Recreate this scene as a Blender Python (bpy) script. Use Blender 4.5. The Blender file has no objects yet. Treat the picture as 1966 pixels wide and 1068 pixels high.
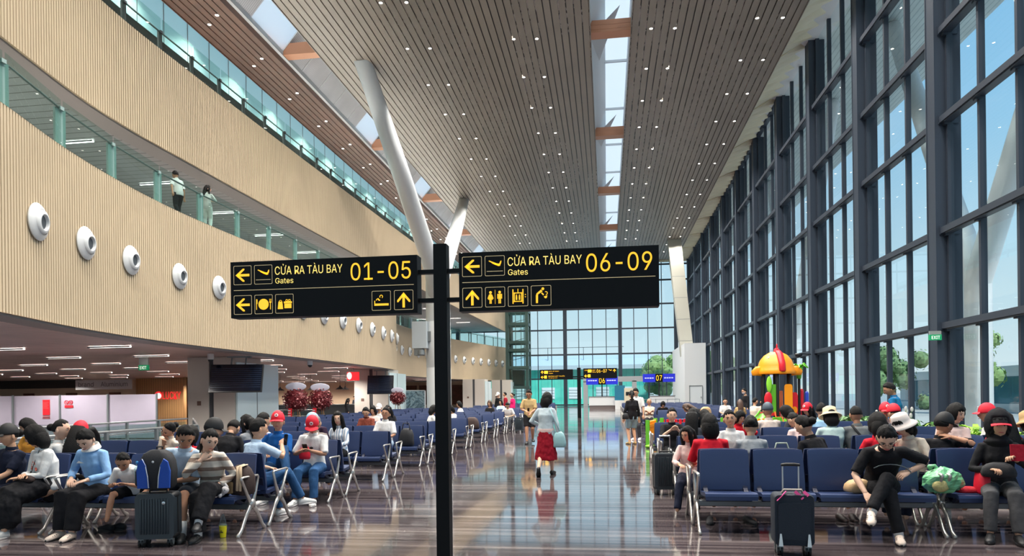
import bpy, math, random
from mathutils import Vector, Matrix, noise
R = math.radians
random.seed(7)
S = bpy.context.scene
COL = S.collection

# ------------------------------------------------------------------ camera, world, sun, exposure
YAW = R(7.8)
EYE = 1.6
F = 1330.0
cam_d = bpy.data.cameras.new('camera')
cam = bpy.data.objects.new('camera', cam_d)
COL.objects.link(cam)
cam.location = (0, 0, EYE)
cam.rotation_euler = (Matrix.Rotation(YAW, 3, 'Z') @ Matrix.Rotation(R(90), 3, 'X') @ Matrix.Rotation(R(-0.7), 3, 'Z')).to_euler()
cam_d.sensor_width = 36
cam_d.lens = F / 1966 * 36
cam_d.shift_y = 225 / 1966
cam_d.clip_end = 1000
cam_d.clip_start = 0.05
S.camera = cam

def srgb(r, g, b):
    def f(c):
        c /= 255
        return c / 12.92 if c <= .04045 else ((c + .055) / 1.055) ** 2.4
    return (f(r), f(g), f(b), 1)

world = bpy.data.worlds.new('sky')
S.world = world
world.use_nodes = True
nt = world.node_tree
nt.nodes.clear()
w_out = nt.nodes.new('ShaderNodeOutputWorld')
w_bg = nt.nodes.new('ShaderNodeBackground')
w_tc = nt.nodes.new('ShaderNodeTexCoord')
w_sx = nt.nodes.new('ShaderNodeSeparateXYZ')
w_cr = nt.nodes.new('ShaderNodeValToRGB')
w_ns = nt.nodes.new('ShaderNodeTexNoise')
w_mx = nt.nodes.new('ShaderNodeMixRGB')
w_mp = nt.nodes.new('ShaderNodeMapping')
e = w_cr.color_ramp.elements
e[0].position = 0.0; e[0].color = srgb(226, 240, 244)
e[1].position = 1.0; e[1].color = srgb(105, 175, 232)
for p_, c_ in ((.12, srgb(206, 233, 244)), (.3, srgb(164, 213, 244)), (.55, srgb(128, 194, 242))):
    el = e.new(p_); el.color = c_
w_ns.inputs['Scale'].default_value = 2.2
w_ns.inputs['Detail'].default_value = 6
w_mp.inputs['Scale'].default_value = (1, 1, 3)
w_r2 = nt.nodes.new('ShaderNodeValToRGB')
w_r2.color_ramp.elements[0].position = .52
w_r2.color_ramp.elements[1].position = .8
w_r2.color_ramp.elements[1].color = (.4, .4, .4, 1)
w_mx.inputs[2].default_value = srgb(232, 240, 245)
nt.links.new(w_tc.outputs['Generated'], w_sx.inputs[0])
nt.links.new(w_sx.outputs['Z'], w_cr.inputs[0])
nt.links.new(w_tc.outputs['Generated'], w_mp.inputs[0])
nt.links.new(w_mp.outputs[0], w_ns.inputs['Vector'])
nt.links.new(w_ns.outputs[0], w_r2.inputs[0])
nt.links.new(w_r2.outputs[0], w_mx.inputs[0])
nt.links.new(w_cr.outputs[0], w_mx.inputs[1])
nt.links.new(w_mx.outputs[0], w_bg.inputs[0])
nt.links.new(w_bg.outputs[0], w_out.inputs[0])
w_bg.inputs[1].default_value = 1.05

sun_d = bpy.data.lights.new('sun', 'SUN')
sun_d.energy = 4.0
sun_d.angle = R(3)
sun_d.color = (1, .96, .9)
sun = bpy.data.objects.new('sun', sun_d)
COL.objects.link(sun)
sun.rotation_euler = (R(34), R(20), 0)      # high sun on the window side: the roof keeps it off the floor

S.view_settings.view_transform = 'Standard'
S.view_settings.look = 'None'
S.view_settings.gamma = 1
S.view_settings.use_curve_mapping = False
S.view_settings.exposure = 0.0
S.cycles.max_bounces = 10
S.cycles.diffuse_bounces = 5
S.cycles.glossy_bounces = 4
S.cycles.transparent_max_bounces = 32
S.cycles.sample_clamp_indirect = 6
S.cycles.caustics_reflective = False
S.cycles.caustics_refractive = False

def area_lamp(name, loc, size, power, col=(1, .96, .9), rot=(0, 0, 0)):
    d = bpy.data.lights.new(name, 'AREA')
    d.shape = 'RECTANGLE'; d.size, d.size_y = size; d.energy = power; d.color = col
    o = bpy.data.objects.new(name, d); COL.objects.link(o)
    o.location = loc; o.rotation_euler = rot
    return o
def spot_lamp(name, loc, power, angle=110, col=(1, .95, .88), rad=.12):
    d = bpy.data.lights.new(name, 'SPOT')
    d.energy = power; d.spot_size = R(angle); d.spot_blend = .6; d.color = col; d.shadow_soft_size = rad
    o = bpy.data.objects.new(name, d); COL.objects.link(o)
    o.location = loc
    return o

# ------------------------------------------------------------------ pixel to place
CA, SA = math.cos(YAW), math.sin(YAW)
def ray(u, v=None):
    xc = (u - 983) / F
    hz = 759 - .0122 * (u - 983)
    return (-SA + xc * CA, CA + xc * SA, 0 if v is None else (hz - v) / F)
def atY(u, Y, v=None):
    a, b, c = ray(u, v); t = Y / b
    return Vector((a * t, Y, EYE + c * t))
def atX(u, X, v=None):
    a, b, c = ray(u, v); t = X / a
    return Vector((X, b * t, EYE + c * t))

# ------------------------------------------------------------------ materials
MATS = {}
def mat(name, col, rough=.6, metal=0.0, spec=.5, bump=0, bscale=60, emit=0, var=0, vscale=8, alpha=None, stretch=None, sheen=0, coat=0):
    if name in MATS: return MATS[name]
    m = bpy.data.materials.new(name); m.use_nodes = True
    n = m.node_tree; b = n.nodes['Principled BSDF']
    c = srgb(*col)
    b.inputs['Base Color'].default_value = c
    b.inputs['Roughness'].default_value = rough
    b.inputs['Metallic'].default_value = metal
    b.inputs['Specular IOR Level'].default_value = spec
    if sheen: b.inputs['Sheen Weight'].default_value = sheen
    if coat: b.inputs['Coat Weight'].default_value = coat; b.inputs['Coat Roughness'].default_value = .1
    if emit:
        b.inputs['Emission Color'].default_value = c
        b.inputs['Emission Strength'].default_value = emit
    if bump or var:
        tc = n.nodes.new('ShaderNodeTexCoord')
        mp = n.nodes.new('ShaderNodeMapping')
        if stretch: mp.inputs['Scale'].default_value = stretch
        n.links.new(tc.outputs['Object'], mp.inputs[0])
        if bump:
            ns = n.nodes.new('ShaderNodeTexNoise'); ns.inputs['Scale'].default_value = bscale; ns.inputs['Detail'].default_value = 3
            bp = n.nodes.new('ShaderNodeBump'); bp.inputs['Strength'].default_value = bump; bp.inputs['Distance'].default_value = .02
            n.links.new(mp.outputs[0], ns.inputs['Vector']); n.links.new(ns.outputs[0], bp.inputs['Height'])
            n.links.new(bp.outputs[0], b.inputs['Normal'])
        if var:
            ns = n.nodes.new('ShaderNodeTexNoise'); ns.inputs['Scale'].default_value = vscale; ns.inputs['Detail'].default_value = 4
            mx = n.nodes.new('ShaderNodeMixRGB'); mx.blend_type = 'MULTIPLY'; mx.inputs[0].default_value = 1
            mx.inputs[1].default_value = c
            rp = n.nodes.new('ShaderNodeValToRGB')
            rp.color_ramp.elements[0].position = .3; rp.color_ramp.elements[0].color = (1 - var,) * 3 + (1,)
            rp.color_ramp.elements[1].position = .7; rp.color_ramp.elements[1].color = (1, 1, 1, 1)
            n.links.new(mp.outputs[0], ns.inputs['Vector']); n.links.new(ns.outputs[0], rp.inputs[0])
            n.links.new(rp.outputs[0], mx.inputs[2]); n.links.new(mx.outputs[0], b.inputs['Base Color'])
    MATS[name] = m
    return m

def glass_mat(name, tint, refl=.9, rough=0.0, haze=0.0):
    m = bpy.data.materials.new(name); m.use_nodes = True
    n = m.node_tree; n.nodes.clear()
    o = n.nodes.new('ShaderNodeOutputMaterial')
    t = n.nodes.new('ShaderNodeBsdfTransparent'); t.inputs[0].default_value = srgb(*tint)
    g = n.nodes.new('ShaderNodeBsdfGlossy'); g.inputs['Roughness'].default_value = rough; g.inputs[0].default_value = (refl,) * 3 + (1,)
    lw = n.nodes.new('ShaderNodeLayerWeight'); lw.inputs[0].default_value = .5
    pw = n.nodes.new('ShaderNodeMath'); pw.operation = 'POWER'; pw.inputs[1].default_value = 5
    f = n.nodes.new('ShaderNodeMath'); f.operation = 'MULTIPLY_ADD'; f.inputs[1].default_value = .9; f.inputs[2].default_value = .05
    n.links.new(lw.outputs['Facing'], pw.inputs[0]); n.links.new(pw.outputs[0], f.inputs[0])
    mx = n.nodes.new('ShaderNodeMixShader')
    n.links.new(f.outputs[0], mx.inputs[0]); n.links.new(t.outputs[0], mx.inputs[1]); n.links.new(g.outputs[0], mx.inputs[2])
    last = mx
    if haze:
        d = n.nodes.new('ShaderNodeBsdfTranslucent'); d.inputs[0].default_value = srgb(*tint)
        d2 = n.nodes.new('ShaderNodeBsdfDiffuse'); d2.inputs[0].default_value = srgb(*tint)
        ad = n.nodes.new('ShaderNodeMixShader'); ad.inputs[0].default_value = .4
        n.links.new(d.outputs[0], ad.inputs[1]); n.links.new(d2.outputs[0], ad.inputs[2])
        m2 = n.nodes.new('ShaderNodeMixShader'); m2.inputs[0].default_value = haze
        n.links.new(mx.outputs[0], m2.inputs[1]); n.links.new(ad.outputs[0], m2.inputs[2])
        last = m2
    n.links.new(last.outputs[0], o.inputs[0])
    return m

def node_mat(name, rough=.5, metal=0):
    m = bpy.data.materials.new(name); m.use_nodes = True
    n = m.node_tree; b = n.nodes['Principled BSDF']
    b.inputs['Roughness'].default_value = rough; b.inputs['Metallic'].default_value = metal
    return m, n, b
def N(n, t, **kw):
    x = n.nodes.new(t)
    for k, v in kw.items(): setattr(x, k, v)
    return x
def ramp(n, src, stops):
    r = n.nodes.new('ShaderNodeValToRGB'); el = r.color_ramp.elements
    el[0].position, el[0].color = stops[0]
    el[1].position, el[1].color = stops[-1]
    for p_, c_ in stops[1:-1]:
        q = el.new(p_); q.color = c_
    n.links.new(src, r.inputs[0])
    return r.outputs[0]

# polished floor: rows of streaked porcelain tiles
def floor_mat():
    m, n, b = node_mat('polished_streaked_tile', .07)
    tc = N(n, 'ShaderNodeTexCoord')
    def noise_t(sc, scale, detail=4, off=(0, 0, 0)):
        mp = N(n, 'ShaderNodeMapping'); mp.inputs['Scale'].default_value = sc; mp.inputs['Location'].default_value = off
        ns = N(n, 'ShaderNodeTexNoise'); ns.inputs['Scale'].default_value = scale; ns.inputs['Detail'].default_value = detail
        n.links.new(tc.outputs['Object'], mp.inputs[0]); n.links.new(mp.outputs[0], ns.inputs['Vector'])
        return ns.outputs[0]
    fine = noise_t((.16, 5.5, 1), 1.6, 6)
    broad = noise_t((.05, 1.7, 1), 1.0, 3, (3, 7, 0))
    c1 = ramp(n, fine, [(.28, srgb(58, 53, 55)), (.45, srgb(94, 87, 89)), (.55, srgb(118, 110, 110)), (.75, srgb(168, 160, 156))])
    c2 = ramp(n, broad, [(.3, srgb(160, 152, 160)), (.5, srgb(215, 208, 212)), (.7, srgb(255, 250, 246))])
    mx = N(n, 'ShaderNodeMixRGB', blend_type='MULTIPLY'); mx.inputs[0].default_value = 1
    n.links.new(c1, mx.inputs[1]); n.links.new(c2, mx.inputs[2])
    br = N(n, 'ShaderNodeTexBrick')
    br.offset = .5; br.inputs['Scale'].default_value = 1; br.inputs['Brick Width'].default_value = 1.2; br.inputs['Row Height'].default_value = .6
    br.inputs['Mortar Size'].default_value = .004
    br.inputs['Color1'].default_value = (.72, .72, .72, 1); br.inputs['Color2'].default_value = (1.25, 1.22, 1.2, 1); br.inputs['Mortar'].default_value = (1.3, 1.3, 1.3, 1)
    br.inputs['Bias'].default_value = -.35
    n.links.new(tc.outputs['Object'], br.inputs['Vector'])
    m2 = N(n, 'ShaderNodeMixRGB', blend_type='MULTIPLY'); m2.inputs[0].default_value = .75
    n.links.new(mx.outputs[0], m2.inputs[1]); n.links.new(br.outputs[0], m2.inputs[2])
    n.links.new(m2.outputs[0], b.inputs['Base Color'])
    ro = ramp(n, noise_t((.4, .4, 1), 1.2), [(.35, (.05,) * 3 + (1,)), (.7, (.13,) * 3 + (1,))])
    n.links.new(ro, b.inputs['Roughness'])
    b.inputs['IOR'].default_value = 1.55
    b.inputs['Coat Weight'].default_value = .35; b.inputs['Coat Roughness'].default_value = .04
    return m

def stripe_mat(name, c1, c2, pitch, axis='X', duty=.88, rough=.5, metal=0, var=.2):
    m, n, b = node_mat(name, rough, metal)
    tc = N(n, 'ShaderNodeTexCoord'); sx = N(n, 'ShaderNodeSeparateXYZ')
    n.links.new(tc.outputs['Object'], sx.inputs[0])
    d = N(n, 'ShaderNodeMath', operation='DIVIDE'); d.inputs[1].default_value = pitch
    fr = N(n, 'ShaderNodeMath', operation='FRACT'); gt = N(n, 'ShaderNodeMath', operation='GREATER_THAN'); gt.inputs[1].default_value = duty
    n.links.new(sx.outputs[axis], d.inputs[0]); n.links.new(d.outputs[0], fr.inputs[0]); n.links.new(fr.outputs[0], gt.inputs[0])
    ns = N(n, 'ShaderNodeTexNoise'); ns.inputs['Scale'].default_value = .6
    n.links.new(tc.outputs['Object'], ns.inputs['Vector'])
    k = [1 - var, 1]
    a = srgb(*c1)
    vr = ramp(n, ns.outputs[0], [(.3, (a[0] * k[0], a[1] * k[0], a[2] * k[0], 1)), (.7, a)])
    mx = N(n, 'ShaderNodeMixRGB'); mx.inputs[2].default_value = srgb(*c2)
    n.links.new(gt.outputs[0], mx.inputs[0]); n.links.new(vr, mx.inputs[1]); n.links.new(mx.outputs[0], b.inputs['Base Color'])
    return m

# ------------------------------------------------------------------ mesh building
class MB:
    def __init__(s): s.v = []; s.f = []; s.m = []; s.mi = 0
    def face(s, idx): s.f.append(idx); s.m.append(s.mi)
    def quad(s, a, b, c, d):
        k = len(s.v); s.v += [tuple(a), tuple(b), tuple(c), tuple(d)]; s.face((k, k + 1, k + 2, k + 3))
    def poly(s, pts):
        k = len(s.v); s.v += [tuple(p) for p in pts]; s.face(tuple(range(k, k + len(pts))))
    def hexa(s, p):
        k = len(s.v); s.v += [tuple(q) for q in p]
        for f in ((0, 3, 2, 1), (4, 5, 6, 7), (0, 1, 5, 4), (1, 2, 6, 5), (2, 3, 7, 6), (3, 0, 4, 7)): s.face(tuple(k + i for i in f))
    def box(s, x0, x1, y0, y1, z0, z1):
        s.hexa([(x0, y0, z0), (x1, y0, z0), (x1, y1, z0), (x0, y1, z0), (x0, y0, z1), (x1, y0, z1), (x1, y1, z1), (x0, y1, z1)])
        return s
    def bar(s, p, q, w, h=None, side=(1, 0, 0)):
        h = w if h is None else h
        p, q = Vector(p), Vector(q); t = (q - p).normalized(); a = Vector(side)
        if abs(a.dot(t)) > .95: a = Vector((0, 1, 0)) if abs(t.y) < .9 else Vector((0, 0, 1))
        a = (a - t * a.dot(t)).normalized(); b = t.cross(a)
        a *= w / 2; b *= h / 2
        s.hexa([p - a - b, p + a - b, p + a + b, p - a + b, q - a - b, q + a - b, q + a + b, q - a + b])
        return s
    def loft(s, rings, cap=True, closed=True):
        k = len(s.v); n = len(rings[0])
        for r in rings: s.v += [tuple(p) for p in r]
        for i in range(len(rings) - 1):
            for j in range(n if closed else n - 1):
                j2 = (j + 1) % n
                s.face((k + i * n + j, k + i * n + j2, k + (i + 1) * n + j2, k + (i + 1) * n + j))
        if cap and closed:
            s.face(tuple(k + j for j in reversed(range(n))))
            e_ = k + (len(rings) - 1) * n
            s.face(tuple(e_ + j for j in range(n)))
        return s
    def tube(s, pts, rads, seg=10, side=(1, 0, 0), dome=True):
        pts = [Vector(p) for p in pts]
        rr = [(r, r) if not isinstance(r, (tuple, list)) else r for r in (rads if isinstance(rads, (list, tuple)) else [rads] * len(pts))]
        rings = []
        A0 = Vector(side)
        def ring(c, t, a, ra, rb):
            b = t.cross(a)
            return [c + a * (math.cos(2 * math.pi * j / seg) * ra) + b * (math.sin(2 * math.pi * j / seg) * rb) for j in range(seg)]
        fr = []
        for i, p in enumerate(pts):
            t = (pts[min(i + 1, len(pts) - 1)] - pts[max(i - 1, 0)])
            t = t.normalized() if t.length > 1e-9 else Vector((0, 0, 1))
            a = A0 - t * A0.dot(t)
            if a.length < .15: a = t.orthogonal()
            a.normalize(); A0 = a
            fr.append((p, t, a, rr[i][0], rr[i][1]))
        if dome:
            p, t, a, ra, rb = fr[0]; h = min(ra, rb)
            for q in (.25, .7): rings.append(ring(p - t * h * math.cos(math.asin(q)) * .8, t, a, ra * q, rb * q))
        for f_ in fr: rings.append(ring(*f_))
        if dome:
            p, t, a, ra, rb = fr[-1]; h = min(ra, rb)
            for q in (.7, .25): rings.append(ring(p + t * h * math.cos(math.asin(q)) * .8, t, a, ra * q, rb * q))
        return s.loft(rings)
    def ball(s, c, r, nu=12, nv=8, M=None):
        r = (r, r, r) if not isinstance(r, (tuple, list)) else r
        c = Vector(c); rings = []
        for i in range(nv + 1):
            th = math.pi * (i + .02) / (nv + .04)
            ring = []
            for j in range(nu):
                ph = 2 * math.pi * j / nu
                p = Vector((r[0] * math.sin(th) * math.cos(ph), r[1] * math.sin(th) * math.sin(ph), -r[2] * math.cos(th)))
                ring.append(c + (M @ p if M else p))
            rings.append(ring)
        return s.loft(rings)
    def lathe(s, prof, c=(0, 0, 0), axis=(0, 0, 1), seg=20, cap=False):
        c = Vector(c); z = Vector(axis).normalized(); x = z.orthogonal().normalized(); y = z.cross(x)
        return s.loft([[c + z * h + (x * math.cos(2 * math.pi * j / seg) + y * math.sin(2 * math.pi * j / seg)) * r for j in range(seg)] for r, h in prof], cap)
    def prism(s, pts2, fn, t0, t1):
        a = [Vector(fn(p[0], p[1], t0)) for p in pts2]; b = [Vector(fn(p[0], p[1], t1)) for p in pts2]
        return s.loft([a, b])
    def build(s, name, mats, parent=None, smooth=False, loc=None, fixn=False):
        me = bpy.data.meshes.new(name)
        me.from_pydata(s.v, [], s.f)
        for m_ in (mats if isinstance(mats, (list, tuple)) else [mats]): me.materials.append(m_)
        if any(s.m): me.polygons.foreach_set('material_index', s.m)
        if smooth: me.polygons.foreach_set('use_smooth', [True] * len(me.polygons))
        if fixn:
            import bmesh
            bm = bmesh.new(); bm.from_mesh(me); bmesh.ops.recalc_face_normals(bm, faces=bm.faces[:]); bm.to_mesh(me); bm.free()
        if smooth == 'auto':
            me.set_sharp_from_angle(angle=R(38))
        o = bpy.data.objects.new(name, me); COL.objects.link(o)
        if parent is not None: o.parent = parent
        if loc is not None: o.location = loc
        return o
    def join(s, o, M=None):
        k = len(s.v)
        s.v += [tuple(M @ Vector(p)) if M else p for p in o.v]
        s.f += [tuple(i + k for i in f) for f in o.f]; s.m += [x + s.mi for x in o.m]
        return s

def rrect(x0, x1, y0, y1, r, n=4):
    out = []
    for cx, cy, a in ((x1 - r, y1 - r, 0), (x0 + r, y1 - r, 90), (x0 + r, y0 + r, 180), (x1 - r, y0 + r, 270)):
        for i in range(n + 1): out.append((cx + r * math.cos(R(a + 90 * i / n)), cy + r * math.sin(R(a + 90 * i / n))))
    return out
def rbox(mb, x0, x1, y0, y1, z0, z1, r=.03, n=4, axis='z'):
    if axis == 'z': return mb.prism(rrect(x0, x1, y0, y1, r, n), lambda a, b, t: (a, b, t), z0, z1)
    if axis == 'y': return mb.prism(rrect(x0, x1, z0, z1, r, n), lambda a, b, t: (a, -t, b), -y1, -y0)
    return mb.prism(rrect(y0, y1, z0, z1, r, n), lambda a, b, t: (t, a, b), x0, x1)

def tag(o, label=None, cat=None, group=None, kind=None):
    if label: o['label'] = label
    if cat: o['category'] = cat
    if group: o['group'] = group
    if kind: o['kind'] = kind
    return o
def thing(name, label, cat, loc=(0, 0, 0), rz=0, group=None, kind=None):
    o = bpy.data.objects.new(name, None); COL.objects.link(o)
    o.empty_display_size = .1
    o.location = loc; o.rotation_euler = (0, 0, rz)
    return tag(o, label, cat, group, kind)
def struct(o, label=None, cat=None): return tag(o, label, cat, None, 'structure')
def copy_tree(o, parent=None):
    c = o.copy(); COL.objects.link(c)
    if parent is not None: c.parent = parent
    for ch in list(o.children): copy_tree(ch, c)
    return c
FONT = None
try: FONT = bpy.data.fonts.load(bpy.utils.resource_path('LOCAL') + '/datafiles/fonts/Inter.woff2')
except Exception: FONT = None
def text_mb(body, w, h, mb=None, fn=None, depth=.004, bold=0):
    """lettering as a mesh fitted in w x h; fn maps (x, y, t) to a place"""
    c = bpy.data.curves.new('lettering', 'FONT'); c.body = body
    if FONT: c.font = FONT
    c.fill_mode = 'FRONT'; c.resolution_u = 3
    c.offset = bold
    o = bpy.data.objects.new('lettering', c); COL.objects.link(o)
    dg = bpy.context.evaluated_depsgraph_get(); dg.update()
    me = bpy.data.meshes.new_from_object(o.evaluated_get(dg))
    vs = [v.co.copy() for v in me.vertices]; fs = [tuple(p.vertices) for p in me.polygons]
    bpy.data.objects.remove(o); bpy.data.curves.remove(c); bpy.data.meshes.remove(me)
    x0 = min(v.x for v in vs); x1 = max(v.x for v in vs); y0 = min(v.y for v in vs); y1 = max(v.y for v in vs)
    sx = w / (x1 - x0); sy = h / (y1 - y0) if h else sx
    mb = mb or MB(); k = len(mb.v)
    mb.v += [tuple(fn((v.x - x0) * sx, (v.y - y0) * sy, depth)) for v in vs]
    for f in fs: mb.face(tuple(i + k for i in f))
    return mb
ORD = 'zeroth first second third fourth fifth sixth seventh eighth ninth tenth eleventh twelfth thirteenth fourteenth fifteenth sixteenth seventeenth eighteenth nineteenth twentieth'.split()
# ================================================================== the building
ZC = 19.4                                   # hall ceiling
XW = 10.7                                   # right glass wall
YF = 95.0                                   # far glass wall
BAY = 6.95
m_floor = floor_mat()
m_slat = mat('ceiling_slat_taupe', (152, 142, 130), .45, spec=.4, var=.12, vscale=.5)
m_slatw = mat('ceiling_slat_brown', (108, 72, 54), .45, var=.2, vscale=.6)
m_dark = mat('dark_void', (22, 21, 22), .8)
m_batten = mat('pale_wood_batten', (202, 183, 154), .55, var=.12, vscale=.4)
m_groove = mat('batten_groove', (96, 80, 60), .8)
m_steel = mat('slate_painted_steel', (48, 57, 70), .45, spec=.4)
m_mull = mat('slate_mullion', (46, 54, 66), .45)
m_white = mat('white_paint', (212, 215, 216), .5)
m_soffit = mat('cream_soffit', (214, 202, 172), .5)
m_copper = mat('copper_panel', (196, 138, 104), .35, metal=.3)
m_chrome = mat('brushed_steel', (190, 192, 194), .28, metal=.9)
m_alu = mat('cast_aluminium', (196, 192, 186), .3, metal=.75)
m_grey = mat('grey_metal', (120, 126, 128), .45, metal=.4)
m_blackm = mat('black_metal', (20, 21, 24), .4)
m_glass = glass_mat('window_glass', (236, 247, 250))
m_rail = glass_mat('rail_glass', (206, 230, 225), .8, 0, .015)
m_teal = glass_mat('teal_glass', (150, 225, 220), .9, 0, .3)
m_frost = glass_mat('skylight_panel', (246, 248, 248), .4, .3, .93)
m_lamp = mat('lamp_white', (255, 248, 236), .5, emit=6)
m_line = mat('line_lamp', (255, 248, 240), .5, emit=9)
m_cove = mat('cove_lamp', (255, 178, 120), .5, emit=32)

# dark backing over the slats; light leaking through the gaps painted as bright patches
def void_mat():
    m, n, b = node_mat('void_over_slats', .35)
    tc = N(n, 'ShaderNodeTexCoord'); mp = N(n, 'ShaderNodeMapping'); mp.inputs['Scale'].default_value = (2.9, .9, 1)
    wn = N(n, 'ShaderNodeTexNoise'); wn.inputs['Scale'].default_value = 2.2; wn.inputs['Detail'].default_value = 2
    n.links.new(tc.outputs['Object'], mp.inputs[0]); n.links.new(mp.outputs[0], wn.inputs['Vector'])
    big = N(n, 'ShaderNodeTexNoise'); big.inputs['Scale'].default_value = .5
    m3 = N(n, 'ShaderNodeMapping'); m3.inputs['Scale'].default_value = (.9, .12, 1)
    n.links.new(tc.outputs['Object'], m3.inputs[0]); n.links.new(m3.outputs[0], big.inputs['Vector'])
    mul = N(n, 'ShaderNodeMath', operation='MULTIPLY')
    a = ramp(n, wn.outputs[0], [(.47, (0, 0, 0, 1)), (.52, (1, 1, 1, 1))]); c = ramp(n, big.outputs[0], [(.49, (0, 0, 0, 1)), (.54, (1, 1, 1, 1))])
    n.links.new(a, mul.inputs[0]); n.links.new(c, mul.inputs[1])
    mx = N(n, 'ShaderNodeMixRGB'); mx.inputs[1].default_value = srgb(24, 22, 21); mx.inputs[2].default_value = srgb(255, 252, 244)
    n.links.new(mul.outputs[0], mx.inputs[0]); n.links.new(mx.outputs[0], b.inputs['Base Color'])
    return m
m_void = void_mat()

# floor
mb = MB(); mb.quad((-80, -4, 0), (13, -4, 0), (13, 96, 0), (-80, 96, 0))
struct(mb.build('floor', m_floor), 'polished grey brown streaked tile floor of the hall', 'floor')

# slatted hall ceiling in three panels
def slat_ceiling(name, x0, x1, mt, label, pitch=.353, gap=.055):
    mb = MB()
    n = max(1, round((x1 - x0) / pitch)); p = (x1 - x0) / n
    for i in range(n):
        mb.box(x0 + i * p + gap / 2, x0 + (i + 1) * p - gap / 2, 0, YF - .6, ZC, ZC + .06)
    mb.mi = 1
    mb.quad((x0, 0, ZC + .085), (x0, YF - .6, ZC + .085), (x1, YF - .6, ZC + .085), (x1, 0, ZC + .085))
    mb.box(x0, x1, -.1, 0, ZC, ZC + .6)
    mb.mi = 0
    mb.box(x0 - .03, x0, 0, YF - .6, ZC - .04, ZC + .5); mb.box(x1, x1 + .03, 0, YF - .6, ZC - .04, ZC + .5)
    return struct(mb.build(name, [mt, m_void]), label, 'ceiling')
slat_ceiling('ceiling_right', 1.4, 9.32, m_slat, 'taupe slatted ceiling panel beside the right glass wall')
slat_ceiling('ceiling', -14.6, -.6, m_slat, 'wide taupe slatted ceiling panel over the hall middle')
slat_ceiling('ceiling_left', -19.4, -16.9, m_slatw, 'narrow reddish brown slatted ceiling strip over the top balcony')
mb = MB(); mb.box(-19.6, 11.5, -45, 0, ZC, ZC + .4)
struct(mb.build('ceiling_back', m_slat), 'taupe ceiling behind the viewer', 'ceiling')

# skylights between the panels
m_silver = stripe_mat('ribbed_silver_sheet', (222, 222, 224), (170, 170, 174), .12, 'Y', .8, .4, .2)
beamsY = [21.0 + 13.9 * i for i in range(6)]
mb = MB(); mb.quad((-.6, 0, ZC + .5), (-.6, YF - 1, ZC + .5), (.15, YF - 1, ZC + 2.1), (.15, 0, ZC + 2.1))
mb.quad((1.4, 0, ZC + .5), (1.4, 0, ZC + 2.1), (1.4, YF - 1, ZC + 2.1), (1.4, YF - 1, ZC + .5))
for i in range(14): mb.box(.1, 1.4, i * 6.95, i * 6.95 + .08, ZC + 1.95, ZC + 2.1)
for y0 in beamsY: # white gussets beside every cross beam
    mb.poly([(-.6, y0 + .6, ZC + .45), (.9, y0 + .6, ZC + 1.9), (-.5, y0 + 6.5, ZC + 1.2)])
struct(mb.build('skylight_lining', m_white), 'white sloped lining of the skylight over the aisle', 'skylight')
mb = MB(); mb.quad((0.1, 0, ZC + 2.1), (0.1, YF - 1, ZC + 2.1), (1.4, YF - 1, ZC + 2.1), (1.4, 0, ZC + 2.1))
struct(mb.build('window_30', m_frost), 'frosted skylight panes over the aisle', 'skylight')
for i, y0 in enumerate(beamsY):
    mb = MB(); mb.box(-.6, 1.4, y0 - .35, y0 + .35, ZC + .1, ZC + .7)
    for k in (.14, .36): mb.box(-.6, 1.4, y0 - .36, y0 + .36, ZC + .1 + k, ZC + .115 + k)
    struct(mb.build('ceiling_beam', m_copper), f'copper beam across the aisle skylight, {ORD[i+1]} from the viewer', 'beam')
    mb = MB(); mb.box(-16.9, -14.6, y0 - .3, y0 + .3, ZC + .3, ZC + .9)
    struct(mb.build('ceiling_beam', m_copper), f'copper beam across the left skylight, {ORD[i+1]} from the viewer', 'beam')
mb = MB(); y = 0
for y0 in beamsY + [YF - 1]:
    ya = min(y0 - 3.6, YF - 1) if y0 < YF - 1 else y0
    if ya > y:
        mb.quad((-16.9, y, ZC + .3), (-16.9, ya, ZC + .3), (-14.9, ya, ZC + 2.6), (-14.9, y, ZC + 2.6))
        q = y
        while q < ya: mb.mi = 1; mb.bar((-16.88, q, ZC + .33), (-14.9, q, ZC + 2.6), .06, .06, (0, 1, 0)); mb.mi = 0; q += 2.3
    y = y0 - .3
mb.quad((-14.6, 0, ZC + .5), (-14.9, 0, ZC + 2.6), (-14.9, YF - 1, ZC + 2.6), (-14.6, YF - 1, ZC + .5))
struct(mb.build('skylight_sheet', [m_silver, m_white]), 'ribbed silver sheet lining the left skylight', 'skylight')
mb = MB()
for y0 in beamsY: mb.quad((-16.9, y0 - 3.6, ZC + .35), (-16.9, y0 - .3, ZC + .35), (-14.9, y0 - .3, ZC + 2.65), (-14.9, y0 - 3.6, ZC + 2.65))
struct(mb.build('window_31', m_frost), 'frosted panes of the left skylight', 'skylight')
mb = MB(); mb.box(-16.74, -16.70, 0, YF - 1, ZC + .28, ZC + .52); mb.box(-16.9, -16.70, 0, YF - 1, ZC + .26, ZC + .3)
struct(mb.build('trim_5', m_white), 'white cove lip along the left skylight', 'trim')
for i in range(26):
    mb = MB(); mb.box(-16.86, -16.78, i * 3.6 + .3, i * 3.6 + 1.8, ZC + .34, ZC + .4)
    tag(mb.build('cove_light', m_cove), 'warm orange cove light strip along the left skylight edge', 'light', 'warm cove lights along the left skylight')

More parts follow.
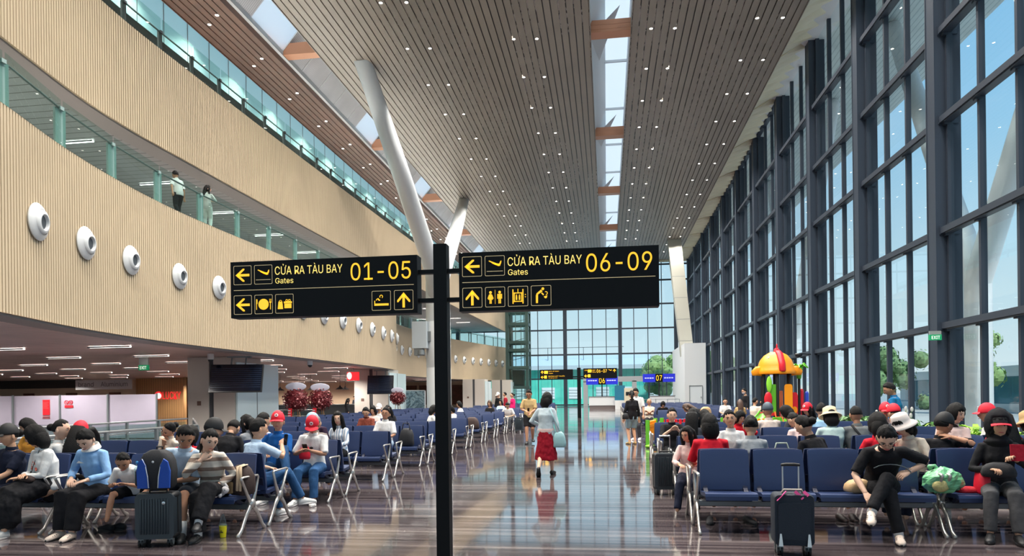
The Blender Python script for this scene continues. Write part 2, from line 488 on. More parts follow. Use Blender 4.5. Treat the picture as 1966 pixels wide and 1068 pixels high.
# ------------------------------------------------------------------ right glass wall
ZT = [.25, 3.7, 6.8, 10.4, 13.3, 16.5]
def topz(Y): return 20.5 - .02 * max(0, Y - 38)
colY = [24.3 + BAY * k for k in range(-4, 11)]
for i, y in enumerate(colY):
    mb = MB(); z1 = topz(y)
    mb.box(XW, XW + .8, y - .02, y + .03, 0, z1); mb.box(XW, XW + .8, y + .57, y + .62, 0, z1)
    mb.box(XW + .02, XW + .78, y + .02, y + .58, 0, z1 - .02)
    mb.box(XW - .06, XW + .04, y - .06, y + .66, z1 - .12, z1)
    mb.box(XW - .05, XW + .85, y - .07, y + .67, 0, .12)
    for zz in ZT[1:]:
        mb.box(XW + .1, XW + .7, y - .06, y - .02, zz - .14, zz + .14)
    struct(mb.build('column', m_steel), f'dark slate steel column of the right glass wall, {ORD[i+1]} counted from the viewer', 'column')
for i in range(len(colY) - 1):
    y0, y1 = colY[i] + .62, colY[i + 1]; zt = topz(y1) - .1
    w = thing(f'window_{i+1}', f'tall glazed bay of the right wall, {ORD[i+1]} counted from the viewer', 'window', (0, 0, 0), kind='structure')
    mb = MB()
    mx_ = [y0 + .12, y0 + .42] + [y0 + .42 + (y1 - .1 - y0 - .42) * k / 3 for k in (1, 2, 3)]
    for yy in mx_: mb.box(XW + .32, XW + .5, yy - .06, yy + .06, 0, zt)
    mb.build('mullion', m_mull, w)
    mb = MB()
    for zz in ZT + [zt]:
        mb.box(XW + .12, XW + .48, y0, y1, zz - .11, zz + .09)
        mb.box(XW + .16, XW + .3, y0 + .3, y1 - .3, zz - .15, zz - .11)
        for yy in mx_[1:]: mb.box(XW + .22, XW + .36, yy - .09, yy + .09, zz - .2, zz - .1)
    mb.build('transom', m_mull, w)
    mb = MB(); mb.quad((XW + .42, y0, .1), (XW + .42, y1, .1), (XW + .42, y1, zt), (XW + .42, y0, zt))
    mb.build('glass', m_glass, w)
# soffit between the ceiling edge and the wall: folded cream panels, one fold per bay
mb = MB()
for i in range(len(colY) - 1):
    y0, y1 = colY[i] + .3, colY[i + 1] + .3; zt = topz(y0)
    n = 6
    for k in range(n):
        a, b_ = y0 + (y1 - y0) * k / n, y0 + (y1 - y0) * (k + 1) / n; mid = (a + b_) / 2
        mb.quad((9.35, a, ZC + .05), (9.35, mid, ZC + .05), (XW + .5, mid, zt - .28), (XW + .5, a, zt))
        mb.quad((9.35, mid, ZC + .05), (9.35, b_, ZC + .05), (XW + .5, b_, zt), (XW + .5, mid, zt - .28))
    mb.poly([(9.35, y0, ZC), (XW + .5, y0, zt + .05), (9.35, y0, zt + .4)])
struct(mb.build('trim_1', m_soffit), 'folded cream soffit between the slats and the right glass wall', 'soffit')
# roof overhang outside, on sloping struts
m_eave = stripe_mat('perforated_eave', (196, 208, 206), (150, 164, 166), .32, 'X', .8, .5)
mb = MB(); mb.hexa([(XW + .9, -2, 20.9), (20.7, -2, 21.8), (20.7, 97, 21.8), (XW + .9, 97, 20.9), (XW + .9, -2, 21.2), (20.7, -2, 22.1), (20.7, 97, 22.1), (XW + .9, 97, 21.2)])
struct(mb.build('roof_eave', m_eave), 'pale perforated roof eave outside the right glass wall', 'roof')
mb = MB(); mb.box(-19.5, XW + 1, -4, YF + 1, ZC + 3.0, ZC + 3.2)
# roof plates with the skylight strips left open
mb = MB()
for a, b_ in ((-19.9, -16.95), (-14.6, -.6), (1.4, XW + 1)): mb.box(a, b_, -4, YF + 1, ZC + .65, ZC + .8)
struct(mb.build('roof', m_white), 'roof deck over the hall', 'roof')
for i, y in enumerate((30.5, 58.3)):
    for k, dy in enumerate((-9, 9)):
        mb = MB(); mb.tube([(15, y, 0), (15, y, 6), (15.4, y + dy, 21)], [.5, .5, .4], 14)
        struct(mb.build('strut', m_white, smooth=True), f'white sloping roof strut outside the right glass wall, {ORD[2*i+k+1]} from the viewer', 'column')

# ------------------------------------------------------------------ far glass wall
fx = [-28.1, -20.6, -13.1, -5.6, 1.86, 9.3]
ftr = [.15, 3.75, 7.05, 10.45, 13.7, 16.9, 19.0]
for i in range(5):
    w = thing(f'window_{20+i}', f'glazed bay of the far end wall, {ORD[i+1]} from the left', 'window', kind='structure')
    mb = MB(); mb.box(fx[i] - .25, fx[i] + .25, YF, YF + .5, 0, 19.6)
    if i == 4: mb.box(fx[5] - .25, fx[5] + .25, YF, YF + .5, 0, 19.6)
    for k in (1, 2, 3): x = fx[i] + (fx[i + 1] - fx[i]) * k / 4; mb.box(x - .05, x + .05, YF + .15, YF + .3, 0, 19.6)
    mb.build('mullion', m_mull, w)
    mb = MB()
    for z in ftr: mb.box(fx[i], fx[i + 1], YF + .1, YF + .35, z - .1, z + .1)
    mb.build('transom', m_mull, w)
    mb = MB(); mb.quad((fx[i], YF + .25, 0), (fx[i + 1], YF + .25, 0), (fx[i + 1], YF + .25, 19.6), (fx[i], YF + .25, 19.6))
    mb.build('glass', m_glass, w)
mb = MB()
for z in ftr: mb.box(9.3, XW + 1, YF + .1, YF + .35, z - .1, z + .1)
struct(mb.build('trim_2', m_mull), 'dark transom ends in the far right corner', 'trim')
mb = MB(); mb.box(-30, XW + 1, YF - .6, YF + .5, 19.3, 20)
for k in range(60): mb.box(-14 + k * .4, -13.8 + k * .4, YF - .75, YF - .6, 19.15, 19.6)
struct(mb.build('wall_far', m_soffit), 'cream head strip over the far glass wall', 'wall')

# ------------------------------------------------------------------ left balconies
def interp(pts, y):
    for i in range(len(pts) - 1):
        (a, xa), (b, xb) = pts[i], pts[i + 1]
        if a <= y <= b:
            pm = pts[i - 1] if i else (2 * a - b, 2 * xa - xb); pn = pts[i + 2] if i + 2 < len(pts) else (2 * b - a, 2 * xb - xa)
            t = (y - a) / (b - a); h = b - a
            m0 = (xb - pm[1]) / (b - pm[0]) * h; m1 = (pn[1] - xa) / (pn[0] - a) * h
            return (2*t**3 - 3*t**2 + 1) * xa + (t**3 - 2*t*t + t) * m0 + (-2*t**3 + 3*t*t) * xb + (t**3 - t*t) * m1
    return pts[0][1] if y < pts[0][0] else pts[-1][1]
LOW = [(2, -10.6), (9, -11.8), (13, -12.75), (16, -13.6), (19, -14.15), (22.5, -14.45), (30, -14.4), (37, -14.35), (43, -14.5), (48, -15.0), (51, -15.9), (54, -17.1), (58, -18.2), (66, -18.2), (76, -17.2), (82, -16), (88, -14.6), (92, -13.5), (94.6, -12.9)]
UPP = [(2, -12.0), (9, -13.2), (14, -14.15), (19, -15.1), (24, -15.25), (38, -15.2), (53, -15.0), (70, -14.6), (94.6, -13.8)]
def walk(pts, y0, y1, step):
    """points along the plan curve at equal spacing"""
    out = []; y = y0
    while y < y1:
        x = interp(pts, y); d = (interp(pts, y + .05) - x) / .05
        out.append((x, y, d)); y += step / math.hypot(1, d)
    return out
def batten_wall(name, pts, z0, z1, label, pitch=.115):
    mb = MB()
    W_ = walk(pts, 2, 94.6, pitch)
    for (xa, ya, d), (xb, yb, _) in zip(W_, W_[1:]):
        nx, ny = 1 / math.hypot(1, d), -d / math.hypot(1, d)
        def P(t, o): return (xa + (xb - xa) * t + nx * o, ya + (yb - ya) * t + ny * o)
        mb.mi = 0
        a, b_, c, d2 = P(0, 0), P(0.02, .05), P(.66, .05), P(.68, 0)
        mb.quad((*a, z0), (*b_, z0), (*b_, z1), (*a, z1)); mb.quad((*b_, z0), (*c, z0), (*c, z1), (*b_, z1)); mb.quad((*c, z0), (*d2, z0), (*d2, z1), (*c, z1))
        mb.mi = 1
        g = P(1, 0)
        mb.quad((*d2, z0), (*g, z0), (*g, z1), (*d2, z1))
    mb.mi = 0
    for (xa, ya, _), (xb, yb, _2) in zip(W_, W_[1:]):
        for z in (z0, z1): mb.quad((xa + .055, ya, z), (xb + .055, yb, z), (xb - .5, yb, z), (xa - .5, ya, z))
    mb.mi = 1
    for (xa, ya, _), (xb, yb, _2) in zip(W_, W_[1:]): mb.quad((xa - .5, ya, z0), (xb - .5, yb, z0), (xb - .5, yb, z1), (xa - .5, ya, z1))
    return struct(mb.build(name, [m_batten, m_groove]), label, 'wall')
ZB0, ZB1, ZU0, ZU1 = 3.5, 8.0, 10.35, 13.76
batten_wall('wall_left', LOW, ZB0, ZB1, 'curved pale batten fascia of the middle balcony with round nozzles')
batten_wall('wall_left_top', UPP, ZU0, ZU1, 'long pale batten fascia of the top balcony')
def deck(name, pts, z0, z1, xback, mt, label, cat, inset=.3):
    mb = MB(); W_ = walk(pts, 2, 94.6, 1.0)
    for (xa, ya, _), (xb, yb, _2) in zip(W_, W_[1:]):
        mb.quad((xa - inset, ya, z0), (xb - inset, yb, z0), (xback, yb, z0), (xback, ya, z0))
        mb.quad((xa - inset, ya, z1), (xb - inset, yb, z1), (xback, yb, z1), (xback, ya, z1))
    return struct(mb.build(name, mt), label, cat)
m_gslat = stripe_mat('ground_ceiling_slat', (222, 196, 188), (66, 56, 54), .24, 'Y', .86, .4)
m_uslat = stripe_mat('balcony_ceiling_slat', (150, 148, 150), (46, 46, 48), .42, 'Y', .9, .45)
deck('ceiling_ground', LOW, ZB0 + .02, ZB0 + .1, -78, m_gslat, 'dark brown slatted ceiling under the middle balcony', 'ceiling')
m_carpet = mat('balcony_floor', (186, 182, 178), .4)
deck('floor_balcony', LOW, ZB1 - .08, ZB1 - .03, -25, m_carpet, 'floor of the middle balcony', 'floor')
deck('ceiling_balcony', UPP, ZU0 + .02, ZU0 + .1, -25, m_uslat, 'dark grey slatted ceiling over the middle balcony', 'ceiling')
deck('floor_top_balcony', UPP, ZU1 - .2, ZU1 - .1, -19.6, m_carpet, 'floor of the top balcony', 'floor')
# smooth lip under both fascias
for nm, pts, z, lb in (('trim_3', LOW, ZB0, 'grey lip under the middle balcony'), ('trim_4', UPP, ZU0, 'grey lip under the top balcony')):
    mb = MB(); W_ = walk(pts, 2, 94.6, .8)
    for (xa, ya, _), (xb, yb, _2) in zip(W_, W_[1:]): mb.hexa([(xa - .75, ya, z - .05), (xb - .75, yb, z - .05), (xb - .02, yb, z - .05), (xa - .02, ya, z - .05), (xa - .75, ya, z + .02), (xb - .75, yb, z + .02), (xb - .02, yb, z + .02), (xa - .02, ya, z + .02)])
    struct(mb.build(nm, mat('grey_lip', (140, 134, 132), .5)), lb, 'trim')
# wall behind the middle balcony: grey glazed shop fronts
m_shopg = mat('grey_shop_glass', (116, 128, 130), .15, spec=.6)
mb = MB(); mb.box(-25.2, -25, 0, YF, ZB1, ZU0)
mb.mi = 1
for k in range(27): mb.box(-25, -24.9, k * 3.5, k * 3.5 + .12, ZB1, ZU0)
for k in (3, 7, 11, 16, 20): mb.mi = 2; mb.box(-25, -24.95, k * 3.5 + .3, k * 3.5 + 3, ZB1, ZB1 + 2.2)
struct(mb.build('wall_balcony', [m_shopg, m_mull, mat('pale_shop_panel', (190, 214, 208), .3)]), 'grey glazed wall behind the middle balcony', 'wall')
# clerestory behind the top balcony
w = thing('window_32', 'pale cyan clerestory behind the top balcony', 'window', kind='structure')
mb = MB()
for k in range(54): mb.box(-19.62, -19.57, k * 1.8, k * 1.8 + .04, ZU1 - .2, ZC + .1)
mb.box(-19.6, -19.5, 0, YF, ZU1 - .2, ZU1 + .35)
mb.build('mullion', m_grey, w)
m_cler = glass_mat('clerestory_glass', (206, 240, 235), .5, .1, .85)
mb = MB(); mb.quad((-19.58, 0, ZU1), (-19.58, YF, ZU1), (-19.58, YF, ZC + .4), (-19.58, 0, ZC + .4)); mb.build('glass', m_cler, w)

# railings of the two balconies
def glass_rail(name, pts, off, z0, zr, zg, y0, y1, step, label, post_w, postmat, rail_r=.03):
    t = thing(name, label, 'railing', kind='structure')
    W_ = walk(pts, y0, y1, step)
    mb = MB()
    for (xa, ya, _), (xb, yb, _2) in zip(W_, W_[1:]): mb.quad((xa + off, ya + .03, z0), (xb + off, yb - .03, z0), (xb + off, yb - .03, zg), (xa + off, ya + .03, zg))
    mb.build('glass_panel', m_rail, t)
    mb = MB(); mb.tube([(x + off - .06, y, zr) for x, y, _ in W_], rail_r, 8); mb.build('handrail', m_grey, t, True)
    for x, y, _ in W_:
        mb = MB(); mb.box(x + off - .1, x + off - .04, y - post_w / 2, y + post_w / 2, z0 - .1, zr - .02)
        mb.box(x + off - .08, x + off + .02, y - .06, y + .06, zr - .06, zr + .03)
        mb.build('post', postmat, t)
    return t
m_fin = mat('pale_glass_fin', (150, 172, 170), .25, spec=.6)
glass_rail('railing_middle', LOW, -.14, ZB1 - .05, ZB1 + 1.1, ZB1 + 1.3, 8.6, 94.2, 2.55, 'glass railing with steel handrail on the middle balcony', .34, m_fin)
m_dpost = mat('dark_post', (62, 64, 66), .45)
glass_rail('railing_top', UPP, -.2, ZU1 - .05, ZU1 + .85, ZU1 + 1.3, 9.5, 94.2, 1.9, 'glass railing with dark posts on the top balcony', .2, m_dpost)
mb = MB()
for (xa, ya, _), (xb, yb, _2) in zip(walk(UPP, 10, 94, 1), walk(UPP, 11, 94, 1)): mb.bar((xa - .7, ya, ZU1 + .75), (xb - .7, yb, ZU1 + .75), .06, .3)
for (xa, ya, _) in walk(UPP, 10, 60, .16): mb.box(xa - .72, xa - .68, ya - .04, ya + .04, ZU1 - .1, ZU1 + .7)
struct(mb.build('balustrade', m_blackm), 'black barred balustrade behind the top balcony glass', 'railing')

# round air nozzles on the curved fascia
noz = None
def nozzle(i, y, label):
    global noz
    x = interp(LOW, y); d = (interp(LOW, y + .1) - x) / .1
    if noz is None:
        noz = thing('air_nozzle', label, 'air vent', group='round white air nozzles along the curved fascia')
        mb = MB(); mb.lathe([(.0, .05), (.43, .05), (.44, .08), (.41, .11), (.34, .14), (.30, .17)], axis=(1, 0, 0), seg=32); mb.build('flange', m_white, noz, 'auto')
        mb = MB(); mb.lathe([(.30, .15), (.27, .2), (.22, .225), (.19, .23), (.17, .2), (.16, .15)], axis=(1, 0, -.05), seg=28); mb.build('ring', m_white, noz, 'auto')
        mb = MB(); mb.lathe([(.0, .165), (.17, .165), (.17, .2)], axis=(1, 0, -.05), seg=24); mb.build('throat', mat('nozzle_throat', (70, 76, 82), .5), noz)
        o = noz
    else:
        o = copy_tree(noz); o['label'] = label
    o.location = (x + .02, y, 5.78); o.rotation_euler = (0, 0, math.atan2(-d, 1))
for i, y in enumerate([14.5, 16.7, 19.0, 21.8, 24.3, 26.6, 29, 31.4, 33.8, 36.3, 38.8, 41.3, 43.8, 46.2, 48.6]):
    nozzle(i, y, f'round white air nozzle on the nearer curved fascia, {ORD[i+1]} from the viewer')
for i, y in enumerate([58, 60.5, 63, 65.6, 68.2, 71, 74.5, 77, 79.5, 82, 84.4, 86.8, 89, 91, 93]):
    nozzle(i, y, f'small round air nozzle on the far curved fascia, {ORD[i+1]} from its near end')

# ------------------------------------------------------------------ V column on the left, slanted column far right
def vcolumn(name, x, y, dy, label):
    t = thing(name, label, 'column', (x, y, 0), kind='structure')
    mb = MB()
    mb.lathe([(.88, 0), (.88, 3.6), (.87, 3.62), (.87, 3.66), (.88, 3.68), (.88, 6.9), (.87, 6.92), (.87, 6.96), (.88, 6.98), (.86, 9.8), (.7, 11.2), (.2, 11.9)], seg=32, cap=True); mb.build('trunk', m_white, t, 'auto')
    for sgn in (-1, 1):
        mb = MB(); mb.tube([(0, sgn * .2, 8.6), (0, sgn * 1.2, 10.4), (-.3, sgn * dy * .55, 15), (-.7 , sgn * dy, ZC + .25)], [.62, .62, .56, .46], 24, dome=False); mb.build('arm', m_white, t, True)
    return t
vcolumn('column_v', -12.0, 48.8, 13.4, 'white column branching into two long sloping arms at the left')
vcolumn('column_v', -12.0, -6, 13.4, 'white branching column behind the viewer')
mb = MB()
p0, p1 = atY(1303, 81, 700), atY(1299, 83, 505); w_ = .8
mb.hexa([(8.9, 79.5, 0), (10.3, 79.5, 0), (10.3, 80.9, 0), (8.9, 80.9, 0), (7.2, 82, ZC + .1), (8.7, 82, ZC + .1), (8.7, 83.4, ZC + .1), (7.2, 83.4, ZC + .1)])
for k in range(1, 8):
    z = k * 2.5; a = z / ZC; x = 8.9 - 1.7 * a; y = 79.5 + 2.5 * a
    mb.mi = 1; mb.box(x - .01, x + 1.43, y - .01, y + 1.42, z, z + .04); mb.mi = 0
struct(mb.build('column_far', [mat('cream_panel', (176, 174, 162), .5), m_grey]), 'cream clad slanting column in the far right corner', 'column')
mb = MB(); mb.box(8.4, XW - .06, 77, 91, 0, 7.0); mb.mi = 1; mb.box(8.9, 10.2, 76.94, 77, 0, 2.35); mb.mi = 2
for a in ((8.85, 8.9, 0, 2.4), (10.2, 10.25, 0, 2.4), (8.85, 10.25, 2.35, 2.4)): mb.box(a[0], a[1], 76.9, 77, a[2], a[3])
mb.box(10.05, 10.12, 76.86, 76.94, 1.05, 1.2)
struct(mb.build('wall_box', [m_white, mat('door_white', (214, 220, 222), .5), m_grey]), 'white boxed room with a door against the far right wall', 'wall')
tb = thing('cabinet', 'pale grey cabinet fixed high on the white branching column', 'cabinet', (-13.1, 48.0, 5.0))
mb = MB(); rbox(mb, -.55, .55, -.35, .35, 0, 1.9, .05); mb.build('body', mat('cabinet_grey', (176, 186, 192), .4), tb)
mb = MB(); mb.box(-.4, .2, -.3, .3, -.5, 0); mb.lathe([(.22, 0), (.26, -.35), (.1, -.4)], (.1, -.2, -.1)); mb.build('bracket', m_grey, tb)
mb = MB(); mb.box(.4, .75, -.1, .1, .5, 1.2); mb.build('arm', m_grey, tb)

# ------------------------------------------------------------------ pillars under the balcony
m_clad = mat('beige_cladding', (200, 192, 182), .45)
m_lit = mat('white_glass_panel', (214, 232, 236), .2, spec=.6)
def pillar(i, x, y, w, d, lbl, panel=True):
    t = thing('column', lbl, 'column', (x, y, 0), kind='structure')
    mb = MB(); mb.box(0, w * .45, 0, d, 0, ZB0); mb.box(w * .55, w, 0, d, 0, ZB0); mb.build('cladding', m_clad, t)
    mb = MB(); mb.box(w * .44, w * .56, .06, d, 0, ZB0); mb.box(w * .49, w * .51, .03, .07, 0, ZB0); mb.build('groove', mat('dark_groove', (72, 74, 78), .5), t)
    if panel:
        mb = MB(); mb.box(w + .02, w + .1, .05, d + 1.6, 0, ZB0 - .25); mb.build('glass_panel', m_lit, t)
        mb = MB(); mb.box(w + .02, w + .115, d * .5 + .6, d * .5 + .64, 0, ZB0 - .25); mb.build('joint', m_grey, t)
    mb = MB(); mb.box(w * .2, w * .28, -.02, 0, 1.3, 1.5); mb.build('switch', mat('brown_plate', (110, 84, 74), .5), t)
pillar(0, -19.0, 29.4, 2.3, 2.4, 'beige clad pillar with white glass side, nearest on the left')
pillar(1, -17.3, 46.0, 2.4, 2.4, 'beige clad pillar behind the rows by the mural')
pillar(2, -16.6, 79.0, 2.6, 2.2, 'grey beige pillar far down the left side')
pillar(3, -14.2, 85.0, 2.4, 2.2, 'grey beige pillar next to the glass lift')

# ------------------------------------------------------------------ hall downlights and their light
dl = None; DL = {}
def downlight(x, y, row):
    global dl
    if dl is None:
        dl = thing('downlight', row, 'light')
        mb = MB(); mb.lathe([(.07, 0), (.1, -.015), (.1, .02)], seg=14); mb.build('rim', m_white, dl)
        mb = MB(); mb.lathe([(0, -.003), (.07, -.006)], seg=14); mb.build('lens', mat('downlight_lens', (255, 246, 232), .5, emit=25), dl)
        o = dl
    else: o = copy_tree(dl)
    o.location = (x, y, ZC - .005)
    d_ = bpy.data.lights.get('downlight_lamp')
    if d_ is None: L_ = spot_lamp('downlight_lamp', (x, y, ZC - .06), 1150, 125, rad=.1); DL['o'] = L_
    else: L_ = DL['o'].copy(); COL.objects.link(L_); L_.location = (x, y, ZC - .06)
    o['label'] = f'recessed ceiling downlight in the {row}'; o['group'] = f'downlights in the {row}'
rows = [(2.35, 'left half of the taupe panel by the glass wall'), (3.5, 'left half of the taupe panel by the glass wall'), (7.3, 'right edge of the taupe panel by the glass wall'), (8.5, 'right edge of the taupe panel by the glass wall'),
        (-4.4, 'wide middle ceiling panel, aisle side'), (-3.25, 'wide middle ceiling panel, aisle side'), (-9.9, 'wide middle ceiling panel, outer side'), (-8.75, 'wide middle ceiling panel, outer side'), (-18.5, 'brown ceiling strip'), (-17.7, 'brown ceiling strip')]
for x, row in rows:
    for k in range(-4, 17): downlight(x, 21.5 + 4.2 * k + (x * .13) % .8, row)
# long uplights added on the top balcony floor to brighten the ceiling
for x, z, ry, lb, nm in ((-16.9, 13.85, 32, 'slim dark rail added for the fill uplights along the top balcony floor', 'added_uplight_rail'),):
    mb = MB(); mb.box(x - .12, x + .12, 4, 93, z - .12, z - .02); struct(mb.build(nm, m_dark), lb, 'light')
    for k in range(6): area_lamp('added_uplight', (x, 12 + 15 * k, z + .02), (.22, 14), 480, (1, .95, .88), (math.pi, R(ry), 0))
for k in range(7):
    for x in (-17.2, -22, -28, -36, -46): spot_lamp('added_fill_spot', (x - .2 * k, 14 + 10 * k, ZB0 - .08), 1050, 150, (1, .94, .88), .08)  # fill spots added to brighten the ground floor, apart from the line lamps
for k in range(10): spot_lamp('added_fill_spot', (-18.6, 10 + 8 * k, ZU0 - .08), 1800, 155, (1, .97, .93), .1)  # more added fill spots, brightening the middle balcony
# ================================================================== outside the glass
m_apron = mat('apron_concrete', (178, 180, 178), .8, var=.15, vscale=.1)
mb = MB(); mb.quad((-400, -300, -.4), (400, -300, -.4), (400, 500, -.4), (-400, 500, -.4))
struct(mb.build('ground', m_apron), 'pale apron outside the terminal', 'ground')
m_tealw = stripe_mat('teal_cladding', (96, 222, 198), (70, 186, 168), 1.1, 'X', .93, .5)
m_bldw = mat('outside_white', (226, 232, 234), .6)
m_blue = mat('blue_glass_outside', (70, 130, 150), .15, spec=.7)
t = thing('teal_building', 'teal green clad building with pale roof beyond the far glass wall', 'building', (0, 118, -.4))
mb = MB(); mb.box(-70, 7, 0, 24, 0, 6.2); mb.build('wall', m_tealw, t)
mb = MB(); mb.prism([(-1, 6.2), (-1, 6.9), (4, 8.2), (12, 9.2), (25, 9.5), (25, 6.2)], lambda a, b, x: (x, a, b), -72, 8); mb.build('roof', mat('pale_roof', (196, 212, 220), .5), t)
for i in range(9):
    x = -34 + i * 4.6; mb = MB(); mb.box(x, x + 2.2, -.06, .02, 1.2, 3.2)
    for k in range(4): mb.box(x + .05, x + 2.15, -.16, -.06, 1.3 + k * .48, 1.55 + k * .48)
    mb.build('window', m_bldw, t)
mb = MB()
for i in range(12): mb.box(-66 + i * 6.2, -65.9 + i * 6.2, 3, 3.1, 8, 10.2)
mb.box(-66, 3, 3, 3.06, 10.1, 10.2); mb.build('roof_railing', m_grey, t)
m_leaf = mat('tree_leaf', (132, 168, 112), .7, var=.5, vscale=3)
m_leaf2 = mat('tree_leaf_light', (158, 190, 120), .7, var=.4, vscale=3)
m_bark = mat('bark', (96, 80, 66), .9)
def tree(loc, h, r, label, seed, ml):
    rnd = random.Random(seed)
    t = thing('tree', label, 'tree', loc)
    mb = MB(); mb.tube([(0, 0, 0), (.1, 0, h * .3), (0, .1, h * .7)], [.22, .18, .08], 8); mb.build('trunk', m_bark, t, True)
    mb = MB()
    cl = [(Vector((rnd.gauss(0, r * .42), rnd.gauss(0, r * .42), h * .66 + rnd.gauss(0, r * .36))), rnd.uniform(.3, .5) * r) for _ in range(26)]
    for c, q in cl:
        for _ in range(70):
            d = Vector((rnd.gauss(0, 1), rnd.gauss(0, 1), rnd.gauss(0, 1))).normalized(); p = c + d * q * rnd.uniform(.7, 1.05)
            a = d.orthogonal().normalized() * .2; b_ = d.cross(a).normalized() * .13
            b_ += Vector((0, 0, rnd.uniform(-.1, .1)))
            mb.quad(p - a, p - b_, p + a, p + b_)
        mb.ball(c, q * .78, 8, 6)
    mb.build('crown', ml, t)
tree((8.2, 112, -.4), 8.2, 3.6, 'bushy green tree beyond the far wall, right of the teal building', 1, m_leaf2)
tree((17.5, 116, -.4), 7.6, 3.2, 'green tree beyond the far wall, partly behind the white box room', 2, m_leaf)
tree((30, 78, -.4), 6.2, 2.6, 'green tree outside the right glass wall behind the play house', 3, m_leaf)
tree((29.5, 62, -.4), 5.6, 2.2, 'small tree outside the right glass wall beside the pale annex', 4, m_leaf2)
t = thing('annex_building', 'long white annex with blue glass outside the right glass wall', 'building', (34, 40, -.4))
mb = MB(); mb.box(0, 70, 0, 50, 3.1, 4.0); mb.box(.5, 70, 1, 50, 0, .7); mb.build('slab', m_bldw, t)
mb = MB(); mb.box(1, 69, 1.2, 49, .7, 3.1); mb.build('glazing', m_blue, t)
for k in range(9): mb = MB(); mb.box(.6, .9, 1.2 + k * 5.5, 1.5 + k * 5.5, .4, 3.2); mb.box(2 + k * 7, 2.3 + k * 7, .8, 1.1, .4, 3.2); mb.build('mullion', m_bldw, t)
mb = MB(); mb.box(12, 17, 6, 11, 4, 8.2); mb.build('roof_block', m_bldw, t)
t = thing('boarding_bridge', 'white boarding bridge outside, at the right edge of the glass wall', 'bridge', (27, 27, -.4))
mb = MB(); mb.box(0, 30, 0, 4, 2.2, 5.0); mb.build('tunnel', m_bldw, t)
mb = MB(); mb.box(1, 29, -.05, 0, 3.2, 4.3); mb.build('window_strip', m_blue, t)
for x in (4, 22): mb = MB(); mb.box(x, x + 1, 1.5, 2.5, 0, 2.2); mb.build('leg', m_grey, t)
mb = MB()
for k in range(14): mb.bar((-6 + k * .5, -1, .2 + k * .17), (-6 + k * .5, -1, 1.3 + k * .17), .05)
mb.bar((-6.1, -1, 1.3), (.6, -1, 3.6), .07); mb.bar((-6.1, -1, .25), (.6, -1, 2.5), .12, .3); mb.build('stair', m_blackm, t)

# ================================================================== ground floor behind the seats
m_warm = mat('warm_plaster', (226, 200, 172), .6)
m_oak = stripe_mat('oak_slat_wall', (196, 148, 96), (128, 92, 58), .22, 'X', .86, .5)
m_brownshop = mat('shop_brown', (120, 72, 52), .6, var=.4, vscale=2)
m_red = mat('sign_red', (226, 34, 44), .4)
m_redglow = mat('sign_red_lit', (240, 40, 48), .4, emit=1.1)
m_whiteglow = mat('sign_white_lit', (250, 246, 240), .4, emit=1.0)
m_print = mat('print_grey', (90, 90, 96), .6)
mb = MB(); mb.box(-79, -30, 58, 58.4, 0, ZB0); mb.mi = 1
for k in range(9): mb.box(-76 + k * 4.4, -74.9 + k * 4.4, 57.9, 58, 0, 2.3)
mb.mi = 2; mb.box(-79, -48, 57.85, 57.95, 2.75, ZB0)
struct(mb.build('wall_shops', [m_warm, m_brownshop, mat('fascia_dark', (52, 44, 42), .6)]), 'warm lit shop wall deep behind the white hoarding', 'wall')
mb = MB(); mb.box(-79.2, -79, 4, 96, 0, ZB0); struct(mb.build('wall_outer', m_warm), 'far outer wall of the concourse', 'wall')
mb = MB(); mb.box(-42, -36.6, 57.2, 57.6, 0, ZB0); mb.box(-36.6, -36.3, 56, 57.6, 0, ZB0)
struct(mb.build('wall_oak', m_oak), 'oak slat wall carrying the red shop sign', 'wall')
mb = MB(); mb.box(-42, -27, 84, 84.4, 0, ZB0); struct(mb.build('wall_cafe', m_warm), 'warm beige wall behind the cafe', 'wall')
mb = MB(); mb.box(-29, -17.5, 88, 88.4, 0, ZB0); mb.mi = 1
for k in range(5): mb.box(-28.6 + k * 2.2, -26.8 + k * 2.2, 87.7, 88, .5, 3.0)
struct(mb.build('wall_bookshop', [m_warm, m_brownshop]), 'brown shelved shop wall far down the left', 'wall')
# red shop sign
t = thing('shop_sign', 'red lit letters with a round red and white mark on the oak wall', 'sign', (-39.9, 57.18, 1.62))
mb = text_mb('LUCKY', 1.75, .66, None, lambda a, b, d: (a + .55, -.06, b)); mb.build('lettering', m_redglow, t)
mb = MB(); mb.lathe([(0, .06), (.3, .06), (.36, .02), (.36, 0)], (.1, 0, .34), (0, -1, 0), 20); mb.build('disc', m_redglow, t)
mb = MB(); mb.lathe([(0, .075), (.26, .07)], (.17, 0, .3), (0, -1, 0), 20); mb.build('disc_mark', m_whiteglow, t)
t = thing('menu_board', 'dark picture menu board with red edge beside the oak wall', 'board', (-36.2, 56, 0))
mb = MB(); mb.box(0, 2.4, 0, .1, 0, 3.1); mb.build('panel', mat('menu_dark', (34, 26, 28), .4), t)
mb = MB(); mb.box(0, 2.4, -.02, 0, 2.75, 2.95); mb.box(0, 2.4, -.03, 0, 1.05, 1.12); mb.build('band', m_red, t)
mb = MB()
for k in range(5): mb.ball((.3 + k * .45, -.03, 2.2 + .3 * math.sin(k * 2.1)), (.2, .03, .22), 10, 6)
mb.build('picture', mat('menu_picture', (190, 176, 168), .5), t)
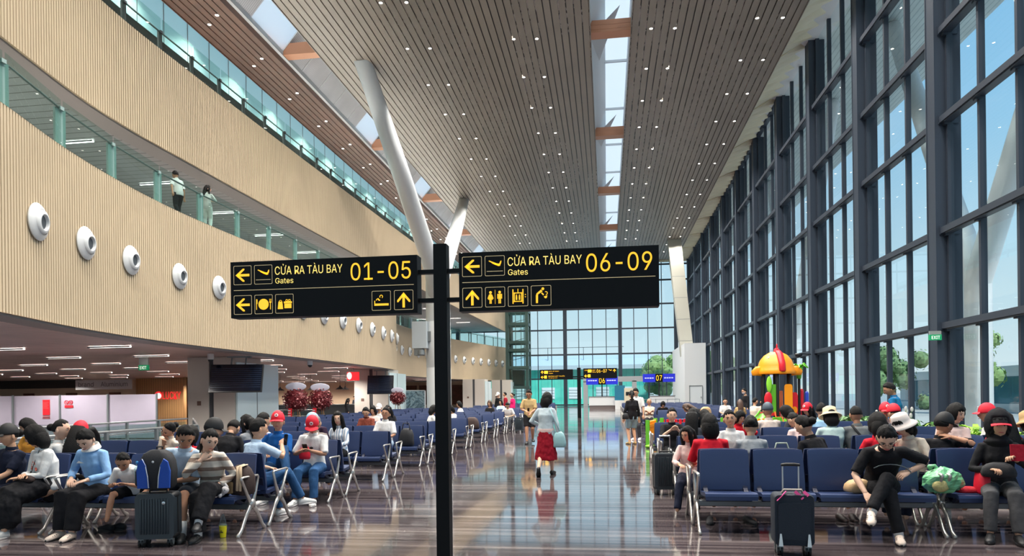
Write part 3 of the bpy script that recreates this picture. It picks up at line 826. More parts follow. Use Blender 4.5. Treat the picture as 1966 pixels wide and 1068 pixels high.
# hoarding
hd = thing('hoarding', 'long white temporary hoarding with red notices at the left edge', 'hoarding', (-31.5, 26.2, 0))
for k in range(6):
    mb = MB(); mb.box(k * 2.2, k * 2.2 + 2.18, 0, .06, .02, 1.82); mb.mi = 1; mb.box(k * 2.2, k * 2.2 + 2.18, -.01, 0, .02, .6); mb.build('panel', [mat('hoarding_white', (168, 161, 176), .5, var=.06, vscale=1.5), mat('hoarding_base', (130, 130, 142), .5)], hd)
mb = MB()
for k in range(7): mb.box(k * 2.2 - .03, k * 2.2 + .03, -.06, 0, 0, 1.85)
mb.build('post', m_grey, hd)
mb = MB(); mb.box(8.0, 8.32, -.03, -.01, 1.0, 1.64); mb.build('poster', m_red, hd)
mb = MB()
for k in range(5): mb.box(8.03, 8.28 - (k % 2) * .06, -.036, -.03, 1.52 - k * .06, 1.54 - k * .06)
for k in range(2): mb.box(8.0, 8.32, -.03, -.01, .86 + k * .06, .89 + k * .06)
mb.build('poster_print_lines', mat('poster_lines', (188, 90, 90), .5), hd)  # plain printed bars in place of poster text
mb = MB()
for cx in (9.1, 9.3): mb.lathe([(.075, .02), (.09, .03), (.09, .0)], (cx, -.01, 1.52), (0, -1, 0), 16); mb.bar((cx - .06, -.03, 1.58), (cx + .06, -.03, 1.46), .02, .01); mb.bar((cx - .05, -.028, 1.5), (cx + .05, -.028, 1.52), .025, .01)
mb.box(9.02, 9.4, -.03, -.01, 1.3, 1.4); mb.build('warning_mark', m_red, hd)
t = thing('hanging_banner', 'pale banners with grey lettering hanging above the hoarding end', 'banner', (-47, 56, 2.55))
mb = MB(); mb.box(0, 5.5, 0, .05, 0, .85); mb.build('cloth', mat('banner_cloth', (206, 204, 206), .6), t)
mb = text_mb('brand', 1.5, .42, None, lambda a, b, d: (a + .3, -.03, b + .25)); text_mb('Aluminium', 2.6, .42, mb, lambda a, b, d: (a + 2.5, -.03, b + .25)); mb.build('lettering', m_print, t)
# line lamps of the two slatted ceilings
ln = None
def line_lamp(x, y, z, L, label, grp):
    global ln
    mb = MB(); mb.box(-L / 2, L / 2, -.06, .06, -.05, 0)
    if ln is None:
        ln = thing('line_light', label, 'light')
        mb = MB(); mb.box(-.8, .8, -.05, .05, -.04, 0); mb.build('lens', m_line, ln)
        mb = MB(); mb.box(-.82, .82, -.07, -.05, -.045, .0); mb.box(-.82, .82, .05, .07, -.045, .0); mb.build('housing', m_grey, ln); o = ln
    else: o = copy_tree(ln)
    o.location = (x, y, z); o['label'] = label; o['group'] = grp
rnd = random.Random(5)
for r_ in range(14):
    y = 12 + r_ * 5.2
    for c in range(8):
        x = interp(LOW, y) - 3.0 - c * 4.2 - (r_ % 2) * 2.1
        if x > -48 and x > -1.15 * y: line_lamp(x, y, ZB0, 1.6, 'thin white line lamp added in the brown slatted ceiling to brighten the cafe', 'line lamps in the ground ceiling')
for x in (-41, -37, -33, -29):  # extra line lamps and spots added to brighten the cafe wall
    line_lamp(x, 79.5, ZB0, 1.6, 'thin white line lamp added in the brown slatted ceiling to brighten the cafe', 'line lamps in the ground ceiling')
    spot_lamp('added_fill_spot', (x, 79.5, ZB0 - .08), 1300, 160, (1, .9, .78), .1)
for r_ in range(16):
    y = 12 + r_ * 4.6
    for xo in (2.6, 6.2): line_lamp(interp(UPP, y) - xo, y, ZU0, 1.6, 'thin white line lamp in the grey slatted ceiling over the middle balcony', 'line lamps over the middle balcony')
# screens
def screen(x, y, z, rz, w, h, label, img):
    t = thing('display_screen', label, 'screen', (x, y, z), rz)
    tilt = Matrix.Rotation(R(-16), 3, 'X')
    def T(mb): mb.v = [tuple(tilt @ Vector(p)) for p in mb.v]; return mb
    mb = MB(); rbox(mb, -w / 2, w / 2, 0, .1, -h, 0, .02, 3, 'y'); T(mb).build('casing', m_blackm, t)
    mb = MB(); mb.box(-w / 2 + .04, w / 2 - .04, -.012, 0, -h + .04, -.04)
    T(mb).build('panel', img, t)
    mb = MB()
    for k in range(10): mb.box(-w / 2 + .06, w / 2 - .06, -.016, -.012, -h * .16 - k * h * .075, -h * .145 - k * h * .075)
    T(mb).build('row_lines', mat('screen_rows', (40, 54, 76), .3), t)
    mb = MB(); mb.bar((-.3, .1, -.1), (-.3, .25, .35), .05); mb.bar((.3, .1, -.1), (.3, .25, .35), .05); mb.box(-.5, .5, .15, .35, .3, .36); mb.build('bracket', m_grey, t)
m_scr = mat('screen_dark', (18, 24, 38), .12, spec=.7)
screen(-15.55, 27.6, 3.05, R(10), 2.2, 1.22, 'big dark tilted flight screen hung before the nearest beige pillar', m_scr)
screen(-15.2, 45.4, 3.05, R(10), 1.75, 1.3, 'smaller tilted screen hung under the balcony end by the mural', m_scr)
for x, y, l in ((-14.8, 33.2, 'the balcony lip right of the big flight screen'), (-16.4, 27.0, 'the balcony lip left of the big flight screen')):
    t = thing('security_camera', 'white dome camera under ' + l, 'camera', (x, y, ZB0 - .02))
    mb = MB(); mb.lathe([(0, 0), (.13, 0), (.13, -.2), (.11, -.24)], seg=16); mb.build('housing', m_white, t, 'auto')
    mb = MB(); mb.ball((0, 0, -.25), .11, 14, 8); mb.build('dome', m_blackm, t, True)
# hanging exit sign and red sign
m_green = mat('exit_green', (24, 150, 96), .4, emit=.35)
def exit_sign(loc, label, s=1.0, drop=.5):
    t = thing('exit_sign', label, 'sign', loc)
    mb = MB(); mb.box(-.3 * s, .3 * s, -.05, .05, -.3 * s, 0); mb.build('box', m_green, t)
    mb = text_mb('EXIT', .42 * s, .17 * s, None, lambda a, b, d: (a - .21 * s, -.056, b - .24 * s)); mb.build('lettering', m_whiteglow, t)
    mb = MB(); mb.box(-.3 * s, .3 * s, -.02, .02, 0, drop); mb.build('hanger', mat('hanger_grey', (150, 156, 154), .4), t)
p = atY(277, 28, 697); exit_sign((p.x, p.y, 3.12), 'green EXIT sign hung from the brown ceiling left of the first pillar', .75, .36)
p = atX(1804, XW - .1, 632); exit_sign((XW - .1, 24.2, 3.4), 'green EXIT sign on the near slate column of the glass wall', .6, .12)
t = thing('hanging_sign', 'red round shop sign hung under the balcony left of the second pillar', 'sign', atY(675, 44, 722))
mb = MB(); mb.box(-.3, .5, 0, .15, -.3, .25); mb.build('box', m_redglow, t)
mb = MB(); mb.ball((-.12, -.02, 0), (.16, .05, .24), 14, 8); mb.build('mark', m_whiteglow, t, True)
mb = MB(); mb.box(.08, .14, .05, .1, .25, .8); mb.build('hanger', m_grey, t)
# pendants
pd = None
for i, (u, v) in enumerate(((576, 747), (597, 750), (653, 752), (663, 746), (518, 752), (538, 756))):
    p = atY(u, 50 + (i % 2) * 3); p.z = 2.2
    lb = ['over the left flower stand', 'just right of the left flower stand', 'left of the pair beside the second pillar', 'right of the pair beside the second pillar', 'left of the pair beside the white glass pillar side', 'right of the pair beside the white glass pillar side'][i]
    if pd is None:
        pd = thing('pendant_lamp', '', 'lamp')
        mb = MB(); mb.lathe([(.03, .3), (.06, .22), (.12, .16), (.36, 0), (.34, 0), (.1, .14)], seg=20); mb.build('shade', m_blackm, pd, 'auto')
        mb = MB(); mb.tube([(0, 0, .28), (0, 0, 3.5 - p.z)], .012, 6); mb.build('cord', m_blackm, pd); o = pd
        mb = MB(); mb.ball((0, 0, .06), .06, 8, 6); mb.build('bulb', m_lamp, pd, True)
    else: o = copy_tree(pd)
    o.location = p; o['label'] = 'black cone pendant lamp ' + lb
# cafe counter and glass rails
t = thing('counter', 'grey cafe counter with pale top behind the white glass pillar side', 'counter', (-27, 52, 0))
mb = MB(); mb.box(0, 8.5, 0, 1, 0, 1.0); mb.build('body', m_grey, t); mb = MB(); mb.box(-.1, 8.6, -.1, 1.1, 1.0, 1.06); mb.build('worktop', m_white, t)
for k, (x, y) in enumerate(((-24, 60), (-20.5, 61), (-22, 66), (-18.6, 58))):
    t = thing('cafe_table', ['white cafe table deep behind the flower stands', 'white cafe table nearest the second pillar', 'white cafe table at the back of the cafe', 'white cafe table right of the flower stands'][k], 'table', (x, y, 0))
    mb = MB(); mb.box(-.9, .9, -.4, .4, .72, .76); mb.build('top', m_white, t)
    for sx in (-.8, .8):
        mb = MB(); mb.tube([(sx, 0, 0), (sx, 0, .72)], .03, 6); mb.box(sx - .03, sx + .03, -.3, .3, 0, .03); mb.build('leg', m_blackm, t)
def floor_rail(name, pts, label):
    t = thing(name, label, 'railing')
    L = [Vector(p) for p in pts]
    mb = MB(); mb.tube([p + Vector((0, 0, .9)) for p in L], .028, 8); mb.build('handrail', m_chrome, t, True)
    mb = MB(); mb.tube([p + Vector((0, 0, .55)) for p in L], .018, 6); mb.build('mid_rail', m_chrome, t, True)
    mb = MB(); gl = MB()
    for a, b in zip(L, L[1:]):
        n = max(1, round((b - a).length / 1.6))
        for k in range(n):
            p = a.lerp(b, k / n); q = a.lerp(b, (k + 1) / n)
            pm = MB(); pm.box(p.x - .035, p.x + .035, p.y - .035, p.y + .035, 0, .88); pm.build('post', m_grey, t)
            p2, q2 = p.lerp(q, .05), p.lerp(q, .95)
            gl.quad(p2 + Vector((0, 0, .1)), q2 + Vector((0, 0, .1)), q2 + Vector((0, 0, .8)), p2 + Vector((0, 0, .8)))
        mb.bar(a + Vector((0, 0, .04)), b + Vector((0, 0, .04)), .16, .08)
    gl.build('glass_panel', m_rail, t); mb.build('kerb', m_white, t)
floor_rail('railing', [(-10.85, 7, 0), (-10.85, 17.2, 0), (-14.8, 23.2, 0)], 'nearer steel and glass floor railing at the left behind the seats')
floor_rail('railing', [(-14.9, 12, 0), (-14.9, 23, 0)], 'farther steel and glass floor railing at the left before the hoarding')
floor_rail('railing', [(-20.5, 38, 0), (-16.8, 38, 0)], 'short steel railing between the first pillar and the flower stands')
# opening-day flower stands
m_petal = mat('dark_red_petal', (112, 12, 26), .6, var=.4, vscale=20)
m_petal2 = mat('pink_petal', (222, 150, 150), .6)
def flower_stand(x, y, r, label, seed, ribbon=True):
    rnd = random.Random(seed)
    t = thing('flower_stand', label, 'flowers', (x, y, 0))
    for a in (-1, 1, 0):
        mb = MB(); mb.tube([(a * .28, -.05 if a else .35, 0), (a * .1, 0, 1.3)], .02, 6); mb.build('leg', mat('bamboo', (176, 132, 84), .6), t)
    fl = MB()
    for k in range(420):
        d = Vector((rnd.gauss(0, 1), rnd.gauss(0, .8), rnd.gauss(0, .95))).normalized()
        p = Vector((0, 0, 1.5)) + Vector((d.x * r, d.y * r * .6, d.z * r * .85)) * rnd.uniform(.75, 1.08)
        fl.mi = 1 if rnd.random() < .13 else 0
        a = d.orthogonal().normalized() * rnd.uniform(.04, .075); b_ = d.cross(a)
        for q in range(2):
            c, s_ = math.cos(q * .9), math.sin(q * .9); u_ = a * c + b_ * s_; w_ = b_ * c - a * s_
            fl.quad(p - u_, p - w_ * .6 + d * .05, p + u_, p + w_ * .6 + d * .05)
    fl.mi = 0
    fl.ball((0, 0, 1.5), (r * .85, r * .5, r * .75), 14, 10)
    fl.build('blossoms', [m_petal, m_petal2], t)
    mb = MB(); mb.ball((0, -.05, 1.5 + r * 1.02), (r * .85, .03, .2), 24, 8); mb.build('name_card', mat('card_lilac', (206, 206, 222), .5), t)
    mb = text_mb('Congratulations', r * 1.2, .1, None, lambda a, b, d: (a - r * .6, -.1, b + 1.46 + r * 1.02)) if False else MB()
    if ribbon:
        mb = MB()
        for sx in (-.32, -.22): mb.quad((sx, -.3, .15), (sx + .09, -.3, .15), (sx + .14, -.3, 1.1), (sx + .05, -.3, 1.1))
        mb.mi = 1
        for k in range(7): mb.quad((-.3, -.305, .25 + k * .12), (-.16, -.305, .25 + k * .12), (-.15, -.305, .29 + k * .12), (-.29, -.305, .29 + k * .12))
        mb.build('ribbon', [m_red, m_white], t)
flower_stand(-14.7, 31.4, .62, 'tall dark red flower stand, left of the pair before the cafe', 1)
flower_stand(-13.75, 32.0, .58, 'tall dark red flower stand, right of the pair before the cafe', 2)
flower_stand(-13.6, 44.0, .5, 'single red flower stand before the blue grey mural', 3, False)
# mural stand: plain swirling art
t = thing('mural_panel', 'blue grey swirling mural panel left of the white branching column', 'mural', (-15.7, 50, 0))
m_mural, n_, b_ = node_mat('swirl_print', .4)
tc = N(n_, 'ShaderNodeTexCoord'); ns = N(n_, 'ShaderNodeTexNoise'); ns.inputs['Scale'].default_value = 1.6; ns.inputs['Distortion'].default_value = 2.5; ns.inputs['Detail'].default_value = 3
n_.links.new(tc.outputs['Object'], ns.inputs['Vector'])
n_.links.new(ramp(n_, ns.outputs[0], [(.3, srgb(40, 54, 64)), (.45, srgb(90, 116, 128)), (.55, srgb(150, 172, 180)), (.65, srgb(60, 78, 88))]), b_.inputs['Base Color'])
mb = MB(); mb.box(0, 2.3, 0, .08, .2, 2.0); mb.build('print', m_mural, t)
mb = MB(); mb.box(-.06, 0, -.02, .1, 0, 2.06); mb.box(2.3, 2.36, -.02, .1, 0, 2.06); mb.box(-.06, 2.36, -.02, .1, 2.0, 2.06); mb.build('frame', m_white, t)
# glass lift tower
t = thing('lift_tower', 'dark green steel and glass lift tower at the far end', 'lift', (-12.6, 86.5, 0))
m_dgs = mat('dark_green_steel', (52, 74, 70), .4)
for x in (0, 2.5):
    for y in (0, 2.6): mb = MB(); mb.box(x, x + .4, y, y + .4, 0, 12.3); mb.build('post', m_dgs, t)
mb = MB()
for z in (0.1, 2.4, 4.9, 7.1, 8.1, 10.4, 12.0):
    mb.box(0, 2.9, -.02, .36, z, z + .35); mb.box(0, .3, 0, 3, z, z + .35); mb.box(2.6, 2.9, 0, 3, z, z + .35); mb.box(0, 2.9, 2.7, 3, z, z + .35)
mb.build('ring_beam', m_dgs, t)
mb = MB(); mb.box(.7, 2.2, .8, 2.3, 2.7, 4.8); mb.build('cabin', mat('lift_cabin', (40, 52, 52), .4), t)
mb = MB()
for x in (1.1, 1.8): mb.box(x, x + .07, 1.2, 1.27, 0, 12)
for k in range(10): mb.bar((.4, 1.5, k * 1.2), (2.5, 1.5, k * 1.2 + .5), .06)
mb.build('guide_rail', m_grey, t)
mb = MB(); mb.quad((.2, .1, 0), (2.7, .1, 0), (2.7, .1, 12), (.2, .1, 12)); mb.quad((2.8, .2, 0), (2.8, 2.8, 0), (2.8, 2.8, 12), (2.8, .2, 12)); mb.build('glass', m_rail, t)
# gate portal and counters
t = thing('gate_portal', 'grey framed glass gate doors along the far wall', 'door', (-2.9, YF - 2.5, 0), kind='structure')
mb = MB(); mb.box(-.2, 13.4, 0, .5, 3.2, 3.9)
for x in (-.2, 6.2, 12.9): mb.box(x, x + .6, 0, .5, 0, 3.3)
mb.build('frame', mat('portal_grey', (168, 172, 174), .4, metal=.3), t)
mb = MB()
for x in (2.2, 4.2, 8.4, 10.6): mb.box(x, x + .12, .15, .3, 0, 3.2)
mb.build('door_frame', m_mull, t)
mb = MB(); mb.quad((.2, .25, 0), (13, .25, 0), (13, .25, 3.2), (.2, .25, 3.2)); mb.build('glass', m_glass, t)
m_gold = mat('sign_gold', (255, 196, 44), .4, emit=.9)
m_cream = mat('sign_cream_line', (226, 200, 150), .4, emit=.35)
m_sblack = mat('sign_black', (5, 6, 9), .5, spec=.2)
m_sblue = mat('sign_blue', (34, 44, 190), .4, emit=.25)
m_softw = mat('sign_soft_white', (196, 204, 246), .4, emit=.2)
for u, v0, num, lb in ((1156, 724, '06', 'left'), (1265.5, 719, '07', 'right')):
    p = atY(u, 78, v0 + 7)
    t = thing('gate_sign', f'blue gate sign with gold {num} on a post, {lb} of the two', 'sign', (p.x, 78, 0))
    z = p.z
    mb = MB(); mb.box(-1.75, 1.75, -.1, .1, z - .45, z + .45); mb.build('panel', m_sblue, t)
    mb = MB(); mb.box(-.4, .4, -.12, -.1, z - .45, z + .45); mb.build('number_plate', m_sblack, t)
    mb = text_mb(num, .62, .6, None, lambda a, b, d: (a - .31, -.13, b + z - .3)); mb.build('number', m_gold, t)
    mb = MB()
    for sx in (-1.55, .55):
        for k in range(4): mb.box(sx + k * .26, sx + k * .26 + .2, -.115, -.1, z - .06, z + .06)
    mb.build('small_lettering', m_softw, t)
    mb = MB(); mb.box(-.07, .07, -.05, .05, 0, z - .4); mb.build('post', m_blackm, t)
for u, w_, lb in ((1157, 3.0, 'left of the blue kiosk screen'), (1272, 2.6, 'at the far right before the tree')):
    p = atY(u, 76)
    t = thing('gate_counter', f'white gate counter with dark plinth {lb}', 'counter', (p.x, 76, 0))
    mb = MB(); rbox(mb, -w_ / 2, w_ / 2, 0, .9, .35, 1.3, .05); mb.build('front', m_white, t)
    mb = MB(); mb.box(-w_ / 2 + .05, w_ / 2 - .05, .05, .85, 0, .36); mb.build('plinth', mat('plinth_brown', (110, 100, 98), .5), t)
    mb = MB(); mb.box(-w_ / 2 - .05, w_ / 2 + .05, -.05, .95, 1.3, 1.35); mb.build('worktop', m_grey, t)
p = atY(1190, 75)
t = thing('kiosk', 'blue standing kiosk screen right of the left gate counter', 'kiosk', (p.x, 75, 0))
mb = MB(); mb.box(-.5, .5, 0, .5, 0, .9); mb.build('base', m_white, t); mb = MB(); mb.box(-.55, .55, .1, .3, .9, 2.5); mb.build('screen', mat('kiosk_blue', (40, 110, 140), .3), t)
p = atY(1207, 74)
t = thing('ticket_machine', 'beige standing machine between the gate counters', 'machine', (p.x, 74, 0))
mb = MB(); rbox(mb, -.45, .45, 0, .5, 0, 2.2, .04); mb.build('cabinet', mat('machine_beige', (206, 196, 170), .5), t); mb = MB(); mb.box(-.3, .3, -.01, 0, 1.4, 1.8); mb.build('screen', m_blackm, t)
t = thing('barrier_rail', 'steel queue barrier near the right gate counter', 'barrier', (2.6, 73, 0))
for k in range(5): mb = MB(); mb.tube([(k * 1.2, 0, 0), (k * 1.2, 0, 1.0)], .04, 8); mb.build('post', m_chrome, t)
mb = MB(); mb.bar((0, 0, .98), (4.8, 0, .98), .05); mb.bar((0, 0, .5), (4.8, 0, .5), .04); mb.build('rail', m_chrome, t)

# ================================================================== direction signs
def rframe(mb, x, y, w, h, th, P):
    o = rrect(x, x + w, y, y + h, min(w, h) * .06, 3); i = rrect(x + th, x + w - th, y + th, y + h - th, min(w, h) * .05, 3)
    n = len(o)
    for k in range(n): k2 = (k + 1) % n; mb.quad(P(*o[k]), P(*o[k2]), P(*i[k2]), P(*i[k]))
def icon(mb, kind, x, y, s, P):
    """pictogram drawn in a square with lower left corner x, y"""
    def pl(pts): mb.poly([P(x + a * s, y + b * s) for a, b in pts])
    def disc(cx, cy, rx, ry=None, n=20): ry = ry or rx; pl([(cx + rx * math.cos(2 * math.pi * k / n), cy + ry * math.sin(2 * math.pi * k / n)) for k in range(n)])
    def ring(cx, cy, r0, r1, a0=0, a1=360, n=20):
        for k in range(n):
            a, b = R(a0 + (a1 - a0) * k / n), R(a0 + (a1 - a0) * (k + 1) / n)
            pl([(cx + r0 * math.cos(a), cy + r0 * math.sin(a)), (cx + r1 * math.cos(a), cy + r1 * math.sin(a)), (cx + r1 * math.cos(b), cy + r1 * math.sin(b)), (cx + r0 * math.cos(b), cy + r0 * math.sin(b))])
    def rect(a, b, c, d): pl([(a, b), (c, b), (c, d), (a, d)])
    if kind in ('left', 'up'):
        T = (lambda a, b: (a, b)) if kind == 'left' else (lambda a, b: (1 - b, 1 - a))
        for g in ([(.08, .5), (.52, .87), (.62, .87), (.62, .8), (.28, .5)], [(.08, .5), (.28, .5), (.62, .2), (.62, .13), (.52, .13)], [(.2, .57), (.92, .57), (.92, .43), (.2, .43)]): pl([T(*q) for q in g])
    if kind == 'plane':
        pl([(.16, .76), (.2, .79), (.62, .62), (.78, .6), (.86, .66), (.8, .53), (.66, .5), (.5, .56)])
        pl([(.34, .64), (.52, .56), (.6, .6), (.44, .66)]); pl([(.74, .6), (.82, .76), (.87, .76), (.84, .6)]); pl([(.5, .57), (.72, .47), (.82, .5), (.66, .6)])
        mb2.poly([P(x + a * s, y + b * s) for a, b in ((.06, .19), (.94, .19), (.94, .22), (.06, .22))])
    if kind == 'dining':
        disc(.5, .5, .31); rect(.06, .2, .1, .8); pl([(.1, .5), (.14, .55), (.14, .78), (.1, .8)]); rect(.89, .2, .93, .6); rect(.85, .58, .97, .64)
        for a in (.85, .9, .95): rect(a, .62, a + .02, .8)
    if kind == 'gift':
        pl([(.1, .2), (.42, .2), (.38, .62), (.15, .62)]); ring(.27, .62, .06, .09, 0, 180, 10); rect(.5, .24, .92, .5); rect(.47, .52, .95, .62); ring(.64, .67, .04, .075, 0, 360, 12); ring(.8, .67, .04, .075, 0, 360, 12)
    if kind == 'smoke':
        rect(.1, .22, .92, .34); ring(.5, .72, .06, .1, -60, 220, 16); ring(.3, .52, .06, .1, -20, 190, 12); ring(.4, .6, .06, .1, 150, 300, 10); rect(.1, .34, .15, .5)
    if kind == 'toilet':
        rect(.49, .12, .51, .88); disc(.25, .75, .075); pl([(.2, .66), (.3, .66), (.38, .36), (.12, .36)]); rect(.19, .14, .24, .36); rect(.26, .14, .31, .36)
        pl([(.2, .66), (.16, .62), (.08, .42), (.12, .4)]); pl([(.3, .66), (.34, .62), (.42, .42), (.38, .4)])
        disc(.75, .75, .075); rect(.67, .4, .83, .66); rect(.68, .14, .74, .4); rect(.76, .14, .82, .4); rect(.62, .4, .66, .66); rect(.84, .4, .88, .66)
    if kind == 'lift':
        rect(.2, .1, .26, .88); rect(.74, .1, .8, .88); rect(.48, .7, .52, .9); rect(.28, .2, .72, .25); rect(.28, .65, .72, .7); rect(.28, .2, .33, .7); rect(.67, .2, .72, .7)
        for c in (.42, .58): disc(c, .56, .035); rect(c - .04, .3, c + .04, .52)
        pl([(.86, .56), (.94, .56), (.9, .62)]); pl([(.86, .48), (.94, .48), (.9, .42)])
    if kind == 'fountain':
        pl([(.22, .1), (.33, .1), (.34, .55), (.22, .5)]); pl([(.22, .5), (.34, .56), (.58, .72), (.5, .82), (.26, .62)]); disc(.6, .86, .075); pl([(.5, .62), (.56, .66), (.66, .56), (.62, .5)])
        ring(.76, .62, .06, .1, -90, 120, 14); pl([(.64, .44), (.84, .5), (.8, .36), (.72, .34)])
def sign_panel(parent, x0, z0, y, W, H, side, s=1.0):
    global mb2
    mb = MB(); mb.box(x0, x0 + W, y, y + .14 * s, z0, z0 + H); mb.build('panel', m_sblack, parent)
    P = lambda a, b, d=.004: (x0 + a, y - d, z0 + b)
    fr = MB(); ic = MB(); mb2 = MB(); b = .175 * s * H / .505 / s
    k = H / .505
    b = .172 * k; r1 = H - .036 * k - b; r2 = .03 * k
    cx = [.03 * k, .228 * k, .425 * k, .622 * k]
    fl = P
    def put(kind, x, yv): rframe(fr, x, yv, b, b, .004 * k, fl); icon(ic, kind, x + b * .04, yv + b * .04, b * .92, lambda a, c: P(a, c, .005))
    put('left' if side else 'left', cx[0], r1); put('plane', cx[1], r1)
    for q in ((.03 * k, H * .485, W - .06 * k, .005 * k),): fr.quad(P(q[0], q[1]), P(q[0] + q[2], q[1]), P(q[0] + q[2], q[1] + q[3]), P(q[0], q[1] + q[3]))
    if side == 0:
        put('left', cx[0], r2); put('dining', cx[1], r2); put('gift', cx[2], r2); put('smoke', W - .41 * k, r2); put('up', W - .208 * k, r2)
    else:
        put('up', cx[0], r2); put('toilet', cx[1], r2); put('lift', cx[2], r2); put('fountain', cx[3], r2)
    fr.join(mb2); fr.build('line_work', m_cream, parent); ic.build('pictograms', m_gold, parent)
    T = lambda ox, oy: (lambda a, c, d: P(a + ox, c + oy, .005))
    mb = text_mb('CỬA RA TÀU BAY', .63 * k, .095 * k, None, T(.425 * k, H - .13 * k))
    text_mb('Gates', .17 * k, .05 * k, mb, T(.428 * k, H - .208 * k))
    mb.build('lettering', mat('sign_yellow', (255, 224, 120), .4, emit=.9), parent)
    mb = text_mb('01-05' if side == 0 else '06-09', .545 * k, .155 * k, None, T(W - .60 * k, H - .205 * k)); mb.build('number', m_gold, parent)
t = thing('direction_sign', 'black double direction sign with gold gate numbers on a near post', 'sign', (-1.42, 5.86, 0))
mb = MB(); mb.box(-.058, .058, 0, .12, 0, 2.92); mb.build('post', m_sblack, t)
mb = MB()
for z in (2.42, 2.67): mb.box(-.24, .24, .03, .09, z, z + .035)
mb.build('crossbar', m_sblack, t)
sign_panel(t, -1.93, 2.325, -.01, 1.73, .505, 0); sign_panel(t, .17, 2.325, -.01, 1.69, .505, 1)
# far copy
t = thing('direction_sign', 'small far direction sign with gold 06-07 near the gates', 'sign', (-1.86, 47, 0))
mb = MB(); mb.box(-.12, .12, 0, .24, 0, 3.4); mb.build('post', m_sblack, t)
mb = MB(); mb.box(-.6, .6, .08, .16, 2.75, 2.83); mb.build('crossbar', m_sblack, t)
for x0, side in ((-2.65, 0), (.3, 1)):
    W, H = 2.25, .68; z0 = 2.62 + (.04 if side else 0)
    mb = MB(); mb.box(x0, x0 + W, -.02, .2, z0, z0 + H); mb.build('panel', m_sblack, t)
    P = lambda a, b, d=.01: (x0 + a, -.02 - d, z0 + b)
    ic = MB(); mb2 = MB()
    icon(ic, 'up' if side == 0 else 'up', .04 if side == 0 else W - .3, .38, .26, P); icon(ic, 'left', .04, .04, .26, P)
    for q in ((.3, .4, .55, .6), (.3, .08, .48, .28)): ic.quad(P(q[0], q[1]), P(q[2], q[1]), P(q[2], q[3]), P(q[0], q[3]))
    if side: icon(ic, 'plane', W - .62, .36, .3, P)
    ic.build('pictograms', m_gold, t)
    if side == 0:
        mb = text_mb('NHÀ VỆ SINH', .7, .09, None, lambda a, b, d: P(a + .6, b + .52)); text_mb('Toilets', .3, .06, mb, lambda a, b, d: P(a + .6, b + .4))
        text_mb('PHÒNG HÚT THUỐC', 1.1, .09, mb, lambda a, b, d: P(a + .6, b + .2)); text_mb('Smoking room', .6, .06, mb, lambda a, b, d: P(a + .6, b + .08))
        mb.build('lettering', m_gold, t)
    else:
        mb = text_mb('CỬA RA TÀU BAY', .75, .09, None, lambda a, b, d: P(a + .08, b + .52)); text_mb('Gates', .25, .07, mb, lambda a, b, d: P(a + .6, b + .4)); mb.build('lettering', m_gold, t)
        mb = text_mb('06-07', .68, .22, None, lambda a, b, d: P(a + .9, b + .38)); mb.build('number', m_gold, t)

t = thing('security_camera', 'black dome camera on a short arm on the slate column left of the play house', 'camera', (XW - .06, 38.0, 3.55))
mb = MB(); mb.bar((0, .2, 0), (-.6, .2, .05), .06); mb.build('arm', m_blackm, t)
mb = MB(); mb.lathe([(0, .08), (.18, .06), (.2, 0), (.16, -.1), (0, -.16)], (-.62, .2, 0), seg=16); mb.build('dome', m_blackm, t, True)
# ================================================================== benches
m_seat = mat('navy_seat_pad', (44, 59, 96), .42, spec=.45, bump=.05, bscale=120)
m_seatd = mat('navy_seat_shell', (30, 36, 62), .5)
m_beam = mat('grey_beam', (104, 108, 112), .4, metal=.5)
def seat_pan(w):
    mb = MB(); rings = []
    prof = [(.06, .425), (.07, .452), (.14, .462), (.30, .447), (.46, .432), (.53, .44)]
    for y, z in prof: rings.append([(x * w / 2, y, z - .012 * (1 - x * x) * (1 if .1 < y else 0)) for x in (-1, -.8, -.4, 0, .4, .8, 1)])
    bot = [[(p[0] * .99, p[1], p[2] - .045) for p in r] for r in rings]
    mb.loft(rings, False, False); mb.loft(bot, False, False)
    for i in range(len(rings) - 1):
        for e_ in (0, -1): mb.quad(rings[i][e_], rings[i + 1][e_], bot[i + 1][e_], bot[i][e_])
    for j in range(6):
        for e_ in (0, -1): mb.quad(rings[e_][j], rings[e_][j + 1], bot[e_][j + 1], bot[e_][j])
    return mb
def seat_back(w):
    mb = MB(); prof = [(.50, .44), (.515, .52), (.53, .62), (.545, .74), (.565, .86), (.585, .92)]
    rings = []
    for i, (y, z) in enumerate(prof):
        k = 1 - .04 * (i / 5) ** 2
        rings.append([(x * w / 2 * k, y + .018 * (1 - x * x) - (.012 if i in (1, 2) else 0), z - (.012 * abs(x) ** 4 if i == 5 else 0)) for x in (-1, -.85, -.45, 0, .45, .85, 1)])
    bot = [[(p[0], p[1] + .035, p[2]) for p in r] for r in rings]
    mb.loft(rings, False, False); mb.loft(bot, False, False)
    for i in range(5):
        for e_ in (0, -1): mb.quad(rings[i][e_], rings[i + 1][e_], bot[i + 1][e_], bot[i][e_])
    for j in range(6):
        for e_ in (0, -1): mb.quad(rings[e_][j], rings[e_][j + 1], bot[e_][j + 1], bot[e_][j])
    return mb
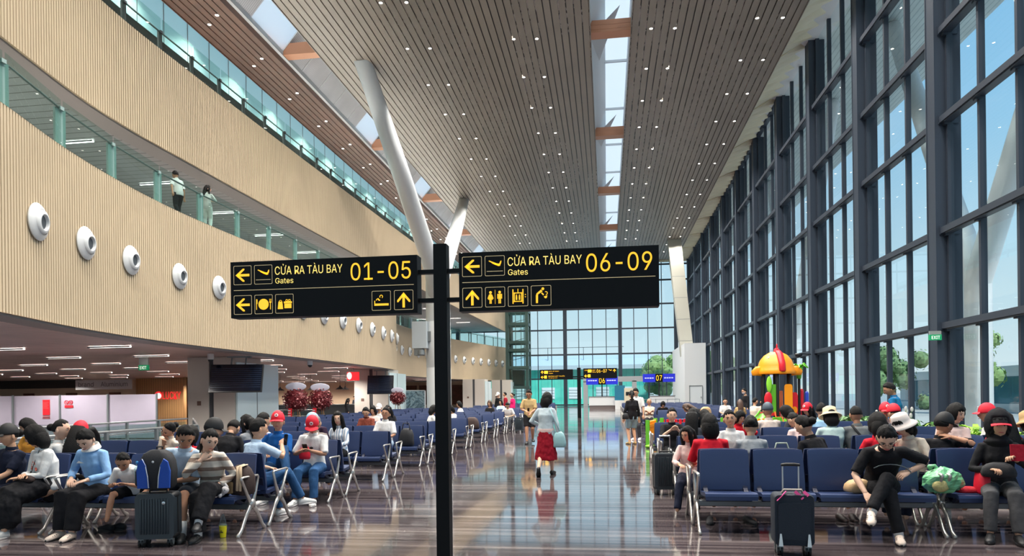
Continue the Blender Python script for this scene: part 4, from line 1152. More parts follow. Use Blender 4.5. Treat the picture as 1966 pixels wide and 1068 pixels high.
def end_frame():
    mb = MB(); S_ = (1, 0, 0)
    def arm(pts, r): mb.tube(pts, [(a, b) for a, b in r], 8, S_)
    arm([(0, .32, .35), (0, .20, .24), (0, .07, .06), (0, .0, .012)], [(.022, .04), (.019, .028), (.017, .022), (.022, .034)])
    arm([(0, .32, .35), (0, .44, .24), (0, .57, .06), (0, .62, .012)], [(.022, .04), (.019, .028), (.017, .022), (.022, .034)])
    arm([(0, .32, .33), (0, .22, .46), (0, .10, .645), (0, .085, .665), (0, .12, .678), (0, .30, .676), (0, .46, .672), (0, .475, .655), (0, .42, .5), (0, .33, .34)], [(.022, .036), (.018, .02), (.017, .016), (.018, .015), (.021, .013), (.021, .012), (.018, .014), (.017, .016), (.018, .02), (.022, .036)])
    mb.tube([(-.026, .32, .35), (.026, .32, .35)], .055, 12, dome=False)
    return mb
def brackets(w):
    mb = MB()
    for sx in (-1, 1):
        mb.bar((sx * w * .40, .16, .41), (sx * w * .40, .34, .33), .05, .04); mb.bar((sx * w * .40, .34, .33), (sx * w * .40, .52, .45), .05, .05)
        mb.bar((sx * w * .40, .50, .42), (sx * w * .40, .56, .6), .05, .03)
    mb.bar((-w * .4, .32, .36), (w * .4, .32, .36), .03, .02)
    return mb
protos = {}
def bench(loc, face, n, pitch, label, simple=False, group='navy airport benches'):
    """n seats along +x from the origin; seats look along -y (face 0) or turned about z (face pi)"""
    key = (n, pitch, simple)
    if key not in protos:
        t = thing('airport_bench', label, 'bench')
        w = pitch - .045; L = n * pitch + .1
        if simple:
            a = MB(); s_ = MB()
            for k in range(n):
                c = .05 + pitch * (k + .5)
                for g in (seat_pan(w), seat_back(w)): a.join(g, Matrix.Translation((c, 0, 0)))
                for i_ in (0,): s_.join(brackets(w), Matrix.Translation((c, 0, 0)))
            a.build('seats', m_seat, t, True); s_.build('seat_shell', m_seatd, t)
        else:
            pan = back = br = None
            for k in range(n):
                c = .05 + pitch * (k + .5)
                if pan is None:
                    pan = seat_pan(w).build('seat', m_seat, t, 'auto', (c, 0, 0)); back = seat_back(w).build('backrest', m_seat, t, 'auto', (c, 0, 0)); br = brackets(w).build('bracket', m_seatd, t, False, (c, 0, 0))
                else:
                    for o in (pan, back, br):
                        q = o.copy(); COL.objects.link(q); q.parent = t; q.location = (c, 0, 0)
        mb = MB(); rbox(mb, 0, L, .27, .37, .28, .35, .012, 2, 'x'); mb.build('beam', m_beam, t)
        fr = end_frame().build('leg', m_alu, t, True, (0, 0, 0))
        q = fr.copy(); COL.objects.link(q); q.parent = t; q.location = (L, 0, 0)
        protos[key] = t; o = t
    else: o = copy_tree(protos[key])
    o['label'] = label
    o.location = loc; o.rotation_euler = (0, 0, face)
    return o
PL, PR = .572, .62
SIDE_L = ['aisle end', 'second along', 'third along']
def bench_row(side, k, yf, nb, nearname):
    for half in (0, 1):
        for j in range(nb):
            pitch = PL if side == 'left' else PR
            L = 4 * pitch + .1
            if side == 'left': x1 = -4.2 - j * (L + .14); x0 = x1 - L
            else: x0 = 1.02 + j * (L + .08); x1 = x0 + L
            simple = yf > 24
            rw = ORD[2 * k + half + 1] if 2 * k + half + 1 <= 20 else 'far ' + ORD[2 * k + half - 19]
            lb = f"navy bench, {side} block, {rw} row from the viewer, {SIDE_L[j]}, " + ('facing the viewer' if half == 0 else 'turned away')
            if half == 0: bench((x0, yf, 0), 0, 4, pitch, lb, simple)
            else: bench((x1, yf + 1.34, 0), math.pi, 4, pitch, lb, simple)
ROW_L = [7.42 + 2.58 * k for k in range(13)]
ROW_R = [8.0 + 2.62 * k for k in range(4)]
for k, y in enumerate(ROW_L): bench_row('left', k, y, 2 if k < 6 else 3, '')
for k, y in enumerate(ROW_R): bench_row('right', k, y, 2, '')
for k in range(7): bench_row('right', k + 5, 31.5 + 3.4 * k, 2, '')
for k in range(3): bench_row('left', k + 13, 46 + 5.5 * k, 2, '')
bench((6.12 - .9, 5.5 + 1.27, 0), math.pi, 2, PR, 'navy bench cut by the lower right corner, only its cast leg in view')

# ================================================================== luggage and small things
m_rub = mat('black_rubber', (22, 22, 24), .6)
m_case = mat('graphite_shell', (44, 52, 58), .38, spec=.5)
m_navyc = mat('navy_canvas', (20, 32, 46), .7, bump=.3, bscale=200)
m_pink = mat('pink_ribbon', (236, 84, 150), .6)
def wheels(t, w, d, r=.045):
    for sx in (-1, 1):
        for sy in (-1, 1):
            mb = MB(); x, y = sx * (w / 2 - .05), sy * (d / 2 - .05)
            for o_ in (-.016, .016): mb.lathe([(.008, 0), (r, 0), (r, .02), (.008, .02)], (x + o_ - .01, y, r), (1, 0, 0), 16, True)
            wh = mb.build('wheel', m_rub, t)
            mb = MB(); mb.box(x - .03, x + .03, y - .03, y + .03, r, r * 2 + .02); mb.lathe([(0, 0), (r * .55, 0)], (x + sx * .029, y, r), (1, 0, 0), 12); mb.build('caster', m_grey, t)
def hard_case(loc, rz, w, h, d, label):
    t = thing('suitcase', label, 'suitcase', loc, rz)
    z0 = .09
    mb = MB(); rbox(mb, -w / 2, w / 2, -d / 2, d / 2, z0, z0 + h, .05, 5, 'y')
    n = 11
    for sgn in (-1, 1):
        for k in range(n):
            x = -w / 2 + .06 + (w - .12) * k / (n - 1)
            mb.tube([(x, sgn * d / 2, z0 + .06), (x, sgn * d / 2, z0 + h - .06)], .011, 6)
    mb.build('shell', m_case, t, 'auto')
    mb = MB(); rbox(mb, -w / 2 - .004, w / 2 + .004, -.014, .014, z0 - .003, z0 + h + .004, .05, 5, 'y'); mb.build('zip_band', m_rub, t)
    mb = MB(); mb.tube([(-.09, 0, z0 + h), (-.09, 0, z0 + h + .03), (.09, 0, z0 + h + .03), (.09, 0, z0 + h)], .012, 6); mb.build('handle', m_rub, t)
    mb = MB(); mb.lathe([(.018, 0), (.0, .004)], (w / 2 - .1, -d / 2 - .012, z0 + h - .1), (0, -1, 0), 12); mb.build('badge', m_chrome, t)
    for sx in (-1, 1):
        for sz in (0, 1): mb = MB(); mb.ball((sx * (w / 2 - .03), 0, z0 + .03 + sz * (h - .06)), (.04, d / 2 + .004, .04), 10, 6); mb.build('corner_guard', m_rub, t, True)
    wheels(t, w, d)
    return t
p = atY(302, 7.0); hard_case((p.x, 7.0, 0), R(14), .40, .49, .24, 'graphite ribbed hard suitcase standing at the left under a blue backpack')
CASE = (p.x, 7.0)
# blue backpack on the suitcase
m_bpb = mat('backpack_black', (24, 25, 30), .75, bump=.2, bscale=150)
m_bpblue = mat('backpack_blue', (22, 74, 170), .65, bump=.2, bscale=150)
t = thing('backpack', 'blue and black backpack with white piping resting on the graphite suitcase', 'backpack', (CASE[0] + .0, CASE[1], .628), R(14))
mb = MB(); rings = []
for z, wx, wy in ((0, .15, .10), (.03, .17, .12), (.18, .18, .13), (.30, .165, .125), (.38, .13, .10), (.42, .07, .06)): rings.append([(a * wx / .5, b * wy / .5, z) for a, b in rrect(-.5, .5, -.5, .5, .25, 5)])
mb.loft(rings); mb.build('body', m_bpb, t, 'auto')
for sx in (-1, 1):
    mb = MB(); mb.prism([(sx * .045, .015), (sx * .165, .015), (sx * .172, .2), (sx * .15, .30), (sx * .11, .33), (sx * .075, .26), (sx * .055, .14)], lambda a, b, y: (a, y - .01 * (1 if b > .25 else 0), b), -.137, -.11); mb.build('side_pocket', m_bpblue, t)
    mb = MB(); mb.tube([(sx * .048, -.142, .02), (sx * .056, -.143, .14), (sx * .078, -.142, .26), (sx * .112, -.138, .33)], .005, 6); mb.build('piping', m_white, t, True)
mb = MB(); mb.tube([(-.03, .05, .41), (-.03, .05, .45), (.03, .05, .45), (.03, .05, .41)], .009, 6); mb.build('grab_loop', m_rub, t)
mb = MB(); mb.lathe([(.013, 0), (0, .004)], (0, -.142, .3), (0, -1, 0), 12); mb.build('badge', m_white, t)
mb = MB(); mb.tube([(-.2, -.02, .05), (-.2, -.02, .19)], .033, 12); mb.build('bottle_pocket', m_bpb, t)
t2 = thing('water_bottle', 'clear bottle with blue cap in the side pocket of the blue backpack', 'bottle', (CASE[0] - .2, CASE[1] - .07, .69))
m_clear = glass_mat('clear_plastic', (225, 238, 242), .9, .05, .15)
mb = MB(); mb.lathe([(.0, .02), (.028, .02), (.03, .16), (.012, .2), (.012, .215)], seg=14); mb.build('body', m_clear, t2, 'auto'); mb = MB(); mb.tube([(0, 0, .212), (0, 0, .23)], .014, 10); mb.build('cap', mat('cap_blue', (60, 140, 200), .4), t2)
# soft navy trolley with pink ribbons
p = atY(1518, 7.15)
t = thing('suitcase', 'navy soft trolley case with raised handle and pink ribbons at the right', 'suitcase', (p.x, 7.15, 0), R(-4))
mb = MB(); rings = []
for y, g in ((-.12, .015), (-.105, 0), (.105, 0), (.12, .015)): rings.append([(a * (1 - g * 2), y, .1 + .25 + (b - .25) * (1 - g * 2)) for a, b in rrect(-.185, .185, 0, .5, .045, 5)])
mb.loft(rings); mb.build('body', m_navyc, t, 'auto')
mb = MB(); rbox(mb, -.15, .15, -.132, -.115, .16, .52, .03, 4, 'y'); mb.build('front_pocket', m_navyc, t)
for sx in (-1, 1):
    mb = MB(); mb.tube([(sx * .075, .06, .55), (sx * .075, .06, .87)], .008, 8); mb.build('handle_tube', m_chrome, t)
    mb = MB(); mb.hexa([(sx * .13 - .02, -.15, .1), (sx * .13 + .02, -.15, .1), (sx * .13 + .02, -.12, .1), (sx * .13 - .02, -.12, .1), (sx * .13 - .008, -.14, .22), (sx * .13 + .008, -.14, .22), (sx * .13 + .008, -.12, .22), (sx * .13 - .008, -.12, .22)]); mb.build('foot', m_chrome, t)
mb = MB(); mb.tube([(-.08, .06, .87), (-.04, .06, .875), (.04, .06, .875), (.08, .06, .87)], .016, 8); mb.build('grip', m_rub, t)
mb = MB(); mb.tube([(-.1, -.02, .6), (-.08, -.03, .635), (.08, -.03, .635), (.1, -.02, .6)], .014, 6); mb.build('carry_handle', mat('taupe_handle', (160, 150, 140), .5), t)
mb = MB()
for a, b in (((-.16, -.13, .54), (-.07, -.1, .63)), ((.01, -.1, .63), (.08, -.12, .56)), ((.09, -.1, .63), (.13, -.12, .59))): mb.bar(a, b, .03, .006, (1, 0, 1))
mb.build('ribbon', m_pink, t)
wheels(t, .36, .22)
p = atY(1276, 11.2); hard_case((p.x, 11.2, 0), R(5), .38, .56, .26, 'tall black suitcase beside the right aisle bench end').children[0].active_material
t = bpy.data.objects['suitcase.002']; t.children[0].data.materials[0] = m_rub
mb = MB()
for sx in (-.08, .08): mb.tube([(sx, .05, .64), (sx, .05, .92)], .008, 6)
mb.tube([(-.08, .05, .92), (.08, .05, .92)], .014, 6); mb.build('pull_handle', m_chrome, t)
p = atY(985, 29.5); hard_case((p.x + .25, 29.5, 0), 0, .36, .55, .24, 'small dark suitcase beside the seated person far down the left aisle')
# bags on seats
def soft_bag(name, loc, size, label, cat, m1, rz=0, strap=None, flap=None, zbulge=.5):
    t = thing(name, label, cat, loc, rz)
    w, d, h = size; mb = MB(); rings = []
    for z, k in ((0, .82), (.08, .97), (.3, 1), (.6, .93), (.85, .7), (.97, .35)): rings.append([(a * w * k, b * d * k, z * h) for a, b in rrect(-.5, .5, -.5, .5, .3, 5)])
    mb.loft(rings)
    for i, v in enumerate(mb.v): q = noise.noise(Vector(v) * 9 + Vector(loc)) * .02; mb.v[i] = (v[0] + q, v[1] + q, v[2])
    mb.build('body', m1, t, True)
    if strap: mb = MB(); mb.tube([(-w * .3, -d * .2, h * .85), (-w * .2, -d * .1, h * 1.25), (w * .2, -d * .1, h * 1.25), (w * .3, -d * .2, h * .85)], .012, 6); mb.build('strap', strap, t, True)
    if flap: mb = MB(); rbox(mb, -w * .36, w * .36, -d * .55, -d * .42, h * .12, h * .5, .03, 4, 'y'); mb.build('pocket', flap, t, True)
    return t
m_tan = mat('tan_leather', (196, 160, 116), .6, bump=.2, bscale=60)
m_dbrown = mat('dark_brown_cloth', (58, 42, 38), .8, bump=.2, bscale=80)
m_cream_s = mat('cream_strap', (214, 186, 154), .6)
YS = 7.72
p = atY(462, YS)
t = soft_bag('backpack', (p.x, YS, .46), (.30, .22, .36), 'dark brown backpack with cream straps on the aisle seat of the first left bench', 'bag', m_dbrown, R(-20))
mb = MB()
for x in (.02, .07): mb.tube([(x, .02, .355), (x + .03, -.1, .34), (x + .06, -.125, .22), (x + .04, -.12, .06)], [(.018, .006)] * 4, 8)
mb.build('strap', m_cream_s, t, True)
mb = MB(); rbox(mb, -.14, -.02, -.125, -.1, .02, .16, .02, 3, 'y'); mb.build('pocket', m_tan, t)
t = thing('plush_toy', 'small white plush toy with long ears beside the brown backpack', 'toy', (p.x - .16, YS - .2, .46))
m_plush = mat('white_plush', (232, 226, 224), .9, bump=.5, bscale=120)
mb = MB(); mb.ball((0, 0, .05), (.07, .05, .05), 12, 8); mb.ball((.07, -.01, .08), .045, 12, 8)
for a in ((.09, 0, .11), (.05, .02, .12)): mb.tube([a, (a[0] - .05, a[1], a[2] + .08)], [.018, .012], 8)
for a in ((-.06, -.03, .02), (.03, -.05, .02), (-.02, -.05, .02)): mb.ball(a, .025, 8, 6)
mb.build('body', m_plush, t, True)
mb = MB(); mb.ball((.09, -.05, .085), .007, 6, 4); mb.ball((.06, -.05, .085), .007, 6, 4); mb.build('eyes', m_blackm, t)
# yellow drink cup in a carrier
p = atY(425, 7.45)
t = thing('drink_cup', 'yellow paper drink cup in a clear carrier standing on the floor', 'cup', (p.x, 7.45, 0))
mb = MB(); mb.lathe([(0, .004), (.032, .004), (.043, .135), (.04, .137)], seg=20); mb.build('cup', mat('cup_yellow', (238, 222, 30), .5), t, 'auto')
mb = MB(); mb.lathe([(.045, .135), (.045, .148), (.03, .16), (0, .162)], seg=20); mb.build('lid', m_clear, t, 'auto')
mb = MB()
for sx in (-1, 1): mb.tube([(sx * .043, 0, .12), (sx * .03, 0, .2), (sx * .006, 0, .27)], .004, 5)
mb.quad((-.043, 0, .14), (.043, 0, .14), (.012, 0, .27), (-.012, 0, .27)); mb.build('carrier', m_clear, t)
mb = MB(); mb.box(-.02, .02, -.0415, -.03, .06, .075); mb.box(-.015, .01, -.0415, -.03, .08, .088); mb.build('print', mat('cup_print', (90, 84, 20), .5), t)
# things on the right bench
YB = 8.28
p = atY(1648, YB)
soft_bag('handbag', (p.x, YB - .02, .46), (.34, .2, .15), 'slouching tan bag on the seat left of the man in black', 'bag', m_tan, R(8))
p = atY(1806, YB)
t = thing('plastic_bag', 'crumpled green plastic bag of snacks on the right bench seat', 'bag', (p.x, YB - .02, .46))
m_green_film = mat('green_film', (128, 206, 150), .25, spec=.6, var=.3, vscale=9, bump=.6, bscale=14)
mb = MB(); mb.ball((0, 0, .13), (.2, .15, .15), 28, 18)
for i, v in enumerate(mb.v):
    q = noise.noise(Vector(v) * 14) * .035 + noise.noise(Vector(v) * 31) * .015; d = Vector((v[0], v[1], v[2] - .13)).normalized(); w_ = Vector(v) + d * q
    mb.v[i] = (w_.x, w_.y, max(0.002, w_.z))
mb.build('bag', m_green_film, t)
mb = MB(); mb.tube([(-.05, 0, .24), (-.08, 0, .3), (-.12, .02, .28)], [.03, .02, .035], 8); mb.build('knot', m_green_film, t, True)
mb = MB(); mb.ball((-.07, -.115, .09), (.09, .045, .07), 12, 8); mb.build('contents', mat('snack_yellow', (222, 208, 140), .6, bump=.6, bscale=30), t, True)
p = atY(1858, YB)
t = soft_bag('cloth', (p.x, YB, .46), (.26, .16, .07), 'crumpled red cloth on the seat beside the green plastic bag', 'cloth', mat('red_cloth', (196, 26, 44), .8, bump=.4, bscale=40))
# bags further back
p = atY(781, 15.5); soft_bag('backpack', (p.x, 15.45, .46), (.33, .24, .42), 'black backpack standing alone on a left seat by the aisle', 'bag', m_bpb, 0, m_rub)
p = atY(905, 23.2); soft_bag('bag', (p.x, 23.2, .46), (.5, .3, .42), 'brown bag on a left seat right of the sign post', 'bag', m_dbrown)
p = atY(1497, 10.85); soft_bag('handbag', (p.x, 10.8, .46), (.36, .2, .3), 'grey green handbag with hoop handles on a middle right seat', 'bag', mat('sage_cloth', (140, 156, 148), .8), 0, mat('sage_strap', (150, 166, 156), .7))
p = atY(1478, 10.85); soft_bag('handbag', (p.x - .1, 11.0, .46), (.26, .2, .36), 'red and black bag behind the grey green handbag', 'bag', mat('red_black_bag', (150, 24, 34), .7))
p = atY(1562, 11.0); t = thing('cardboard_box', 'tan paper carrier box on a middle right seat', 'box', (p.x - .1, 10.75, .46)); mb = MB(); mb.box(-.17, .17, -.12, .12, 0, .34); mb.build('box', mat('kraft', (200, 166, 128), .7), t); mb = MB(); mb.box(-.06, .06, -.125, -.12, .2, .25); mb.build('handle_slot', m_dark, t)
p = atY(1272, 24.5); soft_bag('bag', (p.x, 24.4, .0), (.7, .4, .62), 'black bags piled before the seated older man', 'bag', m_bpb)
p = atY(1335, 23.5)
# loose shoes and bottle under the seats
m_crocs = mat('brown_clog', (64, 46, 44), .6)
def shoe_mb(L=.26, W=.095, H=.09, seg=12, sandal=False):
    mb = MB(); rings = []
    for y, w, h in ((-.5, .55, .7), (-.42, .8, .95), (-.2, .85, 1.0), (.05, .9, .8), (.3, 1.0, .62), (.45, .75, .5), (.52, .35, .35)):
        ring = []
        for j in range(seg):
            a = 2 * math.pi * j / seg; x = math.cos(a) * W / 2 * w; z = H * h * .5 + math.sin(a) * H * h * .5
            ring.append((x, y * L + .05, max(0.0, z)))
        rings.append(ring)
    mb.loft(rings)
    return mb
def sole_mb(L=.27, W=.1, h=.022):
    mb = MB(); pts = []
    for k in range(20):
        a = 2 * math.pi * k / 20; y = math.sin(a) * .5 + .02; w = (.82 if y < 0 else 1.0)
        pts.append((math.cos(a) * W / 2 * w, y * L + .05))
    return mb.prism(pts, lambda a, b, z: (a, b, z), 0, h)
def loose_shoe(u, Y, rz, label, m1):
    p = atY(u, Y); t = thing('shoe', label, 'shoe', (p.x, Y, 0), rz)
    sole_mb().build('sole', m_rub, t); shoe_mb(H=.085).build('upper', m1, t, True)
loose_shoe(1360, 8.75, R(170), 'dark shoe under the first seat of the front right bench', m_bpb); loose_shoe(1432, 8.8, R(200), 'dark shoe under the second seat of the front right bench', m_bpb)
loose_shoe(1610, 9.05, R(185), 'brown clog under the right bench, left of the pair', m_crocs); loose_shoe(1634, 9.05, R(175), 'brown clog under the right bench, right of the pair', m_crocs)
loose_shoe(205, 7.72, R(70), 'black sandal on the floor under the boy, left of the pair', m_bpb); loose_shoe(226, 7.8, R(95), 'black sandal on the floor under the boy, right of the pair', m_bpb)
p = atY(1818, 8.95); t = thing('water_bottle', 'clear water bottle standing on the floor under the right bench', 'bottle', (p.x, 8.95, 0))
mb = MB(); mb.lathe([(.0, .004), (.03, .004), (.032, .15), (.013, .19), (.013, .2)], seg=14); mb.build('body', m_clear, t, 'auto'); mb = MB(); mb.tube([(0, 0, .198), (0, 0, .215)], .015, 10); mb.build('cap', m_white, t)

# ================================================================== play house and planters
m_yel = mat('play_yellow', (240, 150, 16), .35, spec=.5); m_pred = mat('play_red', (206, 28, 44), .35); m_pgreen = mat('play_green', (96, 178, 44), .35); m_plime = mat('play_lime', (140, 214, 60), .35); m_pblue = mat('play_blue', (38, 70, 180), .35)
p = atY(1490, 25)
ph = thing('play_house', 'plastic play house with a yellow chicken roof, red comb and black posts', 'playground', (p.x, 25, 0))
mb = MB(); mb.lathe([(.93, 2.38), (.97, 2.46), (.9, 2.54), (.86, 2.7), (.76, 2.9), (.56, 3.08), (.3, 3.19), (0, 3.22)], seg=32); mb.build('roof', m_yel, ph, True)
for sx in (-1, 1):
    mb = MB(); mb.tube([(sx * .7, -.2, 2.5), (sx * 1.0, -.25, 2.5), (sx * 1.2, -.2, 2.42)], [(.1, .2), (.08, .18), (.04, .1)], 10); mb.build('roof_wing', m_yel, ph, True)
    mb = MB(); mb.ball((-.42 + .0 * sx, sx * .46, 2.93), (.08, .05, .1), 12, 8); mb.build('roof_eye', m_white, ph, True)
    mb = MB(); mb.ball((-.45, sx * .51, 2.93), (.04, .03, .05), 10, 6); mb.build('roof_pupil', m_blackm, ph, True)
mb = MB(); mb.tube([(.1, -.96, 2.5), (.1, -.9, 2.75), (.06, -.62, 3.1), (.04, 0, 3.26), (.04, .4, 3.1)], [(.16, .06), (.16, .07), (.16, .09), (.14, .1), (.08, .06)], 10)
for a in (-.15, .0, .15): mb.tube([(.04 + a * .3, a - .1, 3.22), (.04, a - .12, 3.48 - abs(a))], [.08, .03], 8)
mb.build('comb', m_pred, ph, True)
for k in range(6):
    a = 2 * math.pi * k / 6 + .4
    mb = MB(); mb.tube([(.72 * math.cos(a), .72 * math.sin(a), 0), (.72 * math.cos(a), .72 * math.sin(a), 2.55)], .075, 10); mb.build('post', m_blackm, ph, True)
mb = MB(); mb.box(-.7, .7, -.7, .7, .85, .97); mb.build('deck', m_pred, ph)
for x, m_, nm in ((-.45, m_pgreen, 'panel'), (.25, m_yel, 'panel')):
    mb = MB(); rbox(mb, x, x + .38, -.68, -.6, .97, 2.0, .1, 4, 'y'); mb.build(nm, m_, ph)
mb = MB()
for k in range(6): mb.tube([(-.12 + k * .06, -.5, .97), (-.12 + k * .06, -.5, 1.75)], .018, 6)
mb.build('bar_rail', mat('orange_bar', (240, 120, 40), .4), ph)
mb = MB(); rbox(mb, .62, .95, -.4, -.3, .2, 1.7, .12, 4, 'y'); mb.build('climbing_board', m_pred, ph)
mb = MB(); mb.lathe([(0, 0), (.13, 0), (.13, .05), (0, .05)], (.78, -.42, 1.05), (0, -1, 0), 16); mb.build('board_disc', m_yel, ph)
mb = MB(); mb.tube([(-.7, -.6, .9), (-1.1, -.9, .6), (-1.7, -1.5, .15), (-1.95, -1.7, .1)], [(.28, .04)] * 4, 10, (.7, -.7, 0)); mb.build('slide', m_pgreen, ph, True)
for sgn in (-1, 1): mb = MB(); mb.tube([(-.7 + sgn * .2, -.6 - sgn * .2, 1.0), (-1.1 + sgn * .2, -.9 - sgn * .2, .7), (-1.7 + sgn * .2, -1.5 - sgn * .2, .25), (-1.95 + sgn * .2, -1.7 - sgn * .2, .2)], .05, 8); mb.build('slide_edge', m_pgreen, ph, True)
mb = MB(); mb.tube([(1.15, .1, 0), (1.15, .1, 2.35)], .07, 10); mb.build('palm_post', m_blackm, ph, True)
mb = MB(); mb.lathe([(.1, 2.2), (.2, 2.6), (.05, 2.65)], (1.15, .1, 0), seg=14)
for k in range(7): a = k * .9; mb.tube([(1.15, .1, 2.6), (1.15 + .25 * math.cos(a), .1 + .25 * math.sin(a), 2.72), (1.15 + .45 * math.cos(a), .1 + .45 * math.sin(a), 2.6)], [(.05, .02), (.08, .015), (.02, .01)], 6)
mb.build('palm_leaf', m_pgreen, ph, True)
for k in range(2): mb = MB(); mb.tube([(1.35 + k * .25, .4, 0), (1.35 + k * .25, .4, 1.75 - k * .1)], (.1, .1), 10); mb.build('tube_slide', m_pred if k == 0 else m_pblue, ph, True)
mb = MB()
for k in range(2): mb.bar((-.25 + k * .3, -.75, 1.0), (-.1 + k * .3, -1.3, .0), .05)
for k in range(4): mb.bar((-.21 + k * .04, -.86 - k * .11, .8 - k * .2), (.09 + k * .04, -.86 - k * .11, .8 - k * .2), .04)
mb.build('ladder', mat('ladder_orange', (246, 104, 30), .4), ph)
mb = MB(); mb.ball((-.55, -.75, 1.45), (.2, .08, .28), 12, 8); mb.build('apple_panel', m_pred, ph, True)
mb = MB(); mb.ball((-.5, -.76, 2.0), (.14, .05, .3), 10, 8); mb.build('leaf_panel', m_plime, ph, True)
ph.scale = (.68, .68, .93)
def fence_panel(x, y, rz, n, mcol, label):
    t = thing('play_fence', label, 'fence', (x, y, 0), rz)
    for k in range(n):
        mb = MB(); rbox(mb, k * .13, k * .13 + .085, -.03, .03, .08, .78, .03, 3, 'y'); mb.build('picket', mcol, t)
    mb = MB(); mb.box(-.03, n * .13, -.04, .04, .22, .3); mb.box(-.03, n * .13, -.04, .04, .6, .68); mb.build('rail', mcol, t)
    for k in (0, n): mb = MB(); rbox(mb, k * .13 - .07, k * .13 + .05, -.06, .06, 0, .82, .03, 3); mb.build('post', m_pgreen, t)
    for k in (0, n): mb = MB(); mb.ball((k * .13, -.05, .06), (.14, .14, .06), 10, 6); mb.build('foot', m_plime, t, True)
p = atY(1243, 20.6)
fence_panel(p.x, 20.6, R(78), 12, m_yel, 'yellow picket play fence beside the aisle'); fence_panel(p.x + .55, 22.4, 0, 10, m_pred, 'red picket play fence facing the viewer')
fence_panel(p.x + 2.4, 22.3, 0, 12, m_yel, 'yellow picket play fence behind the right seats'); fence_panel(p.x + 4.1, 22.3, 0, 6, m_plime, 'lime picket play fence before the play house')
m_pl = mat('plant_leaf', (70, 122, 46), .45, var=.4, vscale=6); m_pl2 = mat('plant_leaf_bright', (150, 196, 60), .45, var=.3, vscale=6)
def planter(x, y0, y1, label, ml, seed, flowers=True):
    rnd = random.Random(seed)
    t = thing('planter', label, 'planter', (x, y0, 0)); L = y1 - y0
    mb = MB(); rbox(mb, -.25, .25, 0, L, 0, .62, .04); mb.build('box', mat('planter_box', (210, 206, 200), .5), t)
    mb = MB()
    for k in range(int(150 * L)):
        bx, by = rnd.uniform(-.2, .2), rnd.uniform(.05, L - .05); a = rnd.uniform(0, 6.28); l = rnd.uniform(.2, .42); up = rnd.uniform(.5, 1.2)
        d = Vector((math.cos(a), math.sin(a), 0)); s_ = Vector((-d.y, d.x, 0)) * rnd.uniform(.03, .055); b0 = Vector((bx, by, .6))
        p1 = b0 + d * l * .35 + Vector((0, 0, l * up * .6)); p2 = b0 + d * l * .75 + Vector((0, 0, l * up * .7)); p3 = b0 + d * l * 1.05 + Vector((0, 0, l * up * .5))
        mb.quad(b0 - s_ * .2, b0 + s_ * .2, p1 + s_, p1 - s_); mb.quad(p1 - s_, p1 + s_, p2 + s_ * .8, p2 - s_ * .8); mb.poly([p2 - s_ * .8, p2 + s_ * .8, p3])
    mb.build('leaves', ml, t)
    if flowers:
        for k in range(max(2, int(3 * L))):
            bx, by, h = rnd.uniform(-.2, .2), rnd.uniform(.1, L - .1), rnd.uniform(.35, .55)
            mb = MB(); mb.tube([(bx, by, .6), (bx + .02, by, .6 + h)], .006, 5); mb.mi = 1; mb.ball((bx + .03, by, .64 + h), (.035, .012, .06), 8, 6); mb.build('spathe', [m_pl, m_plush], t)
    return t
planter(6.85, 16.6, 21.0, 'long white planter of dark leaved white spathe plants along the right rows', m_pl, 1)
planter(6.8, 12.2, 15.6, 'white planter of bright yellow green plants at the right edge', m_pl2, 2, False)
# ================================================================== people
SKIN = {'light': (226, 184, 158), 'mid': (206, 160, 130), 'tan': (182, 134, 106)}
def skin(k): return mat('skin_' + k, SKIN[k], .55, spec=.35, bump=.04, bscale=200)
m_eye = mat('eye_dark', (34, 24, 22), .25); m_eyew = mat('eye_white', (225, 218, 214), .4); m_lip = mat('lip', (178, 92, 88), .5)
m_hair = mat('black_hair', (15, 13, 13), .55, spec=.22, bump=.6, bscale=34, stretch=(9, 9, 1.2))
m_hairg = mat('grey_hair', (120, 114, 110), .5, bump=.35, bscale=40, stretch=(9, 9, 1.2))
m_hairb = mat('brown_hair', (70, 48, 36), .45, bump=.35, bscale=40, stretch=(9, 9, 1.2))
HAIRM = {'black': m_hair, 'grey': m_hairg, 'brown': m_hairb}
def cloth(name, col, **k): return mat('cloth_' + name, col, k.pop('rough', .85), spec=.25, bump=k.pop('bump', .25), bscale=k.pop('bscale', 26), **k)
def stripes(name, c1, c2, pitch, axis='Z', duty=.6):
    key = 'cloth_' + name
    if key not in MATS: MATS[key] = stripe_mat(key, c1, c2, pitch, axis, duty, .85, 0, .08)
    return MATS[key]

def head_pt(d, k=1.0):
    x, y, z = d
    p = Vector((x * .076, y * .096, z * .116))
    if z < 0:
        t = -z
        p.x *= 1 - .30 * t ** 1.4
        p.y *= (1 - .5 * t) if y < 0 else (1 - .10 * t)
    if z > .3: p.x *= 1 - .05 * (z - .3)
    if y > .3:
        g = math.exp(-(x / .13) ** 2) * (math.exp(-((z + .2) / .15) ** 2) + .35 * math.exp(-((z - .06) / .14) ** 2)); p.y += .021 * g
        for s_ in (-1, 1):
            p.y -= .008 * math.exp(-((x - s_ * .38) / .18) ** 2 - ((z - .04) / .11) ** 2)
            p.y += .004 * math.exp(-((x - s_ * .5) / .2) ** 2 - ((z + .25) / .2) ** 2)
        p.y += .004 * math.exp(-((z - .2) / .09) ** 2) * math.exp(-(x / .6) ** 4)
        p.y += .005 * math.exp(-(x / .24) ** 2 - ((z + .52) / .09) ** 2) - .003 * math.exp(-(x / .3) ** 2 - ((z + .66) / .06) ** 2)
        p.y += .010 * math.exp(-(x / .28) ** 2 - ((z + .85) / .14) ** 2)
    return p * k
